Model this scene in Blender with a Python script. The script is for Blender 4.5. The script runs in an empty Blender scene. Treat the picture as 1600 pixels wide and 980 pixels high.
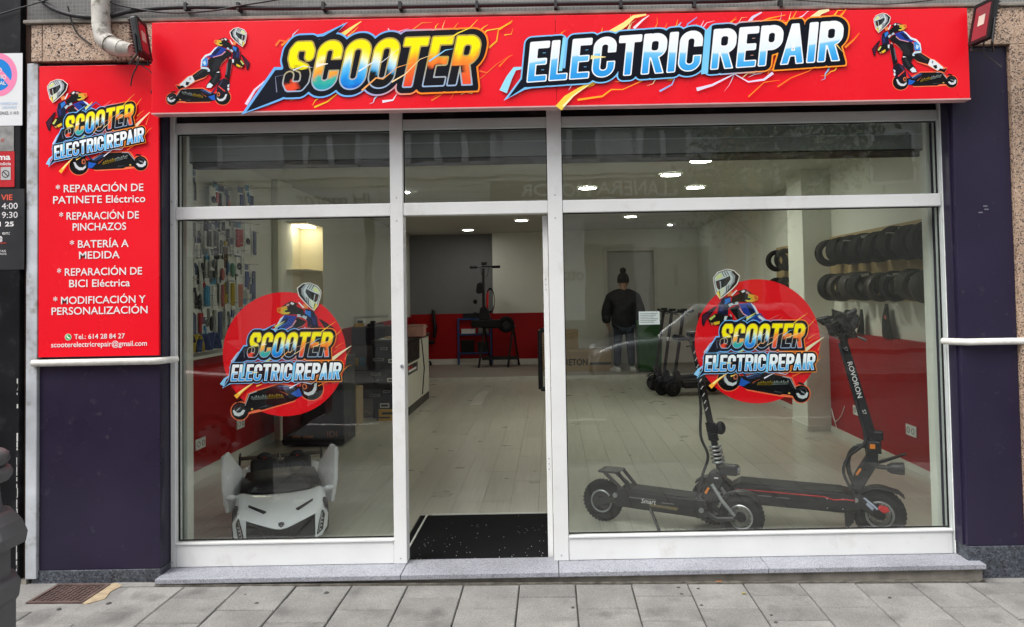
import bpy, bmesh, math, random
import numpy as np
from mathutils import Vector, Matrix
random.seed(7)
SC = bpy.context.scene
COL = SC.collection
R = math.radians

# ------------------------------------------------------------------ camera, sky, sun, exposure
FPX = 1150.0; PP = (860.0, 422.0); CAMP = Vector((0.0, -4.25, 1.58))
PITCH = 0.0312; ROLL = -0.0182
CM = Matrix.Rotation(math.pi/2 + PITCH, 3, 'X') @ Matrix.Rotation(ROLL, 3, 'Z')
cd = bpy.data.cameras.new('camera'); cam = bpy.data.objects.new('camera', cd); COL.objects.link(cam)
cam.matrix_world = Matrix.Translation(CAMP) @ CM.to_4x4()
cd.sensor_width = 36.0; cd.lens = FPX/1600*36
cd.shift_x = (800-PP[0])/1600; cd.shift_y = (PP[1]-490)/1600
cd.clip_end = 300; cd.clip_start = 0.05
SC.camera = cam

world = bpy.data.worlds.new('World'); SC.world = world; world.use_nodes = True
wn = world.node_tree; wn.nodes.clear()
sky = wn.nodes.new('ShaderNodeTexSky'); sky.sky_type = 'NISHITA'; sky.sun_disc = False
SUN_EL, SUN_AZ = R(58), R(232)
sky.sun_elevation = SUN_EL; sky.sun_rotation = SUN_AZ; sky.dust_density = 4.0; sky.air_density = 1.0
hs = wn.nodes.new('ShaderNodeHueSaturation'); hs.inputs['Saturation'].default_value = 0.22
bg = wn.nodes.new('ShaderNodeBackground'); bg.inputs['Strength'].default_value = 0.15
wo = wn.nodes.new('ShaderNodeOutputWorld')
wn.links.new(sky.outputs[0], hs.inputs['Color']); wn.links.new(hs.outputs[0], bg.inputs['Color']); wn.links.new(bg.outputs[0], wo.inputs[0])
sl = bpy.data.lights.new('sun', 'SUN'); sl.energy = 1.0; sl.angle = R(40); sl.color = (1.0, 0.97, 0.93)
sun = bpy.data.objects.new('sun', sl); COL.objects.link(sun)
# direction towards the sun (sky rotation measured from +Y clockwise)
sd = Vector((math.sin(SUN_AZ)*math.cos(SUN_EL), math.cos(SUN_AZ)*math.cos(SUN_EL), math.sin(SUN_EL)))
sun.rotation_euler = sd.to_track_quat('Z', 'Y').to_euler(); sun.location = (0, -6, 12)
vs = SC.view_settings; vs.view_transform = 'Standard'; vs.look = 'None'; vs.exposure = 1.0; vs.gamma = 1.0; vs.use_curve_mapping = False
SC.render.engine = 'CYCLES'
SC.cycles.use_denoising = True; SC.cycles.max_bounces = 10; SC.cycles.transparent_max_bounces = 24
SC.cycles.diffuse_bounces = 5; SC.cycles.sample_clamp_indirect = 6

def ray(px, py):
    return CM @ Vector(((px-PP[0])/FPX, (PP[1]-py)/FPX, -1.0))
def W(px, py, Y):
    d = ray(px, py); t = (Y-CAMP.y)/d.y; return CAMP + d*t
def G(px, py, z=0.035):
    d = ray(px, py); t = (z-CAMP.z)/d.z; return CAMP + d*t
def WX(px, py, X):
    d = ray(px, py); t = (X-CAMP.x)/d.x; return CAMP + d*t

# ------------------------------------------------------------------ materials
def lin(c):
    if isinstance(c, str):
        c = tuple(int(c[i:i+2], 16)/255 for i in (0, 2, 4))
        return tuple(x/12.92 if x <= 0.04045 else ((x+0.055)/1.055)**2.4 for x in c)
    return tuple(c)
MATS = {}
def mat(name, col, rough=0.5, metal=0.0, var=0.12, scale=6.0, bump=0.0, bscale=60.0, emit=None, estr=0.0, coat=0.0, rnd=0.0, spec=0.5, rvar=0.1):
    if name in MATS: return MATS[name]
    m = bpy.data.materials.new(name); m.use_nodes = True; nt = m.node_tree; N = nt.nodes; L = nt.links
    b = N['Principled BSDF']; c = lin(col)
    b.inputs['Roughness'].default_value = rough; b.inputs['Metallic'].default_value = metal
    b.inputs['Specular IOR Level'].default_value = spec; b.inputs['Coat Weight'].default_value = coat
    tc = N.new('ShaderNodeTexCoord')
    n = N.new('ShaderNodeTexNoise'); n.inputs['Scale'].default_value = scale; n.inputs['Detail'].default_value = 6
    L.new(tc.outputs['Object'], n.inputs['Vector'])
    if rnd:
        oo = N.new('ShaderNodeObjectInfo'); sc_ = N.new('ShaderNodeVectorMath'); sc_.operation = 'MULTIPLY_ADD'; sc_.inputs[1].default_value = (7.31, 5.17, 3.3)
        L.new(oo.outputs['Location'], sc_.inputs[0]); L.new(tc.outputs['Object'], sc_.inputs[2]); L.new(sc_.outputs[0], n.inputs['Vector'])
    mr = N.new('ShaderNodeMapRange'); mr.inputs[1].default_value = 0.3; mr.inputs[2].default_value = 0.7
    mr.inputs[3].default_value = 1-var; mr.inputs[4].default_value = 1+var
    L.new(n.outputs['Fac'], mr.inputs[0])
    fac = mr.outputs[0]
    if rnd:
        oi = N.new('ShaderNodeObjectInfo'); r2 = N.new('ShaderNodeMapRange'); r2.inputs[3].default_value = 1-rnd; r2.inputs[4].default_value = 1+rnd
        L.new(oi.outputs['Random'], r2.inputs[0])
        mm = N.new('ShaderNodeMath'); mm.operation = 'MULTIPLY'; L.new(fac, mm.inputs[0]); L.new(r2.outputs[0], mm.inputs[1]); fac = mm.outputs[0]
    vm = N.new('ShaderNodeVectorMath'); vm.operation = 'SCALE'; vm.inputs[0].default_value = c; L.new(fac, vm.inputs['Scale'])
    L.new(vm.outputs[0], b.inputs['Base Color'])
    rr = N.new('ShaderNodeMapRange'); rr.inputs[1].default_value = .3; rr.inputs[2].default_value = .7
    rr.inputs[3].default_value = max(0.02, rough-rvar); rr.inputs[4].default_value = min(1, rough+rvar); L.new(n.outputs['Fac'], rr.inputs[0]); L.new(rr.outputs[0], b.inputs['Roughness'])
    if bump:
        n2 = N.new('ShaderNodeTexNoise'); n2.inputs['Scale'].default_value = bscale; n2.inputs['Detail'].default_value = 4; L.new(tc.outputs['Object'], n2.inputs['Vector'])
        bp = N.new('ShaderNodeBump'); bp.inputs['Strength'].default_value = bump; bp.inputs['Distance'].default_value = 0.01
        L.new(n2.outputs['Fac'], bp.inputs['Height']); L.new(bp.outputs[0], b.inputs['Normal'])
    if emit:
        b.inputs['Emission Color'].default_value = (*lin(emit), 1); b.inputs['Emission Strength'].default_value = estr
    MATS[name] = m; return m

def granite(name, base, dark, light, scale=90, rough=0.55, dirt=0.3):
    m = bpy.data.materials.new(name); m.use_nodes = True; nt = m.node_tree; N = nt.nodes; L = nt.links; b = N['Principled BSDF']
    tc = N.new('ShaderNodeTexCoord')
    v = N.new('ShaderNodeTexVoronoi'); v.inputs['Scale'].default_value = scale; L.new(tc.outputs['Object'], v.inputs['Vector'])
    sp = N.new('ShaderNodeSeparateColor'); L.new(v.outputs['Color'], sp.inputs[0])
    cr = N.new('ShaderNodeValToRGB'); e = cr.color_ramp; e.interpolation = 'CONSTANT'
    e.elements[0].color = (*lin(dark), 1); e.elements[0].position = 0; e.elements[1].position = 0.2; e.elements[1].color = (*lin(base), 1)
    k = e.elements.new(0.75); k.color = (*lin(light), 1)
    L.new(sp.outputs[0], cr.inputs[0])
    n = N.new('ShaderNodeTexNoise'); n.inputs['Scale'].default_value = 2.5; n.inputs['Detail'].default_value = 8; L.new(tc.outputs['Object'], n.inputs['Vector'])
    mr = N.new('ShaderNodeMapRange'); mr.inputs[1].default_value = .3; mr.inputs[2].default_value = .65; mr.inputs[3].default_value = 1-dirt; mr.inputs[4].default_value = 1.05; L.new(n.outputs['Fac'], mr.inputs[0])
    vm = N.new('ShaderNodeVectorMath'); vm.operation = 'SCALE'; L.new(cr.outputs[0], vm.inputs[0]); L.new(mr.outputs[0], vm.inputs['Scale'])
    L.new(vm.outputs[0], b.inputs['Base Color']); b.inputs['Roughness'].default_value = rough
    bp = N.new('ShaderNodeBump'); bp.inputs['Strength'].default_value = 0.15; bp.inputs['Distance'].default_value = 0.004; L.new(sp.outputs[1], bp.inputs['Height']); L.new(bp.outputs[0], b.inputs['Normal'])
    MATS[name] = m; return m

def brickmat(name, c1, c2, mortar, bw, bh, ms, rough=0.6, offset=0.0, axis='XZ', dirt=0.4):
    m = bpy.data.materials.new(name); m.use_nodes = True; nt = m.node_tree; N = nt.nodes; L = nt.links; b = N['Principled BSDF']
    tc = N.new('ShaderNodeTexCoord'); s = N.new('ShaderNodeSeparateXYZ'); c = N.new('ShaderNodeCombineXYZ'); L.new(tc.outputs['Object'], s.inputs[0])
    L.new(s.outputs[axis[0]], c.inputs[0]); L.new(s.outputs[axis[1]], c.inputs[1])
    t = N.new('ShaderNodeTexBrick'); t.offset = offset; L.new(c.outputs[0], t.inputs['Vector'])
    t.inputs['Color1'].default_value = (*lin(c1), 1); t.inputs['Color2'].default_value = (*lin(c2), 1); t.inputs['Mortar'].default_value = (*lin(mortar), 1)
    t.inputs['Scale'].default_value = 1; t.inputs['Mortar Size'].default_value = ms; t.inputs['Brick Width'].default_value = bw; t.inputs['Row Height'].default_value = bh
    n = N.new('ShaderNodeTexNoise'); n.inputs['Scale'].default_value = 1.7; n.inputs['Detail'].default_value = 9; L.new(tc.outputs['Object'], n.inputs['Vector'])
    mr = N.new('ShaderNodeMapRange'); mr.inputs[1].default_value = .35; mr.inputs[2].default_value = .62; mr.inputs[3].default_value = 1-dirt; mr.inputs[4].default_value = 1.05; L.new(n.outputs['Fac'], mr.inputs[0])
    vm = N.new('ShaderNodeVectorMath'); vm.operation = 'SCALE'; L.new(t.outputs[0], vm.inputs[0]); L.new(mr.outputs[0], vm.inputs['Scale']); L.new(vm.outputs[0], b.inputs['Base Color'])
    b.inputs['Roughness'].default_value = rough
    bp = N.new('ShaderNodeBump'); bp.invert = True; bp.inputs['Strength'].default_value = 0.5; bp.inputs['Distance'].default_value = 0.004; L.new(t.outputs['Fac'], bp.inputs['Height']); L.new(bp.outputs[0], b.inputs['Normal'])
    MATS[name] = m; return m

def glassmat(name, tint=(0.93, 0.965, 0.945), f0=0.045, wob=0.0):
    m = bpy.data.materials.new(name); m.use_nodes = True; nt = m.node_tree; N = nt.nodes; L = nt.links; N.clear()
    o = N.new('ShaderNodeOutputMaterial'); mx = N.new('ShaderNodeMixShader'); tr = N.new('ShaderNodeBsdfTransparent'); gl = N.new('ShaderNodeBsdfGlossy')
    tr.inputs[0].default_value = (*tint, 1); gl.inputs['Roughness'].default_value = 0.0
    ge = N.new('ShaderNodeNewGeometry'); dp = N.new('ShaderNodeVectorMath'); dp.operation = 'DOT_PRODUCT'; L.new(ge.outputs['Incoming'], dp.inputs[0]); L.new(ge.outputs['Normal'], dp.inputs[1])
    ab = N.new('ShaderNodeMath'); ab.operation = 'ABSOLUTE'; L.new(dp.outputs['Value'], ab.inputs[0])
    om = N.new('ShaderNodeMath'); om.operation = 'SUBTRACT'; om.inputs[0].default_value = 1; L.new(ab.outputs[0], om.inputs[1])
    pw = N.new('ShaderNodeMath'); pw.operation = 'POWER'; pw.inputs[1].default_value = 5; L.new(om.outputs[0], pw.inputs[0])
    ma = N.new('ShaderNodeMath'); ma.operation = 'MULTIPLY_ADD'; ma.inputs[1].default_value = 1-f0; ma.inputs[2].default_value = f0; L.new(pw.outputs[0], ma.inputs[0])
    if wob:
        tc = N.new('ShaderNodeTexCoord'); n = N.new('ShaderNodeTexNoise'); n.inputs['Scale'].default_value = 2.2; L.new(tc.outputs['Object'], n.inputs['Vector'])
        bp = N.new('ShaderNodeBump'); bp.inputs['Strength'].default_value = wob; bp.inputs['Distance'].default_value = 0.02; L.new(n.outputs['Fac'], bp.inputs['Height']); L.new(bp.outputs[0], gl.inputs['Normal'])
    L.new(ma.outputs[0], mx.inputs[0]); L.new(tr.outputs[0], mx.inputs[1]); L.new(gl.outputs[0], mx.inputs[2]); L.new(mx.outputs[0], o.inputs[0])
    MATS[name] = m; return m

def printmat(name, rough=0.35, coat=0.0):
    m = bpy.data.materials.new(name); m.use_nodes = True; nt = m.node_tree; b = nt.nodes['Principled BSDF']
    a = nt.nodes.new('ShaderNodeVertexColor'); a.layer_name = 'ink'; nt.links.new(a.outputs[0], b.inputs['Base Color']); b.inputs['Roughness'].default_value = rough; b.inputs['Specular IOR Level'].default_value = 0.18
    MATS[name] = m; return m

def grime(name, col, scale=18.0, lo=.60, hi=.72, amount=.6):
    m = MATS[name]; N = m.node_tree.nodes; L = m.node_tree.links; b = N['Principled BSDF']; src = b.inputs['Base Color'].links[0].from_socket
    ge = N.new('ShaderNodeNewGeometry'); n = N.new('ShaderNodeTexNoise'); n.inputs['Scale'].default_value = scale; n.inputs['Detail'].default_value = 8; n.inputs['Roughness'].default_value = .7
    L.new(ge.outputs['Position'], n.inputs['Vector'])
    mr = N.new('ShaderNodeMapRange'); mr.inputs[1].default_value = lo; mr.inputs[2].default_value = hi; mr.inputs[4].default_value = amount; L.new(n.outputs['Fac'], mr.inputs[0])
    mx = N.new('ShaderNodeMix'); mx.data_type = 'RGBA'; mx.inputs[7].default_value = (*lin(col), 1); L.new(mr.outputs[0], mx.inputs[0]); L.new(src, mx.inputs[6]); L.new(mx.outputs[2], b.inputs['Base Color'])
# ------------------------------------------------------------------ mesh helpers
class MB:
    def __init__(s): s.v = []; s.f = []; s.m = Matrix.Identity(4)
    def add(s, vs, fs):
        o = len(s.v); s.v += [tuple(s.m @ Vector(p)) for p in vs]; s.f += [tuple(i+o for i in f) for f in fs]; return s
    def box(s, x0, x1, y0, y1, z0, z1):
        return s.add([(x0,y0,z0),(x1,y0,z0),(x1,y1,z0),(x0,y1,z0),(x0,y0,z1),(x1,y0,z1),(x1,y1,z1),(x0,y1,z1)],
                     [(0,3,2,1),(4,5,6,7),(0,1,5,4),(1,2,6,5),(2,3,7,6),(3,0,4,7)])
    def prism(s, pts, a0, a1, axis='y'):
        n = len(pts)
        def P(p, a):
            return {'y': (p[0], a, p[1]), 'x': (a, p[0], p[1]), 'z': (p[0], p[1], a)}[axis]
        vs = [P(p, a0) for p in pts] + [P(p, a1) for p in pts]
        fs = [tuple(range(n)), tuple(range(2*n-1, n-1, -1))] + [((i+1) % n, i, n+i, n+(i+1) % n) for i in range(n)]
        return s.add(vs, fs)
    def tube(s, pts, r, n=8, cap=True, rs=None):
        pts = [Vector(p) for p in pts]; vs = []; fs = []; prev = None
        for i, p in enumerate(pts):
            t = (pts[min(i+1, len(pts)-1)] - pts[max(i-1, 0)]).normalized()
            if prev is None:
                u = t.orthogonal().normalized()
            else:
                u = (prev - t*prev.dot(t)); u = u.normalized() if u.length > 1e-6 else t.orthogonal().normalized()
            prev = u; w = t.cross(u); rr = rs[i] if rs else r
            vs += [tuple(p + (u*math.cos(2*math.pi*k/n) + w*math.sin(2*math.pi*k/n))*rr) for k in range(n)]
        for i in range(len(pts)-1):
            fs += [(i*n+k, i*n+(k+1) % n, (i+1)*n+(k+1) % n, (i+1)*n+k) for k in range(n)]
        if cap: fs += [tuple(range(n-1, -1, -1)), tuple((len(pts)-1)*n+k for k in range(n))]
        return s.add(vs, fs)
    def lathe(s, prof, c=(0,0,0), axis='z', n=24):
        vs = []; fs = []; m = len(prof)
        for k in range(n):
            a = 2*math.pi*k/n; ca, sa = math.cos(a), math.sin(a)
            for r, h in prof:
                p = {'z': (r*ca, r*sa, h), 'y': (r*ca, h, r*sa), 'x': (h, r*ca, r*sa)}[axis]
                vs.append((p[0]+c[0], p[1]+c[1], p[2]+c[2]))
        for k in range(n):
            k2 = (k+1) % n
            fs += [(k*m+i, k2*m+i, k2*m+i+1, k*m+i+1) for i in range(m-1)]
        return s.add(vs, fs)
    def torus(s, c, R0, r0, axis='y', n=28, m=10, sq=1.0):
        vs = []; fs = []
        for k in range(n):
            a = 2*math.pi*k/n
            for j in range(m):
                b = 2*math.pi*j/m; rr = R0 + r0*math.cos(b); h = r0*sq*math.sin(b)
                p = {'z': (rr*math.cos(a), rr*math.sin(a), h), 'y': (rr*math.cos(a), h, rr*math.sin(a)), 'x': (h, rr*math.cos(a), rr*math.sin(a))}[axis]
                vs.append((p[0]+c[0], p[1]+c[1], p[2]+c[2]))
        for k in range(n):
            for j in range(m):
                fs.append((k*m+j, ((k+1) % n)*m+j, ((k+1) % n)*m+(j+1) % m, k*m+(j+1) % m))
        return s.add(vs, fs)
    def ell(s, c, rx, ry, rz, n=14, m=9):
        vs = []; fs = []
        for i in range(m+1):
            t = math.pi*i/m
            for k in range(n):
                a = 2*math.pi*k/n; vs.append((c[0]+rx*math.sin(t)*math.cos(a), c[1]+ry*math.sin(t)*math.sin(a), c[2]+rz*math.cos(t)))
        for i in range(m):
            fs += [(i*n+k, (i+1)*n+k, (i+1)*n+(k+1) % n, i*n+(k+1) % n) for k in range(n)]
        return s.add(vs, fs)
    def loft(s, secs, close=False, cap=False):
        n = len(secs[0]); vs = [p for q in secs for p in q]; fs = []
        for i in range(len(secs)-1):
            for k in range(n if close else n-1):
                fs.append((i*n+k, i*n+(k+1) % n, (i+1)*n+(k+1) % n, (i+1)*n+k))
        if cap: fs += [tuple(range(n-1, -1, -1)), tuple((len(secs)-1)*n+k for k in range(n))]
        return s.add(vs, fs)
    def mesh(s, name):
        me = bpy.data.meshes.new(name); me.from_pydata(s.v, [], s.f); me.update()
        b = bmesh.new(); b.from_mesh(me); bmesh.ops.recalc_face_normals(b, faces=b.faces); b.to_mesh(me); b.free(); return me
    def build(s, name, m, parent=None, smooth=None, bev=0.0, seg=2, sub=0, solid=0.0):
        me = s.mesh(name); me.materials.append(MATS[m] if isinstance(m, str) else m)
        if smooth is not None:
            me.polygons.foreach_set('use_smooth', [True]*len(me.polygons))
            me.set_sharp_from_angle(angle=R(smooth))
        o = bpy.data.objects.new(name, me); COL.objects.link(o)
        if parent: o.parent = parent
        if solid:
            d = o.modifiers.new('solid', 'SOLIDIFY'); d.thickness = solid; d.offset = 0
        if sub:
            d = o.modifiers.new('sub', 'SUBSURF'); d.levels = sub; d.render_levels = sub
        if bev:
            d = o.modifiers.new('bev', 'BEVEL'); d.width = bev; d.segments = seg; d.limit_method = 'ANGLE'; d.angle_limit = R(40)
        return o

def tag(o, label=None, cat=None, group=None, kind=None):
    if label: o['label'] = label
    if cat: o['category'] = cat
    if group: o['group'] = group
    if kind: o['kind'] = kind
    return o
def thing(name, label, cat, loc=(0,0,0), rz=0.0, group=None):
    o = bpy.data.objects.new(name, None); COL.objects.link(o); o.location = loc; o.rotation_euler = (0,0,rz); o.empty_display_size = 0.1
    return tag(o, label, cat, group)
def B(name, m, parent, *bx, bev=0.0, smooth=None):
    mb = MB()
    for b in bx: mb.box(*b)
    return mb.build(name, m, parent, bev=bev, smooth=smooth)
def copy_tree(o, parent=None):
    c = o.copy(); COL.objects.link(c); c.parent = parent
    for ch in list(o.children): copy_tree(ch, c)
    return c
def bez(p0, p1, p2, p3, n=12):
    p0, p1, p2, p3 = map(Vector, (p0, p1, p2, p3)); r = []
    for i in range(n+1):
        t = i/n; r.append(p0*(1-t)**3 + p1*3*t*(1-t)**2 + p2*3*t*t*(1-t) + p3*t**3)
    return r
def smoothpath(pts, n=6):
    pts = [Vector(p) for p in pts]; out = []
    for i in range(len(pts)-1):
        a = pts[max(i-1, 0)]; b = pts[i]; c = pts[i+1]; d = pts[min(i+2, len(pts)-1)]
        for k in range(n):
            t = k/n; out.append(0.5*((2*b) + (c-a)*t + (2*a-5*b+4*c-d)*t*t + (3*b-a-3*c+d)*t**3))
    out.append(pts[-1]); return out
def text_mb(s, size, Mx, bold=0.0, align='CENTER', shear=0.0, depth=0.0, sx=1.0):
    """flat lettering: text laid out in local x (right) / y (up), then moved by Mx"""
    c = bpy.data.curves.new('lettering', 'FONT'); c.body = s; c.size = size; c.align_x = align; c.offset = bold; c.shear = shear; c.extrude = depth; c.resolution_u = 4
    c.fill_mode = 'BOTH' if depth else 'FRONT'
    o = bpy.data.objects.new('lettering', c); COL.objects.link(o)
    dg = bpy.context.evaluated_depsgraph_get(); dg.update()
    me = bpy.data.meshes.new_from_object(o.evaluated_get(dg)); mb = MB()
    S = Mx @ Matrix.Diagonal((sx, 1, 1, 1))
    mb.v = [tuple(S @ v.co) for v in me.vertices]; mb.f = [tuple(p.vertices) for p in me.polygons]
    bpy.data.objects.remove(o); bpy.data.curves.remove(c); bpy.data.meshes.remove(me); return mb
# lettering matrix: x -> +X, y -> +Z, facing -Y
def FACE(x, y, z): return Matrix(((1,0,0,x),(0,0,-1,y),(0,1,0,z),(0,0,0,1)))
# facing +Y (shop signs across the street)
def FACEB(x, y, z): return Matrix(((-1,0,0,x),(0,0,1,y),(0,1,0,z),(0,0,0,1)))

# ------------------------------------------------------------------ palette
mat('white_frame', (0.74, 0.75, 0.74), 0.35, var=0.05, scale=3)
mat('frame_grey', (0.52, 0.56, 0.55), 0.4, var=0.05)
mat('purple_panel', (0.022, 0.017, 0.040), 0.34, spec=0.3, var=0.18, scale=1.5, bump=0.03, bscale=8)
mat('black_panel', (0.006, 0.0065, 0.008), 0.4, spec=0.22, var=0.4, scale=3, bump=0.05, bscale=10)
mat('sign_red', (0.84, 0.008, 0.020), 0.26, var=0.03, scale=2, spec=0.3, bump=0.25, bscale=1.3)
mat('dado_red', (0.36, 0.006, 0.009), 0.5, spec=0.25, var=0.06, scale=2)
mat('wall_white', (0.74, 0.76, 0.68), 0.7, var=0.04, scale=1.5, bump=0.04, bscale=120)
mat('wall_grey', (0.30, 0.31, 0.31), 0.75, var=0.05, scale=1.5)
mat('ceiling_white', (0.55, 0.56, 0.51), 0.8, var=0.03)
mat('skirting', (0.68, 0.68, 0.62), 0.5, var=0.05)
mat('metal_grey', (0.42, 0.44, 0.46), 0.45, metal=0.6, var=0.2, scale=8)
mat('galv', (0.50, 0.53, 0.56), 0.55, metal=0.2, var=0.22, scale=5, bump=0.05)
mat('cast_iron', (0.10, 0.101, 0.106), 0.55, var=0.15, scale=12, bump=0.08, bscale=90)
mat('rubber', (0.008, 0.008, 0.009), 0.75, spec=0.25, var=0.25, scale=20, bump=0.1, bscale=90)
mat('black_plastic', (0.009, 0.009, 0.010), 0.45, spec=0.3, var=0.2, scale=10)
mat('black_gloss', (0.010, 0.010, 0.012), 0.15, var=0.1, scale=5)
mat('black_metal', (0.012, 0.012, 0.013), 0.34, metal=0.0, spec=0.45, var=0.2, scale=15)
mat('dark_cable', (0.016, 0.016, 0.018), 0.6, var=0.3, scale=30)
mat('chrome', (0.62, 0.62, 0.64), 0.22, metal=1.0, var=0.05)
mat('alu', (0.45, 0.45, 0.46), 0.38, metal=0.8, var=0.1)
mat('white_car', (0.86, 0.88, 0.91), 0.22, var=0.02, coat=0.5)
mat('tinted', (0.006, 0.006, 0.007), 0.3, var=0.05, spec=0.3)
mat('amber', (0.75, 0.22, 0.02), 0.3, var=0.1)
mat('red_part', (0.55, 0.01, 0.015), 0.3, var=0.1)
mat('card', (0.36, 0.27, 0.16), 0.8, var=0.1, scale=5)
mat('peg_wood', (0.40, 0.29, 0.13), 0.65, var=0.15, scale=4)
mat('blue_steel', (0.02, 0.06, 0.20), 0.45, var=0.15)
mat('pipe_plaster', (0.50, 0.48, 0.43), 0.6, var=0.3, scale=9, bump=0.2, bscale=30)
mat('paper', (0.75, 0.77, 0.78), 0.7, var=0.03)
mat('lamp_white', (0.9, 0.9, 0.9), 0.5, emit=(1.0, 0.985, 0.87), estr=66.0, var=0)
mat('lens', (0.7, 0.7, 0.72), 0.1, var=0.1)
mat('mat_black', (0.008, 0.008, 0.009), 0.9, spec=0.1, var=0.5, scale=60, bump=0.5, bscale=160)
mat('concrete', (0.24, 0.22, 0.19), 0.9, var=0.35, scale=8, bump=0.4, bscale=50)
mat('joint_dirt', (0.050, 0.046, 0.040), 0.95, var=0.5, scale=12, bump=0.3)
mat('patch', (0.36, 0.28, 0.18), 0.9, var=0.3, scale=25, bump=0.4, bscale=80)
mat('asphalt', (0.055, 0.055, 0.057), 0.9, var=0.25, scale=40, bump=0.4, bscale=150)
granite('step_granite', (0.30, 0.31, 0.345), (0.19, 0.19, 0.22), (0.38, 0.39, 0.43), 220, 0.5, 0.22)
granite('pink_granite', (0.42, 0.29, 0.20), (0.10, 0.07, 0.055), (0.56, 0.42, 0.32), 150, 0.6, 0.25)
granite('grey_granite', (0.06, 0.07, 0.085), (0.03, 0.03, 0.04), (0.11, 0.125, 0.15), 120, 0.55, 0.4)
brickmat('mosaic', (0.20, 0.195, 0.185), (0.25, 0.245, 0.235), (0.34, 0.335, 0.32), 0.021, 0.021, 0.0016, 0.5, dirt=0.55)
glassmat('glass', tint=(0.95, 0.975, 0.96), f0=0.064, wob=0.05)
glassmat('far_glass', (0.5, 0.55, 0.55), 0.08)
printmat('print'); printmat('vinyl', 0.45)

grime('white_frame', (.42, .38, .30), 5, .56, .80, .45); grime('galv', (.22, .20, .17), 9, .52, .66, .7); grime('purple_panel', (.06, .055, .07), 14, .60, .66, .5); grime('black_panel', (.06, .06, .062), 6, .55, .75, .6)
grime('pipe_plaster', (.10, .085, .06), 14, .52, .64, .8); grime('cast_iron', (.15, .15, .15), 16, .58, .70, .4)
# ------------------------------------------------------------------ ground
FZ = 0.035      # interior floor level
def slabmat():
    m = mat('slab', (0.205, 0.200, 0.189), 0.85, var=0.2, scale=5, bump=0.35, bscale=220, rnd=0.10)
    nt = m.node_tree; N = nt.nodes; L = nt.links; b = N['Principled BSDF']; src = b.inputs['Base Color'].links[0].from_socket
    tc = N.new('ShaderNodeTexCoord'); oi = N.new('ShaderNodeObjectInfo'); ad = N.new('ShaderNodeVectorMath'); ad.operation = 'ADD'
    L.new(tc.outputs['Object'], ad.inputs[0]); L.new(oi.outputs['Location'], ad.inputs[1])
    v = N.new('ShaderNodeTexVoronoi'); v.inputs['Scale'].default_value = 260; L.new(ad.outputs[0], v.inputs['Vector'])
    s = N.new('ShaderNodeSeparateColor'); L.new(v.outputs['Color'], s.inputs[0])
    mr = N.new('ShaderNodeMapRange'); mr.inputs[3].default_value = 0.78; mr.inputs[4].default_value = 1.22; L.new(s.outputs[0], mr.inputs[0])
    vm = N.new('ShaderNodeVectorMath'); vm.operation = 'SCALE'; L.new(src, vm.inputs[0]); L.new(mr.outputs[0], vm.inputs['Scale'])
    n = N.new('ShaderNodeTexNoise'); n.inputs['Scale'].default_value = 4.5; n.inputs['Detail'].default_value = 6; L.new(ad.outputs[0], n.inputs['Vector'])
    m2 = N.new('ShaderNodeMapRange'); m2.inputs[1].default_value = .56; m2.inputs[2].default_value = .70; m2.inputs[3].default_value = 1.04; m2.inputs[4].default_value = .66; L.new(n.outputs['Fac'], m2.inputs[0])
    v2 = N.new('ShaderNodeVectorMath'); v2.operation = 'SCALE'; L.new(vm.outputs[0], v2.inputs[0]); L.new(m2.outputs[0], v2.inputs['Scale']); L.new(v2.outputs[0], b.inputs['Base Color'])
slabmat()
pave = MB().box(-16, 16, -3.4, -0.05, -0.12, -0.012).build('pavement', 'joint_dirt'); tag(pave, kind='structure')
SW, SL = 0.303, 0.286
x00 = G(805, 980, 0).x
def slab_mesh(w, l, name='paving_slab'):
    a, b = w/2, l/2; c = 0.004; mb = MB()
    r = lambda i, z: [(-a+i, -b+i, z), (a-i, -b+i, z), (a-i, b-i, z), (-a+i, b-i, z)]
    mb.add(r(0, -0.03)+r(0, -c)+r(c, 0), [(0,1,5,4),(1,2,6,5),(2,3,7,6),(3,0,4,7),(4,5,9,8),(5,6,10,9),(6,7,11,10),(7,4,8,11),(8,9,10,11)])
    me = mb.mesh(name); me.materials.append(MATS['slab']); return me
sm = slab_mesh(SW-0.007, SL-0.007); cut = {}
mh = [G(50, 942, 0), G(140, 942, 0), G(168, 908, 0), G(92, 908, 0)]
MHX0 = (G(50, 942, .033).x+G(92, 908, .033).x)/2; MHX1 = (G(140, 942, .033).x+G(168, 908, .033).x)/2; MHY0 = G(95, 942, .033).y; MHY1 = min(-.168, G(130, 908, .033).y)
for c in range(-13, 13):
    cx = x00 + (c+0.5)*SW
    y = -0.207; first = (0.16 + (0.145 if c % 2 else 0.0))
    k = 0
    while y > -1.15:
        l = first if k == 0 else SL
        yc = y - l/2
        inside = (cx+SW/2 > MHX0 and cx-SW/2 < MHX1 and yc+l/2 > MHY0 and yc-l/2 < MHY1)
        if not inside:
            me = sm if k else cut.setdefault(c % 2, slab_mesh(SW-0.007, first-0.007))
            o = bpy.data.objects.new('paving_slab', me); COL.objects.link(o); o.parent = pave
            o.location = (cx, yc, random.uniform(-0.002, 0.002)); o.rotation_euler = (random.uniform(-.004, .004), random.uniform(-.004, .004), random.uniform(-.004, .004))
        y -= l; k += 1
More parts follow.
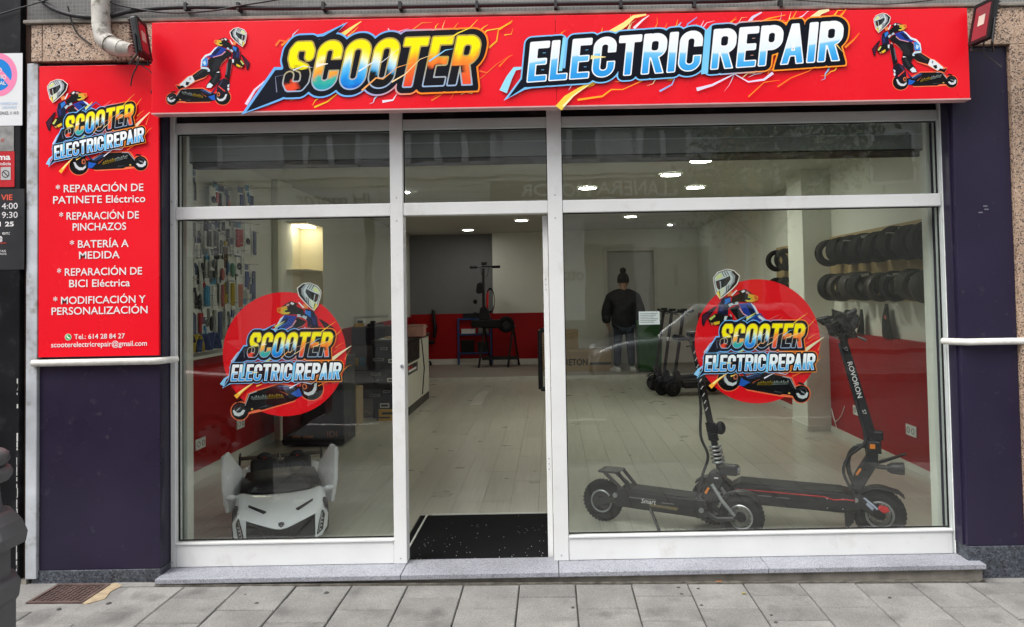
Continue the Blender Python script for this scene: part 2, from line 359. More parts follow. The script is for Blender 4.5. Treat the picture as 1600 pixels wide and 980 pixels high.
# the rest of the pavement towards the kerb, beyond the frame
brickmat('far_paving', (0.26, 0.255, 0.24), (0.30, 0.295, 0.28), (0.07, 0.065, 0.06), SW, SL, 0.006, 0.85, 0.5, 'YX')
o = MB().box(-16, 16, -2.6, -1.16, -0.03, -0.001).build('paving_field', 'far_paving', pave)
fill = MB().box(-16, x00-13*SW, -1.15, -0.2, -0.03, -0.001).box(x00+13*SW, 16, -1.15, -0.2, -0.03, -0.001).build('paving_field', 'far_paving', pave)
MB().box(-16, 16, -2.75, -2.605, -0.2, 0.004).build('kerb', 'grey_granite', pave, bev=0.012)
rd = MB().box(-90, 90, -60, -2.76, -0.3, -0.11).build('road', 'asphalt'); tag(rd, kind='structure')
mk = mat('road_paint', (0.6, 0.6, 0.58), 0.8, var=0.2)
for i in range(-6, 7): MB().box(i*3.0-0.7, i*3.0+0.7, -5.55, -5.45, -0.11, -0.106).build('lane_marking', 'road_paint', rd)
fp = MB().box(-40, 40, -13.0, -9.0, -0.3, 0.02).build('far_pavement', 'far_paving'); tag(fp, kind='structure')

SXL_, SXR_ = W(241, 905, -.205).x-.003, W(1542, 884, -.205).x+.003
# manhole cover and its concrete surround
mc = thing('manhole_cover', 'brown cast iron manhole cover set in the paving below the purple panel', 'manhole cover', (0,0,0))
mat('rust_iron', (0.115, 0.075, 0.066), 0.7, metal=0.2, var=0.3, scale=14, bump=0.3, bscale=70)
B('frame', 'rust_iron', mc, (MHX0, MHX1, MHY0, MHY0+.018, -.03, .003), (MHX0, MHX1, MHY1-.018, MHY1, -.03, .003), (MHX0, MHX0+.018, MHY0+.018, MHY1-.018, -.03, .003), (MHX1-.018, MHX1, MHY0+.018, MHY1-.018, -.03, .003))
B('plate', 'rust_iron', mc, (MHX0+.021, MHX1-.021, MHY0+.021, MHY1-.021, -.03, -.004))
mb = MB()
for i in range(10):
    for j in range(10):
        x = MHX0+.034+i*(MHX1-MHX0-.068)/9; y = MHY0+.034+j*(MHY1-MHY0-.068)/9; mb.m = Matrix.Translation((x, y, 0)) @ Matrix.Rotation(R(45 if (i+j) % 2 else -45), 4, 'Z'); mb.box(-.009, .009, -.0035, .0035, -.006, .0015)
o = mb.build('tread_stud', 'rust_iron', mc); tag(o, kind='stuff')
MB().prism([(MHX1+.003, MHY0-.008), (MHX1+.03, MHY0-.012), (MHX1+.085, MHY0+.05), (MHX1+.06, MHY0+.14), (MHX1+.075, MHY1-.02), (MHX1+.03, MHY1+.01), (MHX1+.003, MHY1+.012)], -.03, -.0005, 'z').build('mortar_patch', 'patch', pave)
for x0, x1, y0, y1 in ((MHX0-.34, MHX0-.004, -.82, -.147), (MHX1+.002, MHX1+.42, -.82, -.21), (MHX0-.004, MHX1+.002, -.82, MHY0-.004), (MHX0-.004, MHX1+.002, MHY1+.004, -.147)):
    MB().box(x0, x1, y0, y1, -.03, -.0045).build('paving_slab', 'slab', pave)
for x0, x1 in ((-16, MHX0-.345), (MHX1+.006, SXL_), (SXR_, 16)): MB().box(x0, x1, -.2065, -.147, -.03, -.001).build('paving_field', 'slab', pave)

# little litter
o = MB().tube([(0,0,.004), (.028,.006,.004)], .004, 6).build('cigarette_butt', 'amber'); p = G(1118, 905, 0); o.location = (p.x, p.y-.02, 0); tag(o, 'orange cigarette butt lying at the foot of the step', 'cigarette butt')
mat('dry_leaf', (0.30, 0.26, 0.06), 0.7)
o = MB().add([(0,0,.003),(.012,.006,.009),(.03,0,.004),(.012,-.007,.008)], [(0,1,2,3)]).build('leaf', 'dry_leaf', solid=.001); p = G(1158, 925, 0); o.location = (p.x, p.y, 0); tag(o, 'small yellowish leaf on the paving before the right window', 'leaf')
gm = mat('gum', (0.05, 0.05, 0.048), 0.8)
for px, py in ((383, 936), (401, 949), (1060, 916), (1065, 926), (1096, 943), (1205, 957), (1390, 927), (1212, 968), (895, 949), (92, 962), (1091, 917), (170, 952), (510, 931)):
    p = G(px, py, 0); r = random.uniform(.008, .016); MB().lathe([(0, .0035), (r*.7, .003), (r, -.002)], (p.x, p.y, 0), n=9).build('gum_spot', 'gum', pave, smooth=60)

TILT = 0.013   # the pavement falls towards the right
pave.rotation_euler = (0, TILT, 0); mc.rotation_euler = (0, TILT, 0)
for o_ in COL.objects:
    if o_.name in ('cigarette_butt', 'leaf'): o_.location.z -= TILT*o_.location.x
# ------------------------------------------------------------------ step in front of the shop
SX0, SX1 = W(241, 905, -.205).x, W(1542, 884, -.205).x; SZ = 0.064
st = thing('entrance_step', 'long low step of blue grey granite slabs under the shopfront', 'step', (0,0,0))
js = [SX0, W(632, 880, -.1).x, W(873, 880, -.1).x, W(1193, 880, -.1).x, SX1]
for a, b_ in zip(js, js[1:]):
    MB().box(a+.0015, b_-.0015, -.205, .03, SZ-.028, SZ).build('granite_slab', 'step_granite', st, bev=.004)
MB().box(SX0+.01, SX1-.01, -.178, .03, -.09, SZ-.029).build('riser', 'concrete', st)
edge = []; x = SX0
while x < SX1: edge.append((x, -.196-random.uniform(0, .016))); x += random.uniform(.02, .06)
mb = MB().prism([(SX1, -.176), (SX0, -.176)]+edge, -.02, .006, 'z')
mb.build('mortar_bead', mat('bead', (.13, .12, .10), .95, var=.4, scale=20, bump=.4), st).rotation_euler = (0, TILT, 0)

# ------------------------------------------------------------------ facade around the window
YF = -0.14
xs = lambda px, py=600, Y=YF: W(px, py, Y).x
zs = lambda py, px=800, Y=YF: W(px, py, Y).z
LX0, LX1 = xs(62), xs(250)
RX0, RX1 = xs(1503), xs(1592)
zLT = zs(100, 150); zRT = zs(70, 1550)
zl = (zLT+zRT)/2
pl = thing('pilaster', 'dark purple pilaster with a grey plinth below the red service board', 'pilaster')
zr1 = zs(565, 150)
B('lower_panel', 'purple_panel', pl, (LX0, LX1, YF, .12, .10, zr1), bev=.003)
B('upper_panel', 'purple_panel', pl, (LX0, LX1, YF+.02, .12, zr1+.001, zl))
B('plinth', 'grey_granite', pl, (LX0-.04, LX1+.003, YF-.006, .02, -.05, .099), bev=.003)
pr = thing('pilaster', 'dark purple pilaster with a blue grey plinth right of the window', 'pilaster')
B('shaft', 'purple_panel', pr, (RX0, RX1, YF, .12, .141, zl), bev=.003)
B('reveal_edge', 'purple_panel', pr, (RX0-.012, RX0-.0005, YF+.03, .02, .141, zl), bev=.002)
B('plinth', 'grey_granite', pr, (RX0-.003, RX1+.6, YF-.006, .02, -.09, .14), bev=.003)
for a in range(3):   # scraped remains of an old sticker
    p = W(1540+random.uniform(-8, 8), 322+a*5, YF); MB().box(p.x-.012, p.x+.012, YF-.001, YF-.0002, p.z-.004, p.z+.003).build('glue_mark', mat('glue', (.16, .16, .19), .7), pr)
o = B('granite_pier', 'pink_granite', None, (RX1+.002, RX1+1.6, YF-.03, .2, .141, zl), bev=.004); tag(o, 'speckled pink granite pier at the right edge of the photo', 'pier')
lt = thing('granite_lintel', 'speckled pink granite lintel band running behind the red fascia sign', 'lintel')
zt = zs(38, 150, -.17); zt2 = zs(10, 1560, -.17); zt = (zt+zt2)/2
lj = [LX0-.035, xs(70), xs(208), 0.0, xs(1597, 60), RX1+1.6]
for a, b_ in zip(lj, lj[1:]): B('stone', 'pink_granite', lt, (a+.0015, b_-.0015, -.17, .2, zl+.001, zt), bev=.003)
mb = MB()
for px, py in ((76, 71), (92, 54), (112, 70), (92, 82), (122, 81)):
    p = W(px, py, -.171); mb.lathe([(0, -.1725), (.006, -.1725), (.006, -.165)], (p.x, 0, p.z), 'y', 8)
mb.build('anchor_hole', 'black_plastic', lt)
mw = thing('mosaic_wall', 'wall of small grey mosaic tiles above the sign with cables across', 'wall')
B('mosaic_face', 'mosaic', mw, (LX0-.07, RX1+1.6, -.15, .2, zt+.003, zt+1.6))
B('drip_edge', 'concrete', mw, (LX0-.07, RX1+1.6, -.185, -.1505, zt+.002, zt+.022), bev=.004)
# building volume above
B('upper_wall', 'mosaic', mw, (-14, 14, -.10, .3, zt+1.61, 6.4))
B('side_wall', 'mosaic', mw, (-14, LX0-1.1, -.10, .3, -.05, zt+1.6), (RX1+1.61, 14, -.10, .3, -.05, zt+1.6))
# galvanised strip between the neighbours, neighbour's black pillar
o = B('edge_strip', 'galv', None, (xs(44), LX0-.002, YF-.02, .05, .06, zs(101, 52)), bev=.004); tag(o, 'scuffed pale grey metal strip edging the purple pilaster', 'metal strip')
mat('brick_red', (0.10, 0.055, 0.04), .85, var=.3, scale=14, bump=.3)
npx = thing('neighbour_pillar', 'black painted pillar of the neighbouring shop at the left edge', 'pillar')
B('shaft', 'black_panel', npx, (-4.3, xs(36), YF-.03, .2, .06, zt+1.0), bev=.003)
B('side_groove', 'brick_red', npx, (xs(36)+.001, xs(44)-.001, YF+.01, .2, .06, zt+1.0))
B('foot', 'concrete', npx, (-4.3, xs(46), YF-.02, .2, -.05, .058))
mb = MB()
for i in range(26):
    z = random.uniform(.1, 1.15); mb.box(xs(36)-.012, xs(36)-.007+random.uniform(-.002, .003), YF-.0315, YF-.0302, z, z+random.uniform(.01, .06))
mb.build('paint_chip', mat('chip_white', (.55, .55, .53), .7), npx)

# ------------------------------------------------------------------ shopfront frame, glazing, door
sf = thing('shopfront', 'white aluminium shopfront with three tall panes and transom lights', 'shopfront')
FY0, FY1 = -.035, .045
fx = lambda px, py=600: W(px, py, FY0).x
fz = lambda py, px: W(px, py, FY0).z
X = dict(lo=fx(266), li=W(285, 600, FY1).x, m1a=fx(613), m1b=fx(633), m2a=fx(861), m2b=fx(884), ri=W(1469, 600, FY1).x, ro=fx(1492))
zTb = (fz(346, 269)+fz(319, 1474))/2; zTt = (fz(326, 269)+fz(300, 1474))/2
zB = SZ+.001; zBt = (fz(849, 300)+fz(833, 1450))/2
zH = fz(203, 600); zHt = fz(187, 600); zTop = zs(150, 800)
B('left_stile', 'white_frame', sf, (X['lo'], X['li'], FY0, FY1, zB, zTop), bev=.003)
B('outer_bead', 'white_frame', sf, (LX1+.002, X['lo']-.0015, FY0+.01, FY1, zB, zTop), bev=.002)
B('mullion', 'white_frame', sf, (X['m1a'], X['m1b'], FY0-.004, FY1, zB, zTop), bev=.003)
B('mullion', 'white_frame', sf, (X['m2a'], X['m2b'], FY0-.004, FY1, zB, zTop), bev=.003)
B('right_stile', 'frame_grey', sf, (X['ri'], X['ro']-.026, FY0+.006, FY1, zB, zTop), bev=.003)
B('outer_bead', 'white_frame', sf, (X['ro']-.025, RX0-.013, FY0-.002, FY1, zB, zTop), bev=.003)
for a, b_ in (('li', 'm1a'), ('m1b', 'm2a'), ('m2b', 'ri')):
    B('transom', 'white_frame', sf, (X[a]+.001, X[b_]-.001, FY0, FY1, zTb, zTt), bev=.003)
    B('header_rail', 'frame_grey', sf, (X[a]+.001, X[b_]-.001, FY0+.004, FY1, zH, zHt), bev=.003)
    B('head_shadow_strip', 'black_panel', sf, (X[a]+.001, X[b_]-.001, FY0+.02, FY1, zHt+.001, zTop))  # black strip painting in the shade beneath the fascia sign
for a, b_ in (('li', 'm1a'), ('m2b', 'ri')):
    B('bottom_rail', 'white_frame', sf, (X[a]+.001, X[b_]-.001, FY0, FY1, zB, zBt), bev=.004)
    B('glazing_bead', 'white_frame', sf, (X[a]+.001, X[b_]-.001, FY0-.008, FY0+.02, zBt+.0005, zBt+.012), bev=.002)
    B('pane', 'glass', sf, (X[a]+.002, X[b_]-.002, 0, .006, zBt+.013, zTb-.002))
for a, b_ in (('li', 'm1a'), ('m1b', 'm2a'), ('m2b', 'ri')):
    B('transom_pane', 'glass', sf, (X[a]+.002, X[b_]-.002, 0, .006, zTt+.002, zH-.002))
def gasket(x0, x1, z0, z1):
    g = .0045; y0, y1 = -.004, .010
    B('gasket', 'rubber', sf, (x0, x0+g, y0, y1, z0, z1), (x1-g, x1, y0, y1, z0, z1), (x0+g, x1-g, y0, y1, z0, z0+g), (x0+g, x1-g, y0, y1, z1-g, z1))
for a, b_ in (('li', 'm1a'), ('m2b', 'ri')): gasket(X[a]+.0005, X[b_]-.0005, zBt+.0125, zTb-.0005)
for a, b_ in (('li', 'm1a'), ('m1b', 'm2a'), ('m2b', 'ri')): gasket(X[a]+.0005, X[b_]-.0005, zTt+.0005, zH-.0005)
lk = W(628, 572, FY0); MB().lathe([(0, FY0-.012), (.008, FY0-.012), (.010, FY0-.005)], (lk.x, 0, lk.z), 'y', 12).build('lock_cylinder', 'metal_grey', sf); B('lock_slot', 'black_plastic', sf, (lk.x-.0012, lk.x+.0012, FY0-.0128, FY0-.0122, lk.z-.005, lk.z+.005))
mb = MB()
for xx in (X['lo']+.012, (X['m1a']+X['m1b'])/2, (X['m2a']+X['m2b'])/2):
    for z in (zB+.03, zTb-.03, zTt+.03): mb.lathe([(0, FY0-.0062), (.004, FY0-.006), (.0045, FY0-.004)], (xx, 0, z), 'y', 8)
mb.build('frame_screw', 'metal_grey', sf)
# glass door, hinged on the right mullion and folded inwards
dr = thing('glass_door', 'glass shop door folded open inwards with black bar handles', 'door', (0,0,0))
dx = X['m2a']-.012
B('hinge_stile', 'white_frame', dr, (dx-.022, dx+.010, .05, .105, FZ+.012, zTb-.006), bev=.003)
B('closing_stile', 'white_frame', dr, (dx-.018, dx+.008, .86, .91, FZ+.012, zTb-.02), bev=.003)
B('top_rail', 'white_frame', dr, (dx-.016, dx+.006, .106, .859, zTb-.08, zTb-.02), bev=.002)
B('bottom_rail', 'white_frame', dr, (dx-.016, dx+.006, .106, .859, FZ+.012, FZ+.09), bev=.002)
B('pane', 'glass', dr, (dx-.008, dx-.002, .106, .859, FZ+.091, zTb-.081))
for s in (-1, 1):
    x = dx-.005+s*.055
    MB().tube(smoothpath([(dx-.005+s*.012, .80, 1.325), (x-.004*s, .80, 1.322), (x, .80, 1.29), (x, .80, .96), (x-.004*s, .80, .928), (dx-.005+s*.012, .80, .925)], 5), .016, 10).build('handle', 'black_plastic', dr, smooth=50)
mb = MB()
for z in (1.66, 1.63, 1.60, .62, .59, .56): mb.lathe([(0, .048), (.004, .048), (.004, .052)], (dx-.008, 0, z), 'y', 8)
mb.build('screw', 'metal_grey', dr)
# threshold mat
mt = thing('door_mat', 'black ribbed rubber mat sunk behind the shop threshold', 'mat')
mYe = G(752, 804).y
B('rubber_sheet', 'mat_black', mt, (X['m1b']-.10, X['m2a']+.02, .03, mYe-.012, FZ-.03, FZ+.003))
B('edge_trim', 'skirting', mt, (X['m1b']-.02, X['m2a']-.05, mYe-.011, mYe+.007, FZ-.03, FZ+.009), (X['m1b']-.06, X['m1b']-.050, .045, mYe-.012, FZ-.03, FZ+.010))
mb = MB()
for i in range(70):
    x = random.uniform(X['m1b'], X['m2a']-.03); y = random.uniform(.06, mYe-.03)*random.uniform(.5, 1); s = random.uniform(.0008, .0022)
    mb.box(x-s, x+s, y-s, y+s, FZ+.003, FZ+.005)
tag(mb.build('grit', mat('grit_white', (.6, .6, .58), .8), mt), kind='stuff')
# ------------------------------------------------------------------ shop interior shell
IXL, IXR, IYB, CZ = -3.03, 3.07, 11.6, 2.88
YS = 9.0                       # raised workshop floor begins
dz_ = 1.12                     # top of the red dado
fl = MB().box(IXL-.1, IXR+.1, .031, YS, -.2, FZ-.004).build('floor', mat('floor_joint', (.20, .19, .15), .8)); tag(fl, kind='structure')
def plankmat():
    m = mat('plank', (0.47, 0.465, 0.39), 0.30, var=0.035, scale=3, rnd=0.05, rvar=0.03)
    nt = m.node_tree; N = nt.nodes; L = nt.links; b = N['Principled BSDF']; src = b.inputs['Base Color'].links[0].from_socket
    tc = N.new('ShaderNodeTexCoord'); oi = N.new('ShaderNodeObjectInfo'); mp = N.new('ShaderNodeMapping'); mp.inputs['Scale'].default_value = (38, 2.2, 1)
    ad = N.new('ShaderNodeVectorMath'); ad.operation = 'ADD'; L.new(tc.outputs['Object'], ad.inputs[0]); L.new(oi.outputs['Location'], ad.inputs[1]); L.new(ad.outputs[0], mp.inputs[0])
    n = N.new('ShaderNodeTexNoise'); n.inputs['Scale'].default_value = 1; n.inputs['Detail'].default_value = 7; L.new(mp.outputs[0], n.inputs['Vector'])
    mr = N.new('ShaderNodeMapRange'); mr.inputs[1].default_value = .3; mr.inputs[2].default_value = .7; mr.inputs[3].default_value = .92; mr.inputs[4].default_value = 1.06; L.new(n.outputs['Fac'], mr.inputs[0])
    vm = N.new('ShaderNodeVectorMath'); vm.operation = 'SCALE'; L.new(src, vm.inputs[0]); L.new(mr.outputs[0], vm.inputs['Scale']); L.new(vm.outputs[0], b.inputs['Base Color'])
plankmat()
PW, PL_ = 0.208, 0.92
def plank_mesh(l):
    a, b = PW/2-.0011, l/2-.0011; mb = MB(); c = .0004
    r = lambda i, z: [(-a+i, -b+i, z), (a-i, -b+i, z), (a-i, b-i, z), (-a+i, b-i, z)]
    mb.add(r(0, -.006)+r(0, -c)+r(c, 0), [(0,1,5,4),(1,2,6,5),(2,3,7,6),(3,0,4,7),(4,5,9,8),(5,6,10,9),(6,7,11,10),(7,4,8,11),(8,9,10,11)])
    me = mb.mesh('plank'); me.materials.append(MATS['plank']); return me
pm = {}
ncol = int((IXR-IXL)/PW)+1
cand = []
for c in range(ncol):
    x = IXL + (c+.5)*PW; y = .031; first = (.23, .69, .46, .92, .34, .58)[(c*5+c//3) % 6]; k = 0
    while y < YS-.01:
        l = min(first if k == 0 else PL_, YS-y)
        x0, x1 = x-PW/2, x+PW/2
        if x1 > X['m1b']-.10 and x0 < X['m2a']+.02 and y < mYe:       # leave the mat well free
            if y+l <= mYe+.05: y += l; k += 1; continue
            l = y+l-(mYe+.013); y = mYe+.013
        cand.append((x, y+l/2, round(l, 3))); y += l; k += 1
for x, y, l in cand:
    me = pm.setdefault(l, None) or pm.__setitem__(l, plank_mesh(l)) or pm[l]
    o = bpy.data.objects.new('plank', me); COL.objects.link(o); o.parent = fl; o.location = (x, y, FZ)
p = G(750, 622); B('floor_strip', mat('strip', (.50, .49, .42), .4), fl, (p.x-.09, p.x+.09, p.y-.75, p.y+.75, FZ-.002, FZ+.002)); B('strip_edge', 'floor_joint', fl, (p.x-.094, p.x-.0905, p.y-.75, p.y+.75, FZ-.002, FZ+.0025), (p.x+.0905, p.x+.094, p.y-.75, p.y+.75, FZ-.002, FZ+.0025), (p.x-.09, p.x+.09, p.y-.22, p.y-.215, FZ+.0021, FZ+.0026))
ff = MB().box(IXL-.1, IXR+.1, YS, IYB, -.1, FZ+.05).build('workshop_floor', mat('ws_floor', (0.30, .28, .24), .5, var=.1)); tag(ff, kind='structure')
B('step_edge', mat('stepedge', (.62, .62, .57), .4), ff, (IXL, IXR, YS-.012, YS+.04, FZ+.001, FZ+.054))
ce = MB().box(IXL-.1, IXR+.1, .05, IYB+.2, CZ, CZ+.15).build('ceiling', 'ceiling_white'); tag(ce, kind='structure')

def wallx(name, x0, x1, y0, y1, mt_='wall_white', dado=True, face=None):
    w = MB().box(x0, x1, y0, y1, -.1, CZ+.1).build(name, mt_); tag(w, kind='structure'); return w
wl = wallx('wall_left', IXL-.15, IXL, .0, IYB+.2)
B('dado', 'dado_red', wl, (IXL+.001, IXL+.014, .05, IYB, FZ+.10, dz_)); B('skirting_board', 'skirting', wl, (IXL+.001, IXL+.022, .05, IYB, FZ+.001, FZ+.099))
wr = wallx('wall_right', IXR, IXR+.15, .0, IYB+.2)
B('dado', 'dado_red', wr, (IXR-.06, IXR-.001, .05, 4.0, FZ+.06, dz_), (IXR-.014, IXR-.001, 4.6, IYB, FZ+.06, dz_))
B('skirting_board', 'skirting', wr, (IXR-.075, IXR-.001, .05, 4.0, FZ+.001, FZ+.059), (IXR-.024, IXR-.001, 4.6, IYB, FZ+.001, FZ+.059))
wb = wallx('wall_back', IXL, IXR, IYB, IYB+.15, mat('back_grey', (.20, .205, .21), .75, var=.05))
B('dado', 'dado_red', wb, (IXL+.02, .4, IYB-.014, IYB-.001, FZ+.17, dz_+.05)); B('skirting_board', 'skirting', wb, (IXL+.02, .4, IYB-.022, IYB-.001, FZ+.051, FZ+.169))
# white return in the back wall (chimney breast) and the wall with the door
bx0 = W(770, 450, IYB-.25).x; bx1 = W(856, 450, IYB-.25).x
br = MB().box(bx0, bx1+.12, IYB-.25, IYB-.03, FZ+.05, CZ-.001).build('wall_return', 'wall_white'); tag(br, kind='structure')
B('dado', 'dado_red', br, (bx0-.01, bx1+.13, IYB-.262, IYB-.251, FZ+.17, dz_+.05)); B('skirting_board', 'skirting', br, (bx0-.01, bx1+.13, IYB-.27, IYB-.251, FZ+.051, FZ+.169))
dwy = IYB-.5
dxa, dxb = W(948, 480, dwy).x, W(1025, 480, dwy).x; dzt = W(985, 390, dwy).z
wd = MB().box(bx1+.13, dxa, dwy, IYB-.01, FZ+.05, CZ-.001).box(dxa, dxb, dwy, IYB-.01, dzt, CZ-.001).box(dxb, IXR-.001, dwy, IYB-.01, FZ+.05, CZ-.001).build('wall_partition', 'wall_white'); tag(wd, kind='structure')
bd = thing('back_door', 'plain white interior door behind the person in black', 'door')
B('leaf', mat('door_white', (.52, .53, .51), .5, var=.03), bd, (dxa+.03, dxb-.03, dwy+.06, dwy+.10, FZ+.052, dzt-.03), bev=.003)
B('frame', 'skirting', bd, (dxa-.05, dxa+.028, dwy-.02, dwy+.11, FZ+.052, dzt+.05), (dxb-.028, dxb+.05, dwy-.02, dwy+.11, FZ+.052, dzt+.05), (dxa+.029, dxb-.029, dwy-.02, dwy+.11, dzt-.028, dzt+.05), bev=.003)
MB().tube([(dxa+.1, dwy+.06, 1.1), (dxa+.1, dwy+.02, 1.1), (dxa+.2, dwy+.02, 1.1)], .010, 8).build('handle', 'alu', bd, smooth=50)
# engaged pillar on the right
pxa = WX(1263, 674, 2.9); px0 = G(1263, 674)
pi = MB().box(px0.x, IXR-.001, px0.y, px0.y+.5, FZ, CZ-.001).build('wall_pillar', 'wall_white'); tag(pi, kind='structure')
B('skirting_board', 'skirting', pi, (px0.x-.014, px0.x-.001, px0.y-.014, px0.y+.5, FZ+.001, FZ+.059), (px0.x, IXR-.08, px0.y-.014, px0.y-.001, FZ+.001, FZ+.059))
# slim pillar on the left between the wall display and the lit cabinet
q = W(443, 480, 3.9)
lp = MB().box(IXL+.002, q.x, 3.75, 4.2, FZ, CZ-.001).build('wall_pier', 'wall_white'); tag(lp, kind='structure')
# shutter box behind the fascia
zsb = W(800, 247, .16).z
sb = thing('shutter_box', 'pale grey roller shutter box along the top behind the glass', 'shutter box')
B('casing', mat('box_grey', (.22, .23, .22), .5, var=.04), sb, (X['lo']-.05, X['ro']+.05, .16, .45, zsb+.012, CZ-.002), bev=.004)
B('bottom_slot', 'black_plastic', sb, (X['lo']-.05, X['ro']+.05, .161, .40, zsb+.003, zsb+.011))
zsl = W(800, 222, .158).z
B('casing_seam', 'metal_grey', sb, (X['lo']-.05, X['ro']+.05, .156, .1595, zsl, zsl+.007))
# inner front wall beside the window
for a, b_ in ((IXL, LX1+.02), (RX0-.02, IXR)):
    o = MB().box(a, b_, .125, .2, -.05, CZ).build('wall_front', 'wall_white'); tag(o, kind='structure')
o = MB().box(IXL, IXR, .05, .155, zTop, CZ).build('wall_front', 'wall_white'); tag(o, kind='structure')

# ceiling lights
mat('lamp_dim', (.9, .9, .9), .5, emit=(1.0, .97, .90), estr=30.0, var=0)
lamps = [(1095, 250), (1048, 272), (918, 293), (1086, 292), (985, 338), (815, 344), (731, 359)]
words = ['nearest the window', 'second from the window', 'above the street door axis, left of its row', 'right of its row beside the pier', 'before the back door', 'above the workshop, right of two', 'above the workshop, left of two']
for (px, py), wd_ in zip(lamps, words):
    d = ray(px, py); t = (CZ-.004-CAMP.z)/d.z; q = CAMP+d*t
    y = min(q.y, IYB-.7); x = q.x*((y-CAMP.y)/(q.y-CAMP.y))
    l = thing('ceiling_lamp', 'round white recessed ceiling lamp '+wd_, 'ceiling lamp', (x, y, CZ), group='round lamps in the shop ceiling')
    MB().lathe([(.125, -.001), (.125, -.016), (.108, -.018), (.108, -.004)], n=28).build('rim', 'ceiling_white', l, smooth=40)
    MB().lathe([(0, -.012), (.107, -.012), (.107, -.003)], n=28).build('diffuser', 'lamp_white' if y < 6.5 else 'lamp_dim', l)
mat('spot_white', (.9,.9,.9), .5, emit=(1, .97, .9), estr=30, var=0)
for (px, py), wd_ in (((1047, 351), 'by the right wall'), ((568, 350), 'over the workbench'), ((635, 300), 'behind the left mullion')):
    d = ray(px, py); t = (CZ-.004-CAMP.z)/d.z; q = CAMP+d*t; y = min(q.y, IYB-.9); x = q.x*((y-CAMP.y)/(q.y-CAMP.y))
    l = thing('spot_lamp', 'tiny bright ceiling spot '+wd_, 'spot lamp', (x, y, CZ), group='small spots in the shop ceiling')
    MB().lathe([(0, -.02), (.035, -.02), (.04, -.001)], n=16).build('bulb', 'spot_white', l); MB().lathe([(.041, -.001), (.055, -.01), (.055, -.001)], n=16).build('ring', 'alu', l, smooth=40)
# ------------------------------------------------------------------ printed artwork (flat ink layers laid on sign faces)
class Art:
    def __init__(s, Y, dy=8e-5): s.Y = Y; s.dy = dy; s.v = []; s.f = []; s.c = []
    def _add(s, P, faces, cols):
        o = len(s.v); s.v += [(p[0], s.Y, p[1]) for p in P]; s.f += [tuple(i+o for i in f) for f in faces]; s.c += cols; s.Y -= s.dy
    def poly(s, pts, col, mp):
        P = [mp(*p) for p in pts]; s._add(P, [tuple(range(len(P)))], [lin(col)]*len(P))
    def ell(s, cx, cy, rx, ry, col, mp, n=28, rot=0.0):
        c, q = math.cos(rot), math.sin(rot)
        s.poly([(cx+rx*math.cos(a)*c-ry*math.sin(a)*q, cy+rx*math.cos(a)*q+ry*math.sin(a)*c) for a in [2*math.pi*k/n for k in range(n)]], col, mp)
    def zig(s, pts, w, col, mp, tip=0.15):
        n = len(pts); L_ = []; R_ = []
        for i, p in enumerate(pts):
            a = pts[max(i-1, 0)]; b = pts[min(i+1, n-1)]; dx, dy = b[0]-a[0], b[1]-a[1]; l = math.hypot(dx, dy) or 1
            t = i/(n-1); ww = w*0.5*(1-(1-tip)*t)
            L_.append((p[0]-dy/l*ww, p[1]+dx/l*ww)); R_.append((p[0]+dy/l*ww, p[1]-dx/l*ww))
        s.poly(L_+R_[::-1], col, mp)
    def sdf(s, fn, thr, box, h, col, mp):
        x0, x1, y0, y1 = box; nx = int((x1-x0)/h)+2; ny = int((y1-y0)/h)+2
        gx = x0+np.arange(nx)*h; gy = y0+np.arange(ny)*h; V = fn(*np.meshgrid(gx, gy))-thr; ins = V < 0
        full = ins[:-1,:-1] & ins[1:,:-1] & ins[:-1,1:] & ins[1:,1:]; anyi = ins[:-1,:-1] | ins[1:,:-1] | ins[:-1,1:] | ins[1:,1:]
        P = []; F = []; C = []
        def pt(x, y): P.append(mp(x, y)); C.append(lin(col(x, y)) if callable(col) else lin(col)); return len(P)-1
        for j in range(ny-1):
            i = 0; row = full[j]
            while i < nx-1:
                if row[i]:
                    k = i
                    while k+1 < nx-1 and row[k+1] and k-i < 5: k += 1
                    F.append((pt(gx[i], gy[j]), pt(gx[k+1], gy[j]), pt(gx[k+1], gy[j+1]), pt(gx[i], gy[j+1]))); i = k+1
                else: i += 1
        for j, i in zip(*np.nonzero(anyi & ~full)):
            cs = [(i, j), (i+1, j), (i+1, j+1), (i, j+1)]; poly = []
            for a in range(4):
                (ia, ja), (ib, jb) = cs[a], cs[(a+1) % 4]; va, vb = V[ja, ia], V[jb, ib]
                if va < 0: poly.append((gx[ia], gy[ja]))
                if (va < 0) != (vb < 0):
                    t = va/(va-vb); poly.append((gx[ia]+(gx[ib]-gx[ia])*t, gy[ja]+(gy[jb]-gy[ja])*t))
            if len(poly) >= 3: F.append(tuple(pt(*p) for p in poly))
        s._add(P, F, C)
    def build(s, name, m, parent):
        me = bpy.data.meshes.new(name); me.from_pydata(s.v, [], s.f); me.update()
        a = me.color_attributes.new('ink', 'FLOAT_COLOR', 'POINT'); a.data.foreach_set('color', np.array([(*c, 1) for c in s.c], dtype=np.float32).ravel())
        me.materials.append(MATS[m]); o = bpy.data.objects.new(name, me); COL.objects.link(o); o.parent = parent; return o

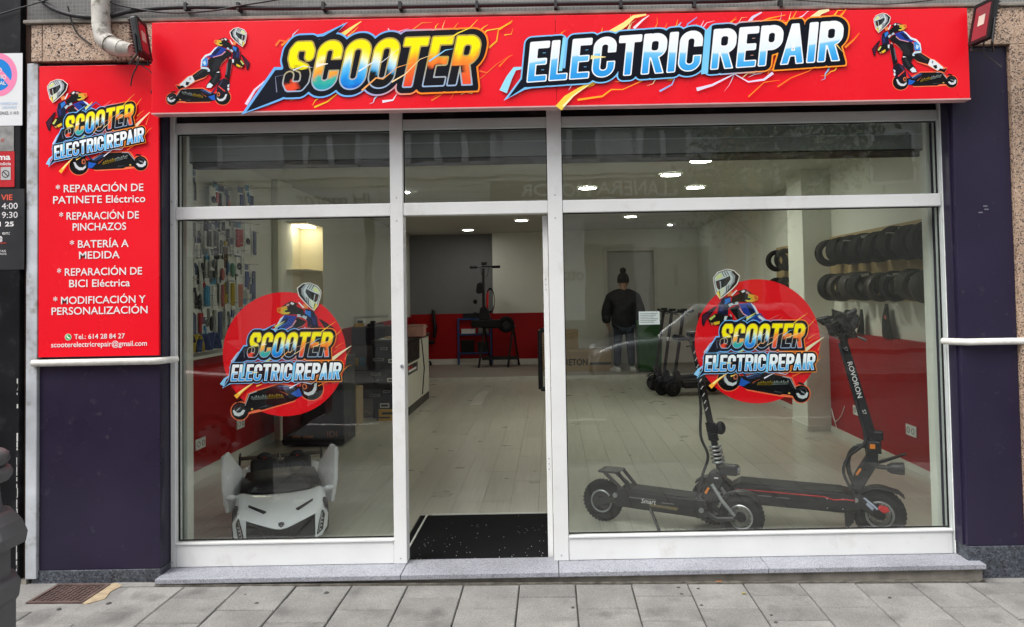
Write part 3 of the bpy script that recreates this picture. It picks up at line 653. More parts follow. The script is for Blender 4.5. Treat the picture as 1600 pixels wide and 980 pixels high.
# glyphs as signed distances (height 1)
def g_rr(x, y, cx, cy, hw, hh, r):
    r = min(r, hw, hh); qx = np.abs(x-cx)-hw+r; qy = np.abs(y-cy)-hh+r
    return np.hypot(np.maximum(qx, 0), np.maximum(qy, 0)) + np.minimum(np.maximum(qx, qy), 0) - r
def g_seg(x, y, a, b):
    dx, dy = b[0]-a[0], b[1]-a[1]; t = np.clip(((x-a[0])*dx+(y-a[1])*dy)/(dx*dx+dy*dy+1e-12), 0, 1); return np.hypot(x-a[0]-t*dx, y-a[1]-t*dy)
def g_poly(x, y, pts):
    d = None; ins = np.zeros(x.shape, bool); n = len(pts)
    for i in range(n):
        a, b = pts[i], pts[(i+1) % n]; q = g_seg(x, y, a, b); d = q if d is None else np.minimum(d, q)
        c = ((a[1] > y) != (b[1] > y)); ins ^= c & (x < (b[0]-a[0])*(y-a[1])/((b[1]-a[1]) or 1e-9)+a[0])
    return np.where(ins, -d, d)
WID = dict(S=.52, C=.50, O=.52, T=.50, E=.43, R=.52, L=.40, I=.17, P=.50, A=.54)
def glyph(ch, x, y, s):
    w = WID[ch]; h = s/2; bx = lambda a, b, c, d: g_rr(x, y, (a+b)/2, (c+d)/2, (b-a)/2, (d-c)/2, .012)
    ring = lambda cy, hh: np.abs(g_rr(x, y, w/2, cy, w/2-h, hh-h, (w/2-h)*.95))-h
    if ch == 'O': return ring(.5, .5)
    if ch == 'C': return np.maximum(ring(.5, .5), -bx(w*.5, w*1.4, .37, .63))
    if ch == 'S':
        p = [(w-h,.70),(w-h,.80),(w*.72,1-h),(w*.28,1-h),(h,.82),(h,.68),(w*.28,.55),(w*.72,.45),(w-h,.32),(w-h,.18),(w*.72,h),(w*.28,h),(h,.18),(h,.30)]
        d = None
        for a, b in zip(p, p[1:]): q = g_seg(x, y, a, b); d = q if d is None else np.minimum(d, q)
        return d-h
    if ch == 'T': return np.minimum(bx(0, w, 1-s*.95, 1), bx(w/2-h, w/2+h, 0, 1))
    if ch == 'I': return bx(0, w, 0, 1)
    if ch == 'L': return np.minimum(bx(0, s, 0, 1), bx(0, w, 0, s*.92))
    if ch == 'E': return np.minimum(np.minimum(bx(0, s, 0, 1), bx(0, w, 0, s*.9)), np.minimum(bx(0, w, 1-s*.9, 1), bx(0, w*.92, .5-s*.42, .5+s*.42)))
    if ch == 'A':
        d = np.minimum(g_seg(x, y, (h*.9, -.1), (w/2, 1-h*.4)), g_seg(x, y, (w-h*.9, -.1), (w/2, 1-h*.4)))-h*.95
        d = np.minimum(d, bx(w*.2, w*.8, .2, .2+s*.8)); return np.maximum(d, np.maximum(-y, y-1))
    top = np.minimum(np.abs(g_rr(x, y, w/2, .70, w/2-h, .30-h, .16))-h, bx(0, s, 0, 1))
    if ch == 'P': return top
    if ch == 'R': return np.minimum(top, np.maximum(g_seg(x, y, (w*.48, .48), (w-h*.9, -.1))-h, -y))
def word_fn(txt, s, gap, extra=None):
    lay = []; u = 0
    for ch in txt:
        if ch == ' ': u += .19; continue
        if ch == 'A': u -= .07
        lay.append((ch, u)); u += WID[ch]+gap
    tot = u-gap
    def fn(x, y):
        d = None
        for ch, o in lay:
            q = glyph(ch, x-o, y, s); d = q if d is None else np.minimum(d, q)
        return d
    def fn2(x, y):
        d = fn(x, y)
        for pg in extra or (): d = np.minimum(d, g_poly(x, y, pg))
        return d
    return fn, fn2, tot, lay
def mixc(a, b, t): a, b = lin(a), lin(b); return tuple(p+(q-p)*t for p, q in zip(a, b))
def ramp(st, t):
    if t <= st[0][0]: return lin(st[0][1])
    for (a, ca), (b, cb) in zip(st, st[1:]):
        if t <= b: return mixc(ca, cb, (t-a)/(b-a+1e-9))
    return lin(st[-1][1])
YE, OR, RD, BK = 'FFF000', 'FF9A2E', 'F0492C', '0B0C14'
RAMPS = [[(0, RD), (.16, 'E9512C'), (.2, BK), (.42, BK), (.46, YE), (1, 'FFF200')],
         [(0, '1B9FB0'), (.22, '3FB8A0'), (.30, OR), (.45, 'FFC24A'), (.6, 'FFF6B0'), (.68, YE), (1, YE)],
         [(0, '1060C8'), (.2, '1E9BEC'), (.42, '6CCBF5'), (.55, 'EAF6E0'), (.68, 'FFF46A'), (.78, YE), (1, YE)],
         [(0, '101010'), (.30, '101014'), (.34, '39A8E0'), (.5, 'C9ECF7'), (.62, 'FFF7B8'), (.74, YE), (1, YE)],
         [(0, 'E8402C'), (.35, 'F2722C'), (.55, OR), (.75, YE), (1, YE)],
         [(0, '0C0D18'), (.40, '10101A'), (.44, 'EE6A2C'), (.6, OR), (.78, YE), (1, YE)],
         [(0, 'EF5030'), (.35, 'F4702E'), (.55, OR), (.72, YE), (1, YE)]]
def word_scooter(A, bl, br, tl, mp, h=.022):
    fn, fn2, tot, lay = word_fn('SCOOTER', .172, .085, [[(-.05, .22), (.12, .42), (.2, .02)]])
    m2 = lambda u, v: mp(bl[0]+u/tot*(br[0]-bl[0])+v*(tl[0]-bl[0]), bl[1]+u/tot*(br[1]-bl[1])+v*(tl[1]-bl[1]))
    bx = (-.8, tot+.3, -.55, 1.4)
    A.poly([(-.76, -.46), (-.27, .50), (.10, .50), (.20, -.12), (-.05, -.22)], '6FB4F2', m2); A.poly([(.30, 1.12), (.62, 1.16), (1.10, 1.38), (.84, 1.08)], '6FB4F2', m2)
    A.sdf(fn2, .175, bx, h, lambda x, y: mixc('6FB4F2', 'FF8A2A', min(1, max(0, (x-1.7)/1.4-.25*(y-.4)))), m2)
    A.sdf(fn2, .140, bx, h, '0B0D18', m2)
    A.poly([(-.66, -.40), (-.23, .44), (.12, .44), (.22, -.06), (-.02, -.16)], '0E1222', m2); A.poly([(.36, 1.08), (.64, 1.10), (1.02, 1.32), (.80, 1.0)], '0E1222', m2); A.zig([(-.10, -.02), (-.2, .3), (.1, .36)], .02, '8A90A8', m2)
    A.sdf(fn, .030, bx, h, lambda x, y: mixc('B9A24E', '9FB7D8', max(0, min(1, (.5-y)*2))), m2)
    def col(x, y):
        k = 0
        for i, (ch, o) in enumerate(lay):
            if x > o-.03: k = i
        jag = .05*math.sin(x*23)+.03*math.sin(x*61)
        if k == 6 and y < .4 and x-lay[6][1] < .25: return lin('14121A')
        if k == 0 and y < .42 and x > .3: return lin(BK)
        return ramp(RAMPS[k], y+jag)
    A.sdf(fn, 0.0, bx, h*.8, col, m2)
    q = lambda P: [(u, v) for u, v in P]
    for P, w, c in ((((1.55, .35), (1.85, .55), (2.0, .52), (2.3, .78)), .035, 'E8EEF4'), (((1.7, -.05), (1.95, .2), (2.1, .17), (2.35, .4), (2.7, .5)), .04, 'FFB060'), (((2.3, .1), (2.55, .25), (2.8, .55), (3.1, .66)), .035, 'FFD9A0'), (((.15, .42), (.35, .5), (.55, .46)), .03, 'DDE8F0'), (((.62, .5), (.86, .53)), .09, 'FFF3E0'), (((3.0, .5), (3.3, .72), (3.45, .74)), .04, '8FD0F5')):
        A.zig(q(P), w, c, m2)
def word_repair(A, bl, br, tl, mp, h=.022):
    fn, fn2, tot, lay = word_fn('ELECTRIC REPAIR', .158, .085, None)
    m2 = lambda u, v: mp(bl[0]+u/tot*(br[0]-bl[0])+v*(tl[0]-bl[0]), bl[1]+u/tot*(br[1]-bl[1])+v*(tl[1]-bl[1]))
    bx = (-.6, tot+.32, -.6, 1.3)
    A.poly([(-.52, -.44), (-.18, .10), (.05, .2), (.2, -.16), (-.05, -.20)], '7DC4F5', m2)
    A.sdf(fn2, .17, bx, h, lambda x, y: mixc('7DC4F5', 'FF9A30', min(1, max(0, (x-4.4)/1.2))), m2)
    A.sdf(fn2, .135, bx, h, '0A0D1A', m2)
    A.poly([(-.42, -.38), (-.13, .10), (.05, .2), (.2, -.12), (-.05, -.13)], '0D1122', m2)
    A.poly([(.74, 1.08), (.82, 1.08), (.80, .22), (.72, .22)], '8ADAF7', m2); A.poly([(4.09, 1.0), (4.24, 1.12), (4.26, -.10), (4.10, -.12)], '7CCDF5', m2)
    A.sdf(fn, .022, bx, h, 'F4F8FC', m2)
    A.sdf(fn, -.006, bx, h*.8, lambda x, y: ramp([(0, '2E9BE6'), (.25, '47B0EE'), (.46, '78CBF6'), (.50, 'E4F2FB'), (1, 'FDFDFE')], y-.12*math.sin(x*.9)), m2)
    A.zig([(1.45, .52), (1.8, .5)], .1, 'FFE9A0', m2)

# rider on a scooter, traced in a 1161 x 980 grid; heading left
def art_scooter(A, mp):
    P = lambda pts, c: A.poly(pts, c, mp)
    glow = 'FF7A50'
    A.ell(415, 825, 96, 93, glow, mp); A.ell(990, 818, 74, 74, glow, mp)
    P([(550,752),(636,706),(824,703),(898,707),(940,768),(955,860),(830,872),(566,880),(480,790)], glow)
    P([(560,760),(640,715),(820,712),(890,715),(930,770),(950,800),(945,850),(900,845),(850,850),(830,862),(570,870),(500,850),(490,780)], '131316')
    A.ell(415, 825, 89, 86, '0C0C0E', mp); A.ell(428, 818, 58, 52, '55595E', mp); A.ell(424, 812, 50, 44, '17171B', mp)
    P([(362,795),(380,785),(392,815),(415,840),(450,845),(478,825),(480,845),(455,868),(415,868),(385,845)], 'D4D8DC')
    P([(330,640),(390,605),(440,640),(470,690),(480,760),(420,800),(360,790),(340,740),(325,690)], '1A1726')
    P([(400,620),(432,645),(460,695),(448,705),(415,660)], '3A3550')
    P([(380,755),(455,690),(460,702),(392,764)], 'E0463E')
    P([(330,680),(355,690),(350,720),(340,712)], 'E6E9F0'); P([(335,720),(358,728),(350,755),(338,750)], 'E6E9F0')
    A.ell(460, 790, 18, 24, 'D9744A', mp); A.ell(462, 792, 10, 14, '3A2018', mp)
    P([(505,790),(530,800),(580,810),(540,850),(500,855)], '1F5FC0')
    P([(470,690),(545,770),(600,735),(660,720),(650,750),(600,775),(570,790),(520,770)], '23345E'); A.zig([(545,775),(600,745),(655,728)], 7, '7FA8E8', mp); A.zig([(430,620),(470,670),(540,700)], 6, '8890B8', mp)
    A.ell(990, 818, 66, 67, '0C0C0E', mp); A.ell(994, 812, 44, 46, '4A4D52', mp); A.ell(990, 808, 38, 38, '17171B', mp)
    P([(950,825),(965,815),(990,830),(1015,825),(1030,795),(1043,800),(1040,835),(1010,855),(975,850)], 'D4D8DC'); P([(975,790),(1010,800),(1020,815),(990,805)], '8E9298')
    A.zig([(820,714),(880,716),(940,790)], 8, 'B0B4C0', mp, .6); P([(940,742),(960,730),(1000,738),(996,748),(965,746)], '101014')
    x = 640; k = 0
    while x < 862:
        y = 812-(x-640)*.24; c = ('E9C24A' if x < 750 else 'D8E6E2')
        A.zig([(x, y+10), (x+9, y-16-(k % 3)*5), (x+14, y+4), (x+20, y-8)], 7, c, mp, .6); x += 17; k += 1
    A.zig([(600,812),(625,790),(655,765)], 7, 'C06038', mp); A.ell(897, 832, 9, 6, 'E6C060', mp)
    A.zig([(780,842),(850,838)], 6, '5A5E66', mp)
def art_stem(A, mp):
    P = lambda pts, c: A.poly(pts, c, mp)
    P([(275,400),(325,390),(380,600),(330,640)], '141418'); P([(330,440),(345,435),(368,570),(352,578)], '5A5C66'); A.zig([(284,430),(320,600)], 6, 'C8606A', mp)
    P([(85,450),(160,360),(182,350),(150,440),(130,480),(125,535),(105,520)], '231322'); P([(96,455),(150,392),(128,470),(120,510)], '4A2038')
def art_legs(A, mp):
    P = lambda pts, c: A.poly(pts, c, mp)
    P([(540,535),(560,482),(640,487),(755,558),(800,572),(905,655),(945,662),(905,728),(830,705),(715,640),(600,600)], 'FF8058')
    P([(545,545),(560,490),(640,495),(745,565),(720,625),(600,590)], '17181B'); P([(600,510),(640,510),(720,570),(700,580)], '303236')
    P([(745,565),(790,575),(895,660),(880,690),(830,695),(720,630)], 'E2EAEE'); P([(775,640),(820,630),(825,670),(800,675)], '121214'); A.zig([(765,600),(780,580),(775,620)], 6, '8090A0', mp)
    P([(830,695),(860,670),(900,680),(937,665),(905,720),(880,705)], '0E0E10')
    P([(420,560),(440,520),(500,520),(550,560),(530,600),(600,700),(580,715),(510,700),(440,640)], '17181B'); P([(450,570),(480,560),(530,650),(505,660)], '2E3034')
    P([(435,535),(490,512),(495,538),(440,548)], 'E8EEF0'); P([(515,685),(550,655),(580,680),(590,712),(540,715)], 'DDE9EE')
def art_body(A, mp):
    P = lambda pts, c: A.poly(pts, c, mp)
    P([(280,340),(340,290),(420,350),(520,370),(560,400),(555,480),(550,560),(430,530),(435,480),(380,410)], '15161A'); P([(400,400),(470,390),(520,470),(510,530),(450,510)], '24262B')
    P([(340,280),(430,245),(500,300),(560,340),(540,370),(490,365),(420,350),(380,320)], '1D3C9A'); P([(400,270),(450,275),(520,340),(470,345)], '101B40')
    P([(560,370),(600,370),(635,410),(640,460),(570,470),(560,420)], '3E8AD8'); P([(590,400),(620,420),(600,455),(580,440)], 'BFE0F4')
    P([(430,245),(470,260),(530,320),(590,340),(635,390),(645,460),(640,495),(630,450),(620,400),(580,360),(520,340),(480,290)], 'DCE8F4')
    P([(540,510),(570,480),(640,470),(645,495),(590,500),(565,530),(545,530)], 'C6DDE8'); P([(555,515),(580,500),(590,505),(570,522)], '46545E')
    P([(352,315),(360,306),(402,342),(500,366),(500,375),(398,352)], 'D99AA8'); A.zig([(340,390),(400,440),(430,500)], 6, 'D08070', mp); A.zig([(545,375),(562,400),(558,460)], 7, 'D99AA8', mp)
    P([(185,330),(205,272),(255,245),(292,300),(272,340),(285,395),(240,400),(200,410)], '151A38'); P([(225,275),(265,252),(272,280),(235,322)], '2E7AD0'); P([(205,330),(230,320),(235,380),(212,385)], '2A2F6A'); A.zig([(196,300),(190,350),(205,400)], 5, 'C04A6A', mp)
    P([(140,470),(180,410),(260,395),(288,450),(240,490),(170,505)], '14140F'); P([(190,480),(235,455),(240,478),(205,500)], 'E8C030'); P([(148,462),(182,418),(192,428),(165,472)], 'CDD470'); P([(165,490),(200,484),(185,508)], 'C88A50')
    P([(262,408),(285,400),(280,445),(265,440)], 'D8E2E8'); A.zig([(300,380),(320,400)], 10, 'B0C0C8', mp)
    P([(275,245),(330,195),(400,185),(472,210),(440,240),(380,252),(330,268),(285,295)], '121316')
    P([(300,190),(350,153),(390,160),(440,178),(395,202),(340,198)], '241418'); P([(330,178),(350,160),(362,170),(345,188)], 'E6E6E8'); P([(365,172),(385,165),(400,178),(380,186)], 'C8A0A0')
    P([(395,178),(470,178),(478,205),(440,238),(398,248),(380,235),(420,225),(432,205),(392,196)], 'E8A838'); P([(440,182),(468,184),(474,204),(455,214)], 'D8622A'); A.zig([(395,205),(425,208),(420,232),(385,240)], 10, 'C6E04A', mp, .5)
    P([(225,215),(265,200),(272,235),(240,248)], 'F08A50'); P([(275,235),(300,180),(290,180),(262,232)], 'E8EAEC')
    P([(262,308),(285,290),(330,265),(340,285),(300,302),(278,328)], 'BCC8D0'); A.ell(300, 285, 12, 9, '2A3038', mp)
def art_helmet(A, mp):
    P = lambda pts, c: A.poly(pts, c, mp)
    P([(100,115),(130,70),(200,44),(252,54),(297,92),(282,152),(246,195),(184,250),(155,270),(124,228),(104,150)], 'F4ECE8')
    P([(105,115),(135,75),(200,50),(250,60),(290,95),(275,150),(240,190),(180,245),(155,262),(130,225),(110,150)], '14161A')
    P([(108,118),(138,80),(200,56),(232,62),(258,95),(255,140),(230,178),(205,212),(180,236),(157,255),(135,225),(120,175)], 'CDD4D6')
    P([(235,66),(262,95),(258,140),(228,178),(216,182),(240,140),(244,104),(222,70)], '9AA2A6')
    P([(120,140),(185,115),(222,95),(228,122),(200,165),(150,205),(130,185)], '121417'); P([(190,118),(218,102),(220,122),(196,160),(176,172)], '3A3F40')
    P([(122,145),(138,136),(150,200),(134,188)], '4A2A1C'); P([(148,140),(156,137),(164,192),(157,197)], 'B8BCC0')
    P([(112,128),(130,95),(160,80),(170,100),(150,118)], 'D8DE9A'); P([(130,225),(142,206),(190,172),(180,236),(157,258),(148,255)], 'DCE2C8'); P([(130,222),(146,208),(160,262),(150,260)], 'F0D850'); A.zig([(150,210),(158,250)], 9, '1A1A1C', mp)
    for a in (163, 180, 196): A.zig([(a, 72-(a-163)*.3), (a+20, 104-(a-163)*.35)], 6, '22262A', mp, .8)
    A.zig([(205,170),(200,215)], 6, '30343A', mp, .9); A.zig([(217,160),(212,205)], 5, '30343A', mp, .9)
def sim(p1, q1, p2, q2, mirror=False):
    """similarity taking p1->q1, p2->q2 (optionally mirrored)"""
    a = complex(*p1); b = complex(*p2); c = complex(*q1); d = complex(*q2)
    if mirror: a, b = a.conjugate()*-1, b.conjugate()*-1
    k = (d-c)/(b-a)
    def f(x, y):
        z = complex(x, y)
        if mirror: z = z.conjugate()*-1
        w = (z-a)*k+c; return (w.real, w.imag)
    return f
def aff3(src, dst):
    M = np.array([[x, y, 1] for x, y in src]); T = np.linalg.solve(M, np.array(dst, float)); return lambda x, y: tuple(np.array([x, y, 1])@T)
def zoomed(x0, y0, s, Y):
    """trace grid -> photo pixel -> point on the sign plane"""
    def f(x, y):
        p = W(x0+x/s, y0+y/s, Y); return (p.x, p.z)
    return f
def chain(f, g): return lambda x, y: g(*f(x, y))

# ------------------------------------------------------------------ fascia sign
YS_ = -0.24
fs = thing('fascia_sign', 'long red fascia sign box reading SCOOTER ELECTRIC REPAIR above the window', 'sign')
gx0 = (W(237, 38, YS_).x+W(237, 179, YS_).x)/2; gx1 = (W(1510, 10, YS_).x+W(1517, 151, YS_).x)/2
gz1 = (W(237, 38, YS_).z+W(1510, 10, YS_).z)/2; gz0 = (W(237, 179, YS_).z+W(1517, 151, YS_).z)/2
B('sign_panel', 'sign_red', fs, (gx0, W(869, 90, YS_).x-.0008, YS_, -.172, gz0, gz1), (W(869, 90, YS_).x+.0008, gx1, YS_, -.172, gz0, gz1), bev=.002)
B('edge_trim', mat('trim_pale', (.62, .35, .35), .4), fs, (gx0-.002, gx1+.002, YS_-.002, -.172, gz0-.008, gz0-.0005))
z2 = zoomed(380, 0, 3.3333, YS_); z3 = zoomed(780, 0, 2.857, YS_); idp = zoomed(0, 0, 1, YS_)
A = Art(YS_-.0006)
for P, w, c in ((((500,195),(560,150),(615,112)), 26, 'FFE27A'), (((545,190),(575,165),(600,140)), 10, 'FFB040'), (((15,545),(60,470),(110,425),(150,410)), 16, 'F2D9F0'), (((40,552),(85,500),(120,450)), 12, 'B8D8F5'), (((60,565),(130,548),(190,520)), 16, '7CC4F2'),
                (((770,190),(810,165),(860,150)), 8, 'F0C8E8'), (((870,165),(930,120),(985,118)), 7, 'FF9A40'), (((910,190),(950,160),(1000,155)), 6, 'F0A0C0'), (((725,530),(780,522),(800,490)), 14, 'F4E8F4'), (((980,525),(1040,490),(1065,455)), 8, 'FF7A30'),
                (((1230,370),(1270,380),(1320,335),(1390,290)), 9, 'FF7038'), (((1235,410),(1275,378)), 6, 'FF7038'), (((370,560),(440,530),(490,490),(560,500)), 10, 'FFC030'), (((1280,250),(1320,215),(1330,150),(1400,115)), 11, 'FFB030'), (((1220,205),(1270,160),(1340,148),(1395,122)), 9, 'FFD040'), (((755,150),(768,168)), 6, 'F8E0F0')):
    A.zig(P, w, c, z2)
rz_ = random.Random(21)
def sparks(A, n, x0, x1, ytop, ybot, cols):
    for k in range(n):
        up = rz_.random() < .6; x = rz_.uniform(x0, x1); f = (x-x0)/(x1-x0); y = (ytop[0]+(ytop[1]-ytop[0])*f) if up else (ybot[0]+(ybot[1]-ybot[0])*f)
        P = [(x, y)]; a = rz_.uniform(.35, 1.0)
        for q in range(rz_.randint(2, 4)):
            l = rz_.uniform(5, 12); b = a+rz_.uniform(-.7, .7); x += l*math.cos(b)*(1 if up else -1); y += l*math.sin(b)*(-1 if up else 1); P.append((x, y))
        P = [(min(1508, max(244, px)), min(172-(px-237)*.0205, max(40-(px-237)*.0215, py))) for px, py in P]
        A.zig(P, rz_.uniform(1.6, 4.2), rz_.choice(cols), idp, .1)
sparks(A, 30, 430, 790, (72, 55), (146, 134), ['FFC83A', 'FF9A38', 'F4E6F2', 'FFE890', 'FF7A3A', 'BFDDF6'])
sparks(A, 40, 810, 1320, (66, 32), (134, 100), ['FFC83A', 'FF9A38', 'E6DCF6', 'FFF0B0', '8FC4F2', 'FF8A38'])
word_scooter(A, (441, 143), (738, 132), (457, 67), idp)
for P, w, c in ((((1060,215),(1120,175),(1180,150),(1222,105)), 9, 'FFE040'),):
    A.zig(P, w, c, z2)
for P, w, c in ((((265,485),(300,440),(360,400),(420,368)), 34, 'FFD650'), (((285,478),(330,430),(400,380)), 10, 'FFF6C0'), (((350,448),(460,432),(500,402),(550,402),(640,362)), 9, 'FFB030'), (((715,410),(770,380),(785,345)), 9, '8FB8F0'), (((880,402),(950,382),(1050,332)), 16, 'E6DCF6'), (((1220,328),(1180,358),(1110,368),(1050,334)), 13, 'E6DCF6'),
                (((1110,435),(1180,370),(1250,360)), 6, 'FF8A30'), (((1240,390),(1300,350),(1380,320),(1420,290)), 7, 'FF7A30'), (((485,160),(560,112),(600,78),(655,68)), 30, 'FFE890'), (((600,130),(640,92),(668,72)), 12, 'F2E6F2'), (((830,150),(840,110),(882,80)), 10, '6FA8F0'), (((895,130),(912,95)), 6, 'F0D0E8'), (((905,130),(925,105),(960,96)), 5, 'F0D0E8'),
                (((1098,125),(1130,80),(1170,58)), 20, 'DCD4EE'), (((1150,108),(1200,86),(1275,70)), 9, 'FFA830'), (((1280,108),(1310,80),(1325,52)), 10, 'FF9A30'), (((1395,92),(1430,58),(1470,48)), 34, 'F2E8B0'), (((1495,105),(1525,70),(1545,45)), 14, 'FFA028'), (((1540,215),(1580,180),(1605,150)), 10, 'FF8A2A'), (((0,135),(60,95)), 8, 'FFC030'), (((0,300),(40,258),(60,248)), 7, 'FF7A30'),
                (((18,412),(45,350),(70,310),(112,305)), 36, '9CE0F5'), (((80,405),(145,385)), 14, '9CD8F5')):
    A.zig(P, w, c, z3, .25)
word_repair(A, (824, 129), (1311, 95), (830, 68), idp)
A.zig([(1500,200),(1530,235)], 6, 'FFD070', z3)
A.build('lettering', 'print', fs)
zr = zoomed(1350, 15, 7.256, YS_)
A = Art(YS_-.0006)
for f in (art_scooter, art_stem, art_legs, art_body, art_helmet): f(A, zr)
A.build('rider_print', 'print', fs)
zl_ = zoomed(245, 35, 7.256, YS_); mr_ = sim((415, 825), (748, 850), (990, 818), (175, 870), True)
A = Art(YS_-.0006)
for f in (art_scooter, art_stem, art_legs, art_body, art_helmet): f(A, chain(mr_, zl_))
A.build('rider_print', 'print', fs)

# ------------------------------------------------------------------ stacked logo (board and window stickers)
Z4 = [(135, 590), (1250, 570), (320, 110)]
def stacked(A, t4, base):
    """t4: maps the trace grid of the right sticker onto the trace grid of this one"""
    mp = chain(t4, base)
    for P, w, c in ((((560,50),(660,-10)), 22, 'E8E27A'), (((600,60),(700,0),(760,60)), 26, '2458A8'), (((560,70),(650,10)), 16, 'A8D8E8'), (((740,90),(840,40),(900,10)), 6, 'F0A0A0'), (((860,80),(940,30)), 5, 'FF9A60'), (((1160,160),(1215,110),(1262,55)), 9, 'FFD050'), (((1190,260),(1230,230),(1285,205)), 9, 'FF9A30'), (((1170,310),(1230,265),(1300,240)), 7, 'FF7A30'),
                    (((1120,405),(1240,315),(1350,240)), 44, 'F8E6C0'), (((1265,505),(1320,445),(1365,430)), 8, 'FF9A40'), (((1290,380),(1310,330),(1345,270)), 6, 'FFB050'), (((130,400),(190,310),(250,265)), 18, 'C8D8F4'), (((200,400),(260,380),(320,360)), 26, '78B8EC'), (((150,380),(215,300)), 8, 'F8E8F4'), (((420,440),(500,390),(560,350)), 34, 'DDE27A'), (((700,420),(760,385),(900,400)), 8, '9FD0F0'),
                    (((1030,640),(1110,605),(1160,585)), 8, 'FF8A30'), (((740,660),(800,628),(860,600)), 14, 'E8E8F8'), (((860,600),(960,620),(1010,590)), 10, 'CFE0F8'), (((45,630),(75,570),(125,530)), 46, '8CCBF2'), (((190,750),(265,680),(370,605)), 44, 'FFB840'), (((220,715),(300,650),(360,610)), 16, 'FFF0A8'), (((400,640),(460,620)), 14, 'F4D060')):
        A.zig(P, w, c, mp)
    word_scooter(A, (285, 350), (1128, 345), (325, 108), mp, .026)
    word_repair(A, (135, 590), (1250, 570), (148, 428), mp, .026)
    A.zig([(1040,100),(1110,45),(1185,-5)], 9, 'FFD850', mp); A.zig([(960,250),(1040,220),(1120,190),(1190,130)], 8, 'FFE0A0', mp)
# right window sticker
YD = .0128
dec = thing('window_sticker', 'round red rider sticker with its rider heading left on the right window', 'sticker')
base = zoomed(1080, 490, 6.533, YD)
A = Art(YD, 6e-5); p = lambda x, y: (lambda q: (q.x, q.z))(W(x, y, YD))
A.ell(1183.5, 533.5, 98, 97, 'EE1220', p, 72)
art_scooter(A, chain(sim((415, 825), (385, 675), (990, 818), (1122, 820)), base))
b3 = zoomed(1090, 410, 8.909, YD)
bust = sim((200, 150), (400, 290), (440, 210), (770, 510)); art_stem(A, chain(bust, b3)); art_body(A, chain(bust, b3))
art_helmet(A, chain(sim((200, 150), (400, 290), (110, 118), (232, 222)), b3))
stacked(A, lambda x, y: (x, y), base)
A.build('sticker_print', 'vinyl', dec)
# left window sticker (rider mirrored, scooter climbing to the right)
dec = thing('window_sticker', 'round red rider sticker with its rider heading right on the left window', 'sticker')
base5 = zoomed(345, 430, 4.261, YD)
A = Art(YD, 6e-5); A.ell(444.5, 553.5, 96.5, 97, 'EE1220', p, 72)
art_scooter(A, chain(sim((415, 825), (605, 757), (990, 818), (128, 905), True), base5))
bust = sim((200, 150), (590, 135), (440, 210), (410, 240), True); art_stem(A, chain(bust, base5)); art_body(A, chain(bust, base5))
art_helmet(A, chain(sim((200, 150), (588, 137), (110, 118), (664, 112), True), base5))
stacked(A, aff3(Z4, [(70, 705), (795, 690), (205, 385)]), base5)
A.build('sticker_print', 'vinyl', dec)

# ------------------------------------------------------------------ red service board
YB = -0.158
sbd = thing('service_board', 'tall red board listing repair services in white capitals left of the window', 'sign')
bz1 = zs(102, 150, YB); bz0 = zs(557, 155, YB)
B('board', 'sign_red', sbd, (LX0+.004, xs(248, 330, YB), YB, YF-.001, bz0, bz1), bev=.002)
base6 = zoomed(60, 110, 5.767, YB-.001)
A = Art(YB-.0006)
art_scooter(A, chain(sim((415, 825), (365, 858), (990, 818), (920, 838)), base6))
b1 = sim((200, 150), (180, 182), (440, 210), (410, 240)); art_stem(A, chain(b1, base6)); art_body(A, chain(b1, base6)); art_helmet(A, chain(b1, base6))
stacked(A, aff3(Z4, [(155, 810), (960, 640), (258, 425)]), base6)
A.build('logo_print', 'print', sbd)
def textfit(txt, x0, x1, yb, cap, Y, m, parent, name='lettering', bold=.012, back=False, shear=0.0):
    t = text_mb(txt, 1.0, Matrix.Identity(4), bold=bold, align='LEFT', shear=shear)
    v = np.array(t.v); lo, hi = v[:, 0].min(), v[:, 0].max(); a = W(x0, yb, Y); b_ = W(x1, yb, Y); c = W((x0+x1)/2, yb-cap, Y)
    sx = (b_.x-a.x)/(hi-lo); szz = (c.z-(a.z+b_.z)/2)/0.70; zb = (a.z+b_.z)/2
    t.v = [(a.x+(q[0]-lo)*sx, Y, zb+q[1]*szz) for q in v]
    return t.build(name, m, parent)
mat('ink_white', (.82, .80, .80), .4, var=.02)
YT = YB-.0022
for txt, a, b_, y, h in (('* REPARACIÓN DE', 87, 224, 299.5, 11.5), ('PATINETE Eléctrico', 83, 227, 317, 11.5), ('* REPARACIÓN DE', 92.5, 217, 342.5, 11.5), ('PINCHAZOS', 113.5, 197, 359.8, 11.5), ('* BATERÍA A', 109, 201, 386.6, 11.5), ('MEDIDA', 123.5, 187, 404, 11.5),
                         ('* REPARACIÓN DE', 89, 222, 430, 11.5), ('BICI Eléctrica', 108, 203, 448, 11.5), ('* MODIFICACIÓN Y', 83, 227.5, 474.2, 11.5), ('PERSONALIZACIÓN', 80.5, 230.5, 490.8, 11.5), ('Tel.: 614 28 84 27', 116, 195, 529.3, 7.6), ('scooterelectricrepair@gmail.com', 80, 229.5, 541.5, 8.0)):
    textfit(txt, a, b_, y, h, YT, 'ink_white', sbd, bold=.009)
A = Art(YT); q = zoomed(0, 0, 1, YT)
A.ell(106.5, 526.8, 5.2, 5.2, 'E8F0E8', q); A.ell(106.5, 526.8, 4.5, 4.5, '3FA84A', q); A.zig([(104.5, 524.2), (105.6, 527), (108.8, 529)], 2.0, 'F4F8F4', q, .9)
A.build('phone_icon', 'print', sbd)
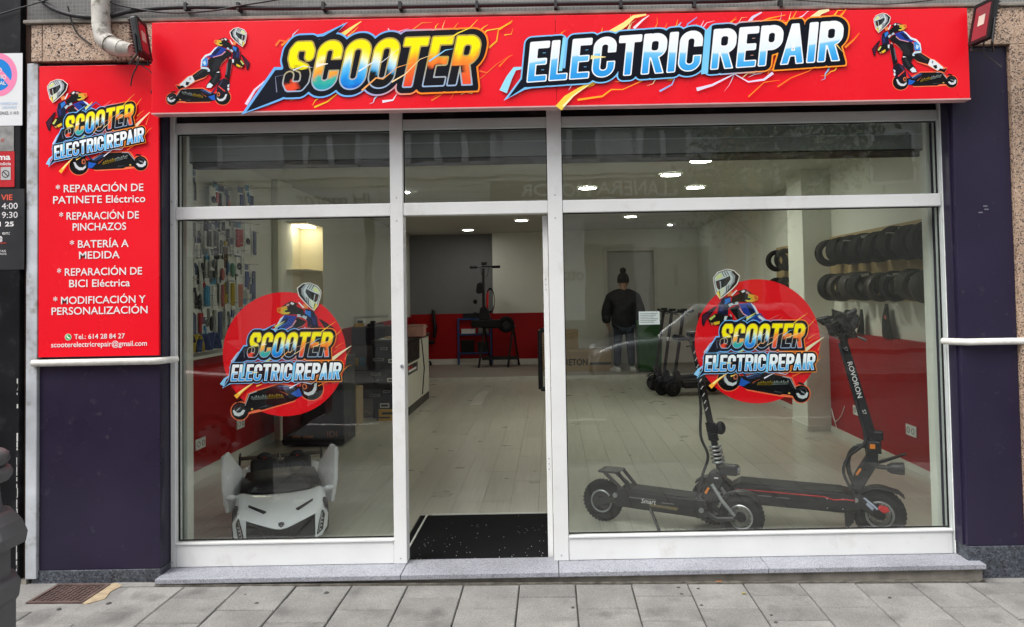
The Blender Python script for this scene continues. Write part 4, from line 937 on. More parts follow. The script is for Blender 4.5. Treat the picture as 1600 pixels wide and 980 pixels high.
# ------------------------------------------------------------------ rails, flood lights, cables, pipe, posters, lamp post
def rail(label, pts, name='bumper_rail'):
    o = MB().tube(pts, .019, 10).build(name, mat('rail_white', (.66, .65, .60), .4, var=.12, scale=30), smooth=50); return tag(o, label, 'rail')
yl = W(150, 566, -.17).z
rail('white tubular rail under the red service board', [(LX0-.02, -.168, yl), (LX1-.02, -.168, yl), (LX1+.012, -.15, yl), (LX1+.03, -.10, yl), (LX1+.055, -.06, yl)])
yr = W(1540, 534, -.17).z
rail('white tubular rail across the right purple pilaster', [(RX0-.055, -.06, yr), (RX0-.03, -.12, yr), (RX0+.015, -.168, yr), (RX1+1.2, -.168, yr)])

def flood(label, px, py, yaw, h=.155, w=.15):
    p = W(px, py, -.36)
    t = thing('flood_light', label, 'flood light', p, yaw)
    t.rotation_euler = (R(-10), R(3), yaw)
    B('housing', 'black_metal', t, (-w/2, w/2, 0, .03, -h/2, h/2), bev=.006)
    mb = MB()
    for i in range(11): mb.box(-w/2+.01, w/2-.01, .031, .045, -h/2+.012+i*h*.088, -h/2+.016+i*h*.088)
    mb.build('cooling_fin', 'black_metal', t)
    B('bezel', 'black_plastic', t, (-w/2-.003, w/2+.003, -.006, -.0005, -h/2-.003, -h/2+.014), (-w/2-.003, w/2+.003, -.006, -.0005, h/2-.014, h/2+.003), (-w/2-.003, -w/2+.014, -.006, -.0005, -h/2+.0145, h/2-.0145), (w/2-.014, w/2+.003, -.006, -.0005, -h/2+.0145, h/2-.0145))
    B('lens', mat('dim_lens', (.22, .03, .04), .08, var=.1, spec=.6), t, (-w/2+.015, w/2-.015, -.003, -.0006, -h/2+.015, h/2-.015))
    B('led_chip', mat('chip', (.55, .5, .42), .4), t, (-.025, .025, -.0042, -.0032, -.02, .035))
    MB().tube([(-w/2-.008, .015, .0), (-w/2-.008, .02, -h/2-.02), (0, .09, -h/2-.03), (w/2+.008, .02, -h/2-.02), (w/2+.008, .015, 0)], .006, 6).build('bracket', 'black_metal', t)
    MB().tube(smoothpath([(0, .03, -h/2+.02), (-.01, .05, -h/2-.05), (.015, .09, -h/2-.09), (.05, .12, -h/2-.13)], 4), .0035, 6).build('power_cable', 'dark_cable', t)
    return t
flood('black flood light tilted beside the left end of the fascia sign', 224, 60, R(97), .195, .13)
flood('black flood light with a reddish lens at the right end of the fascia sign', 1534, 34, R(-84), .215, .15)

def cable(label, pts, r, n=8):
    o = MB().tube(smoothpath([W(x, y, Y) for x, y, Y in pts], 8), r, n).build('facade_cable', 'dark_cable', smooth=60); return tag(o, label, 'cable')
cable('thick black cable bundle bowing across the top of the left granite block', [(60, -4, -.17), (84, 14, -.18), (120, 25, -.19), (165, 26, -.19), (215, 16, -.185), (300, 11, -.185), (430, 13, -.185), (640, 10, -.185), (870, 6, -.185), (1150, 1, -.185), (1260, -8, -.185)], .013)
cable('thin black cable sagging above the word SCOOTER', [(160, -3, -.2), (190, 9, -.2), (260, 20, -.2), (330, 17, -.2), (370, 10, -.2), (450, -3, -.2)], .005)
cable('thin dark wire above the right end of the fascia sign', [(1180, -5, -.22), (1300, 4, -.22), (1400, 6, -.22), (1500, -6, -.22)], .003)
cable('thin wire slanting across the upper left black pillar', [(-12, 26, -.19), (20, 16, -.19), (70, 1, -.19), (84, -6, -.19)], .004)
cable('twisted wire hanging over the left granite block', [(106, 10, -.19), (112, 34, -.185), (122, 54, -.18), (143, 70, -.18)], .0045)
cable('thin wire dropping from the drain elbow to the fascia sign', [(180, 58, -.21), (195, 78, -.21), (212, 96, -.2), (240, 118, -.2), (236, 146, -.16)], .003)
cb = MB()
for px in (290, 372, 505, 625, 745, 868, 970, 1085, 1220):
    p = W(px, 12-px*.006, -.19); cb.box(p.x-.008, p.x+.008, -.2, -.15, p.z-.022, p.z+.02)
o = cb.build('cable_clips', 'dark_cable'); o.name = 'cable_clip'; tag(o, 'small black clips holding the cables above the fascia sign', 'cable clip', kind='stuff')

dp = thing('drain_pipe', 'weathered cream drain pipe elbow poking out over the granite block', 'pipe')
a = W(157, -30, -.21); b_ = W(158, 40, -.21); c = W(163, 62, -.22); d = W(178, 72, -.24); e = W(206, 78, -.26)
MB().tube([a, b_], .047, 16).build('downpipe', 'pipe_plaster', dp, smooth=40)
MB().tube(smoothpath([b_+Vector((0, 0, .02)), b_, c, d, W(190, 76, -.25)], 5), .046, 16).build('elbow', 'pipe_plaster', dp, smooth=40)
MB().tube([W(168, 66, -.225), W(173, 69, -.232)], .051, 16).build('collar', 'pipe_plaster', dp, smooth=40)
MB().tube([W(188, 75.5, -.25), e], .044, 16, rs=[.044, .033]).build('spout', 'pipe_plaster', dp, smooth=40)

# posters on the neighbour's pillar
YN = YF-.0325
def sheet(px0, px1, py0, py1, m, parent, name='sheet', Y=YN, th=.001):
    a = W(px0, (py0+py1)/2, Y); b_ = W(px1, (py0+py1)/2, Y); return B(name, m, parent, (a.x, b_.x, Y, Y+th, W(px1, py1, Y).z, W(px1, py0, Y).z))
np_ = thing('no_parking_notice', 'white paper notice with a pink and blue no parking disc', 'notice')
sheet(-75, 35, 83, 196, 'paper', np_)
A = Art(YN-.0004); q = zoomed(0, 0, 1, YN-.0004)
A.ell(-3, 117, 30, 34, 'F58CB4', q, 40); A.ell(-3, 117, 21.5, 25, '1F86D8', q, 40)
A.poly([(-18, 96), (-12, 92), (22, 132), (17, 138)], 'F58CB4', q)
A.build('parking_disc', 'print', np_)
mat('ink_blue', (.35, .5, .72), .6, var=.02); mat('ink_black', (.02, .02, .022), .5, var=.02); mat('ink_red', (.55, .05, .03), .4, var=.02)
YP = YN-.0016
textfit('VADO', -22, 3, 113, 7, YP, 'ink_white', np_, bold=.0); textfit('PERMANENTE DIO', -60, 9.5, 124, 6.5, YP, 'ink_white', np_); textfit('LABORAL', -26, 9, 133, 6, YP, 'ink_white', np_)
textfit('HORARIO DIAS', 0, 27, 163.5, 4, YP, 'ink_blue', np_, bold=0); textfit('LABORABLES', 3, 26, 169.5, 4, YP, 'ink_blue', np_, bold=0); textfit('PEDIR LAS GONZALEZ, 11 10 D', -30, 29, 179, 4.5, YP, 'ink_black', np_, bold=.01)
al = thing('alarm_sticker', 'red alarm sticker below the no parking notice', 'sticker')
sheet(-60, 21.5, 197, 236, mat('photo_grey', (.28, .28, .27), .5, var=.35, scale=16), al, 'photo_strip'); sheet(-60, 22.5, 236.5, 292, mat('alarm_red', (.52, .012, .02), .35), al, 'red_strip')
textfit('Alarma', -34, 16.5, 250, 9, YN-.001, 'ink_white', al, bold=.03); textfit('Aviso a Policía', -30, 17, 258.5, 5, YN-.001, 'ink_white', al, bold=.01)
textfit('et', 1, 7, 222, 8, YN-.001, 'ink_red', al, bold=.0, shear=.4)
sheet(1, 16.5, 261, 281, mat('sticker_grey', (.5, .5, .5), .5), al, 'pictogram_plate', YN-.0012)
A = Art(YN-.0018); A.ell(9, 272, 6, 6, '303030', q, 24); A.ell(9, 272, 4.6, 4.6, 'B8B8B8', q, 24); A.zig([(5, 268), (13, 276)], 1.6, '303030', q, 1); A.build('pictogram', 'print', al)
oh = thing('opening_hours', 'black opening hours poster with white figures below the red sticker', 'poster')
sheet(-60, 38, 295, 421, mat('poster_black', (.022, .023, .026), .35, var=.1), oh, 'sheet', YN+.0002)
Yo = YN-.001
textfit('LUN - VIE', -34, 19.5, 313, 8.5, Yo, mat('ink_coral', (.75, .10, .06), .4), oh, bold=.02)
textfit('10:00 - 14:00', -48, 27.5, 327, 9.5, Yo, 'ink_white', oh, bold=0); textfit('16:30 - 19:30', -48, 27.5, 341, 9.5, Yo, 'ink_white', oh, bold=0); textfit('985 11 25', -36, 21.5, 354, 7, Yo, 'ink_white', oh, bold=.03)
textfit('Síguenos en:', -38, 15.5, 367, 5.5, Yo, 'ink_white', oh, bold=0); textfit('@', -3, 4, 376, 6.5, Yo, 'ink_white', oh, bold=.03); textfit('VENTAS', -14, 9, 394, 3.2, Yo, 'ink_white', oh, bold=0); textfit('USADOS', -14, 10, 398.5, 3.2, Yo, 'ink_white', oh, bold=0)
B('rule', 'ink_red', oh, (W(-40, 380, Yo).x, W(10, 380, Yo).x, Yo-.0004, Yo, W(0, 380.6, Yo).z, W(0, 379.4, Yo).z))

# cast iron bollard near the camera
lp_ = thing('street_bollard', 'dark grey ornate cast iron bollard at the left edge', 'bollard')
YL = -1.35
ax = W(-42, 850, YL).x
def rad(px): return (W(px, 850, YL).x-ax)*.78
def zz(py): return W(0, py, YL).z
def octo(prof, n=8, rot=R(22.5)):
    mb = MB(); secs = []
    for r, z in prof: secs.append([(ax+r*math.cos(rot+2*math.pi*k/n)/math.cos(math.pi/n), YL+r*math.sin(rot+2*math.pi*k/n)/math.cos(math.pi/n), z) for k in range(n)])
    return mb.loft(secs, close=True, cap=True)
octo([(rad(25), -.02), (rad(25), zz(945)), (rad(30), zz(938)), (rad(33), zz(915)), (rad(28), zz(908)), (rad(16), zz(905)), (rad(16), zz(862)), (rad(40), zz(855)), (rad(43), zz(838)), (rad(34), zz(818)), (rad(22), zz(805)), (rad(14), zz(802))]).build('pedestal', 'cast_iron', lp_, bev=.004)
MB().lathe([(rad(8), zz(803)), (rad(4), zz(790)), (rad(0), zz(760)), (rad(6), zz(757)), (rad(16), zz(754)), (rad(22), zz(747)), (rad(23), zz(741)), (rad(18), zz(733)), (rad(8), zz(731)), (rad(14), zz(728)), (rad(18), zz(720)), (rad(16), zz(711)), (rad(8), zz(706)), (rad(-12), zz(700)), (rad(-26), zz(694)), (.001, zz(691))], (ax, YL, 0), n=32).build('finial', 'cast_iron', lp_, smooth=50)
# ------------------------------------------------------------------ electric scooters
def wheel(parent, x, r, w=.085, y=0.0, rim='alu', spokes=6, disc=True, name='wheel'):
    t = MB().torus((x, y, r), r-w*.5, w*.5, 'y', 40, 12, 0.95).build(name, 'rubber', parent, smooth=60)
    mb = MB()
    for k in range(34):          # tread blocks
        a = 2*math.pi*k/34; mb.m = Matrix.Translation((x, y, r)) @ Matrix.Rotation(a, 4, 'Y') @ Matrix.Translation((0, 0, r-.0035)); mb.box(-.007, .007, -w*.22, w*.22, -.004, .0042)
    mb.build('tread', 'rubber', t)
    rr = r-w*.86
    for s in (-1, 1): MB().lathe([(rr*1.02, s*.026), (rr*1.10, s*.033), (rr*1.04, s*.036), (rr*.94, s*.034), (rr*.90, s*.022), (rr*.94, s*.012)], (x, y, r), 'y', 36).build('rim', rim, t, smooth=50)
    MB().lathe([(0, -.045), (.028, -.045), (.034, -.03), (.034, .03), (.028, .045), (0, .045)], (x, y, r), 'y', 20).build('hub', 'black_metal', t, smooth=40)
    mb = MB()
    for k in range(spokes):
        a = 2*math.pi*k/spokes+.3; mb.m = Matrix.Translation((x, y, r)) @ Matrix.Rotation(a, 4, 'Y')
        for q in (-1, 1): mb.box(q*.010-.004, q*.010+.004, -.016, .016, .03, rr*.96)
    mb.build('spoke', rim, t)
    if disc:
        mb = MB().lathe([(rr*.52, -.040), (rr*.80, -.040), (rr*.80, -.0375), (rr*.52, -.0375), (rr*.52, -.040)], (x, y, r), 'y', 30)
        mb.build('brake_disc', 'chrome', t)
    return t
def scooter_a(label, loc, rz):
    t = thing('electric_scooter', label, 'scooter', loc, rz, 'scooters in the right window')
    L_, r = 1.0, .152
    wheel(t, 0, r, .088); wheel(t, L_, r, .088)
    prof = [(.14, .175), (.80, .165), (.86, .19), (.86, .275), (.80, .285), (.16, .30), (.11, .27), (.11, .21)]
    MB().prism(prof, -.10, .10).build('deck', 'black_plastic', t, bev=.010)
    MB().prism([(.17, .3005), (.79, .2865), (.79, .290), (.17, .304)], -.088, .088).build('grip_tape', mat('griptape', (.018, .018, .018), .95, var=.4, scale=200), t)
    MB().tube([(.15, -.1025, .268), (.68, -.1025, .258), (.74, -.1025, .243), (.80, -.1025, .25), (.86, -.1025, .247)], .0038, 6).build('red_stripe', 'red_part', t)
    B('side_label', mat('label_grey', (.16, .16, .17), .5), t, (.26, .37, -.1012, -.1002, .232, .239), (.40, .48, -.1012, -.1002, .230, .234))
    MB().box(.845, .885, -.075, .075, .165, .275).build('front_clamp', 'black_metal', t, bev=.006)
    mb = MB()
    for z in (.19, .25):
        for x_ in (.70, .79): mb.lathe([(0, -.1035), (.006, -.1035), (.006, -.10)], (x_, 0, z), 'y', 8)
    mb.build('bolt', 'chrome', t)
    # neck, swing arms
    MB().prism([(.82, .24), (.87, .24), (1.0, .46), (1.005, .60), (.955, .62), (.93, .50), (.86, .38)], -.035, .035).build('neck', 'black_metal', t, bev=.008)
    MB().tube(bez((.86, -.02, .33), (.78, -.03, .48), (.86, -.03, .60), (.945, -.02, .56), 12), .014, 8).build('neck_loop', 'black_metal', t, smooth=50)
    for s in (-1, 1):
        MB().prism([(.855, .255), (.885, .285), (.93, .27), (1.03, .17), (1.015, .13), (.985, .135), (.86, .215)], s*.072-.012, s*.072+.012).build('swing_arm', 'black_metal', t, bev=.006)
        MB().prism([(.13, .27), (.10, .20), (-.015, .13), (-.02, .165), (.03, .21)], s*.072-.012, s*.072+.012).build('swing_arm', 'black_metal', t, bev=.006)
    mat('decal_lilac', (.42, .45, .58), .35)
    MB().prism([(.905, .262), (.915, .268), (.99, .205), (.983, .196)], -.0862, -.0845).build('arm_decal', 'decal_lilac', t); MB().prism([(.92, .225), (.93, .238), (.965, .205), (.955, .19)], -.0862, -.0845).build('arm_decal', 'decal_lilac', t)
    MB().tube([(.865, -.09, .245), (.865, -.07, .245)], .014, 12).build('pivot_bolt', 'alu', t)
    MB().prism([(.985, .205), (1.0, .222), (1.045, .215), (1.05, .195), (1.02, .18)], -.10, -.06).build('brake_caliper', 'red_part', t, bev=.005)
    # fenders
    secs = []
    for k in range(10):
        a = R(150-12*k); q = r+.022+(.012 if k > 7 else 0); secs.append([(L_+q*math.cos(a), y_, r+q*math.sin(a)-abs(y_)*.18) for y_ in (-.055, -.03, 0, .03, .055)])
    MB().loft(secs).build('front_fender', 'black_plastic', t, smooth=50, solid=.006)
    MB().prism([(.80, .17), (.83, .20), (.86, .18), (.85, .10), (.82, .065), (.80, .07)], -.05, .05).build('mud_flap', 'black_plastic', t, bev=.003)
    secs = []
    for k in range(8):
        a = R(40+13*k); q = r+.022; secs.append([(q*math.cos(a), y_, r+q*math.sin(a)-abs(y_)*.18) for y_ in (-.055, -.03, 0, .03, .055)])
    MB().loft(secs).build('rear_fender', 'black_plastic', t, smooth=50, solid=.006)
    # stem
    sx = lambda z: .985-(z-.56)*.245
    st_ = MB().prism([(sx(.52)-.032, .52), (sx(.52)+.03, .52), (sx(1.30)+.022, 1.30), (sx(1.30)-.022, 1.30)], -.024, .024).build('stem', 'black_metal', t, bev=.008)
    MB().box(.94, 1.02, -.04, .04, .535, .60).build('folding_clamp', 'black_metal', t, bev=.008)
    MB().box(.975, 1.035, -.025, .025, .60, .66).build('lever', 'black_metal', t, bev=.01)
    B('reflector', 'amber', t, (.955, .985, -.0425, -.0405, .555, .583)); MB().prism([(.868, .392), (.878, .385), (.905, .425), (.895, .432)], -.0375, -.0355).build('reflector', 'amber', t)
    ang = math.atan(.245)
    Mx = Matrix.Translation((sx(1.10)-.002, -.0248, 1.10)) @ Matrix.Rotation(-ang, 4, 'Y') @ Matrix(((0,1,0,0),(0,0,-1,0),(-1,0,0,0),(0,0,0,1)))
    text_mb('S7', .030, Mx @ Matrix.Translation((-.05, -.010, 0)), .0, 'RIGHT').build('stem_lettering', 'ink_white', t)
    text_mb('ROVORON', .040, Mx @ Matrix.Translation((.015, -.013, 0)), .0006, 'LEFT', sx=1.15).build('stem_lettering', 'ink_white', t)
    text_mb('S7', .030, Mx @ Matrix.Translation((.32, -.010, 0)), .0, 'LEFT').build('stem_lettering', 'ink_white', t)
    B('stem_line', 'ink_white', t, *[]) if 0 else None
    MB().tube(smoothpath([(sx(1.2)-.03, -.03, 1.2), (sx(.75)-.035, -.03, .75), (.93, -.045, .60), (.83, -.06, .50), (.80, -.06, .40), (.86, -.06, .27)], 5), .009, 8).build('cable_hose', 'dark_cable', t, smooth=50)
    MB().tube(smoothpath([(sx(1.1)-.03, .0, 1.1), (sx(.8)-.03, .01, .8), (.925, .03, .66), (.94, .03, .5)], 5), .007, 8).build('cable_hose', 'dark_cable', t, smooth=50)
    # headlight and its blade
    MB().lathe([(0, -.045), (.020, -.045), (.034, -.02), (.038, .04), (.036, .052), (.030, .048), (0, .048)], (1.095, 0, .435), 'x', 18).build('headlight', 'black_plastic', t, smooth=35)
    MB().lathe([(0, .0495), (.029, .0495), (.029, .047)], (1.095, 0, .435), 'x', 18).build('headlight_lens', 'lens', t)
    MB().tube([(.99, 0, .44), (1.06, 0, .435)], .014, 8).build('headlight_arm', 'black_metal', t)
    MB().prism([(.98, .46), (1.02, .48), (1.16, .53), (1.158, .522), (1.03, .468), (.985, .45)], -.02, .02).build('light_blade', 'black_metal', t)
    # handlebar wrapped in a black bag
    hx, hz = sx(1.30), 1.32
    MB().tube([(hx, -.25, hz+.03), (hx-.03, -.10, hz), (hx-.03, .10, hz), (hx, .25, hz+.03)], .015, 10).build('handlebar', 'black_metal', t, smooth=50)
    rng = random.Random(4); bb = bmesh.new(); bmesh.ops.create_icosphere(bb, subdivisions=3, radius=1)
    for v in bb.verts:
        n = v.co.normalized(); f = 1+.16*math.sin(n.x*7+n.z*5)+.12*math.sin(n.y*9-n.z*6)+.08*rng.uniform(-1, 1)
        v.co = Vector((hx+.012+n.x*.098*f, n.y*.17*f, hz+.0+n.z*.082*f - (.02 if n.z < 0 else 0)))
    me = bpy.data.meshes.new('bar_bag'); bb.to_mesh(me); bb.free(); me.materials.append(mat('bag_black', (.016, .016, .018), .32, var=.3, scale=20, bump=.5, bscale=35)); o = bpy.data.objects.new('bar_bag', me); COL.objects.link(o); o.parent = t
    MB().prism([(hx-.15, hz+.03), (hx-.06, hz+.055), (hx-.05, hz-.02), (hx-.10, hz-.01)], -.06, .02).build('bag_corner', 'bag_black', t, bev=.01)
    MB().prism([(hx+.02, hz+.06), (hx+.10, hz+.10), (hx+.105, hz+.07), (hx+.06, hz+.04)], -.05, .03).build('bag_corner', 'bag_black', t, bev=.01)
    MB().tube([(hx+.06, -.05, hz-.06), (hx+.15, -.09, hz-.10)], .008, 8).build('brake_lever', 'black_metal', t)
    MB().tube([(.27, -.09, .19), (.285, -.15, .10), (.295, -.17, .012)], .009, 8, rs=[.011, .009, .012]).build('kickstand', 'black_metal', t, smooth=50)
    return t
def place2(b0, r0, b1, zf=FZ):
    a = Vector((b0.x, b0.y, zf)); d = b1-b0; return a, math.atan2(d.y, d.x)
ra, rb = G(1117, 819), G(1366, 841)
loc, rz = place2(ra, 0, rb); scooter_a('black scooter lettered ROVORON with a bagged handlebar behind the right window', loc, rz)

def scooter_b(label, loc, rz):
    t = thing('electric_scooter', label, 'scooter', loc, rz, 'scooters in the right window')
    L_, r = .93, .138
    wheel(t, 0, r, .08, spokes=0, disc=False); wheel(t, L_, r, .08, spokes=6)
    MB().lathe([(0, -.04), (.062, -.04), (.068, -.03), (.068, .03), (.062, .04), (0, .04)], (0, 0, r), 'y', 24).build('motor_hub', 'black_metal', t, smooth=40)
    MB().prism([(.13, .13), (.66, .118), (.70, .15), (.70, .225), (.66, .232), (.15, .245), (.11, .22), (.11, .16)], -.085, .085).build('deck', 'black_plastic', t, bev=.008)
    MB().prism([(.15, .2455), (.65, .2325), (.65, .236), (.15, .249)], -.075, .075).build('grip_tape', 'griptape', t)
    B('side_marking', 'label_grey', t, (.22, .40, -.0865, -.0852, .197, .203), (.44, .52, -.0865, -.0852, .185, .19)); MB().prism([(.36, .172), (.55, .168), (.54, .150), (.36, .158)], -.0865, -.0852).build('side_graphic', mat('dull_gold', (.16, .12, .05), .45, var=.3), t)
    text_mb('Smart', .042, FACE(.30, -.0868, .172), .0, 'LEFT', .25).build('side_script', 'ink_white', t)
    # rear rack (two looped bars) and swing arms
    for s in (-1, 1):
        MB().tube([(.16, s*.07, .245), (.09, s*.065, .30), (.03, s*.055, .345)], .012, 8).build('rack_bar', 'black_metal', t, smooth=50)
        MB().tube([(.22, s*.05, .245), (.17, s*.05, .30), (.13, s*.05, .345)], .012, 8).build('rack_bar', 'black_metal', t, smooth=50)
        MB().prism([(.14, .22), (.12, .15), (.0, .12), (-.02, .15), (.05, .175)], s*.062-.010, s*.062+.010).build('swing_arm', 'black_metal', t, bev=.005)
        MB().tube([(.70, s*.068, .17), (.79, s*.068, .12), (.90, s*.064, .135)], .016, 8, rs=[.022, .017, .02]).build('swing_arm', 'black_metal', t, smooth=50)
        MB().tube([(.76, s*.05, .33), (.82, s*.06, .24), (.90, s*.062, .15)], .012, 8).build('fork_leg', 'alu', t, smooth=50)
    MB().prism([(-.01, .348), (.02, .352), (.13, .352), (.145, .345), (.13, .338), (.0, .336)], -.07, .07).build('rack_plate', 'black_metal', t, bev=.004)
    for s in (-1, 1): MB().tube([(.125, s*.08, .205), (.125, s*.098, .205)], .016, 12).build('pivot_bolt', 'alu', t); MB().tube([(.70, s*.07, .17), (.70, s*.096, .17)], .016, 12).build('pivot_bolt', 'alu', t)
    MB().box(.66, .735, -.088, .088, .115, .235).build('front_block', 'black_metal', t, bev=.008)
    MB().prism([(.68, .22), (.74, .20), (.84, .36), (.80, .42), (.74, .40)], -.045, .045).build('neck', 'black_metal', t, bev=.010)
    B('neck_label', 'ink_white', t, (.775, .80, -.0465, -.0455, .365, .372))
    MB().prism([(.71, .27), (.722, .262), (.745, .30), (.733, .308)], -.0475, -.0455).build('reflector', 'amber', t)
    secs = []
    for k in range(9):
        a = R(140-13*k); q = r+.022; secs.append([(L_+q*math.cos(a), y_, r+q*math.sin(a)-abs(y_)*.2) for y_ in (-.05, -.028, 0, .028, .05)])
    MB().loft(secs).build('front_fender', 'black_plastic', t, smooth=50, solid=.006)
    MB().box(.80, .92, -.04, .04, .385, .45).build('headlight', 'black_plastic', t, bev=.018, seg=3)
    MB().lathe([(0, .006), (.024, .004), (.029, -.004)], (.922, 0, .418), 'x', 16).build('headlight_lens', 'chrome', t, smooth=50)
    sx = lambda z: .80-(z-.42)*.19
    MB().tube([(sx(.42), 0, .42), (sx(1.22), 0, 1.22)], .021, 14).build('stem', 'black_metal', t, smooth=50)
    pts = []
    for k in range(61):
        a = 2*math.pi*k/12; z = .445+k/60*.12; pts.append((sx(z)+.036*math.cos(a), .036*math.sin(a), z))
    MB().tube(pts, .0075, 7).build('spring', 'alu', t, smooth=60)
    mb = MB()
    for k in range(7): mb.torus((sx(.60+k*.016), 0, .60+k*.016), .026, .008, 'z', 18, 8)
    mb.build('rubber_bellows', 'rubber', t, smooth=60)
    MB().ell((sx(.68)+.062, -.005, .675), .033, .03, .042).build('horn', 'black_plastic', t, smooth=60); MB().tube([(sx(.68), 0, .69), (sx(.68)+.05, 0, .69)], .012, 8).build('horn_bracket', 'black_metal', t)
    mb = MB()
    for k in range(9): z = .78+k*.045; mb.m = Matrix.Translation((sx(z)-.001, -.0205, z)); mb.prism([(-.010, 0), (-.004, 0), (.010, .022), (.004, .022)], -.0015, .0)
    mb.build('stem_marking', 'ink_white', t)
    MB().tube(smoothpath([(sx(.95)-.02, -.01, .95), (sx(.8)-.035, -.02, .80), (sx(.62)-.07, -.03, .62), (sx(.5)-.05, -.03, .50), (.70, -.04, .38), (.66, -.04, .24)], 5), .009, 8).build('cable_hose', 'dark_cable', t, smooth=50)
    hz = 1.24; hx = sx(hz)
    MB().tube([(hx-.03, -.27, hz+.02), (hx, -.10, hz), (hx, .10, hz), (hx-.03, .27, hz+.02)], .013, 10).build('handlebar', 'black_metal', t, smooth=50)
    for s in (-1, 1): MB().tube([(hx-.012, s*.17, hz+.008), (hx-.03, s*.285, hz+.022)], .018, 10).build('grip', 'rubber', t, smooth=50); MB().tube([(hx+.02, s*.14, hz-.01), (hx+.055, s*.20, hz-.03), (hx+.04, s*.27, hz-.035)], .006, 6).build('brake_lever', 'black_metal', t)
    MB().box(hx-.03, hx+.03, -.04, .04, hz+.014, hz+.04).build('display', 'black_plastic', t, bev=.008)
    MB().tube([(.36, -.075, .14), (.42, -.13, .06), (.45, -.15, .008)], .009, 8, rs=[.012, .009, .013]).build('kickstand', 'black_metal', t, smooth=50)
    return t
ra, rb = G(943, 813), G(1150, 840)
loc, rz = place2(ra, 0, rb); scooter_b('black folding scooter with a coil spring at its stem behind the right window', loc, rz)

def scooter_c(label, loc, rz, h=1.22):
    t = thing('parked_scooter', label, 'scooter', loc, rz, 'scooters parked in a row behind the right sticker')
    for x in (0, .86):
        w = MB().torus((x, 0, .125), .088, .037, 'y', 28, 9).build('wheel', 'rubber', t, smooth=60); MB().lathe([(0, -.03), (.055, -.03), (.06, 0), (.055, .03), (0, .03)], (x, 0, .125), 'y', 18).build('hub', 'black_metal', w, smooth=40)
    MB().prism([(.10, .12), (.70, .12), (.74, .20), (.10, .22)], -.085, .085).build('deck', 'black_plastic', t, bev=.008)
    for x, a in ((0, 1), (.86, 0)):
        secs = []
        for k in range(8):
            b = R(40+14*k); q = .148; secs.append([(x+q*math.cos(b), y_, .125+q*math.sin(b)) for y_ in (-.04, 0, .04)])
        MB().loft(secs).build('fender', 'black_plastic', t, smooth=50, solid=.005)
    MB().prism([(.68, .13), (.75, .13), (.86, .34), (.82, .40), (.76, .36)], -.035, .035).build('neck', 'black_metal', t, bev=.006)
    for s in (-1, 1): MB().tube([(.80, s*.05, .34), (.86, s*.052, .125)], .014, 8).build('fork_leg', 'black_metal', t)
    MB().tube([(.82, 0, .34), (.67, 0, h)], .024, 12).build('stem', 'black_metal', t, smooth=50)
    MB().tube([(.64, -.26, h+.03), (.67, -.08, h), (.67, .08, h), (.64, .26, h+.03)], .014, 8).build('handlebar', 'black_metal', t, smooth=50)
    for s in (-1, 1): MB().tube([(.655, s*.16, h+.015), (.635, s*.28, h+.032)], .019, 8).build('grip', 'rubber', t, smooth=50); MB().tube([(.70, s*.13, h), (.73, s*.2, h-.02), (.71, s*.26, h-.03)], .006, 6).build('brake_lever', 'black_metal', t)
    MB().box(.62, .70, -.04, .04, h+.02, h+.06).build('display', 'black_plastic', t, bev=.008)
    MB().box(.715, .76, -.02, .02, .80, .86).build('front_lamp', 'lens', t, bev=.006)
    return t
for (px, py), lab, rz in (((1024, 612), 'leftmost of the dark scooters parked at the back', R(196)), ((1037, 620), 'middle one of the dark scooters parked at the back', R(200)), ((1054, 622), 'rightmost of the dark scooters parked at the back, half behind the sticker', R(192))):
    p = G(px, py); d = Vector((math.cos(rz), math.sin(rz), 0))*.86
    scooter_c(lab, (p.x-d.x, p.y+.13-d.y, FZ), rz)

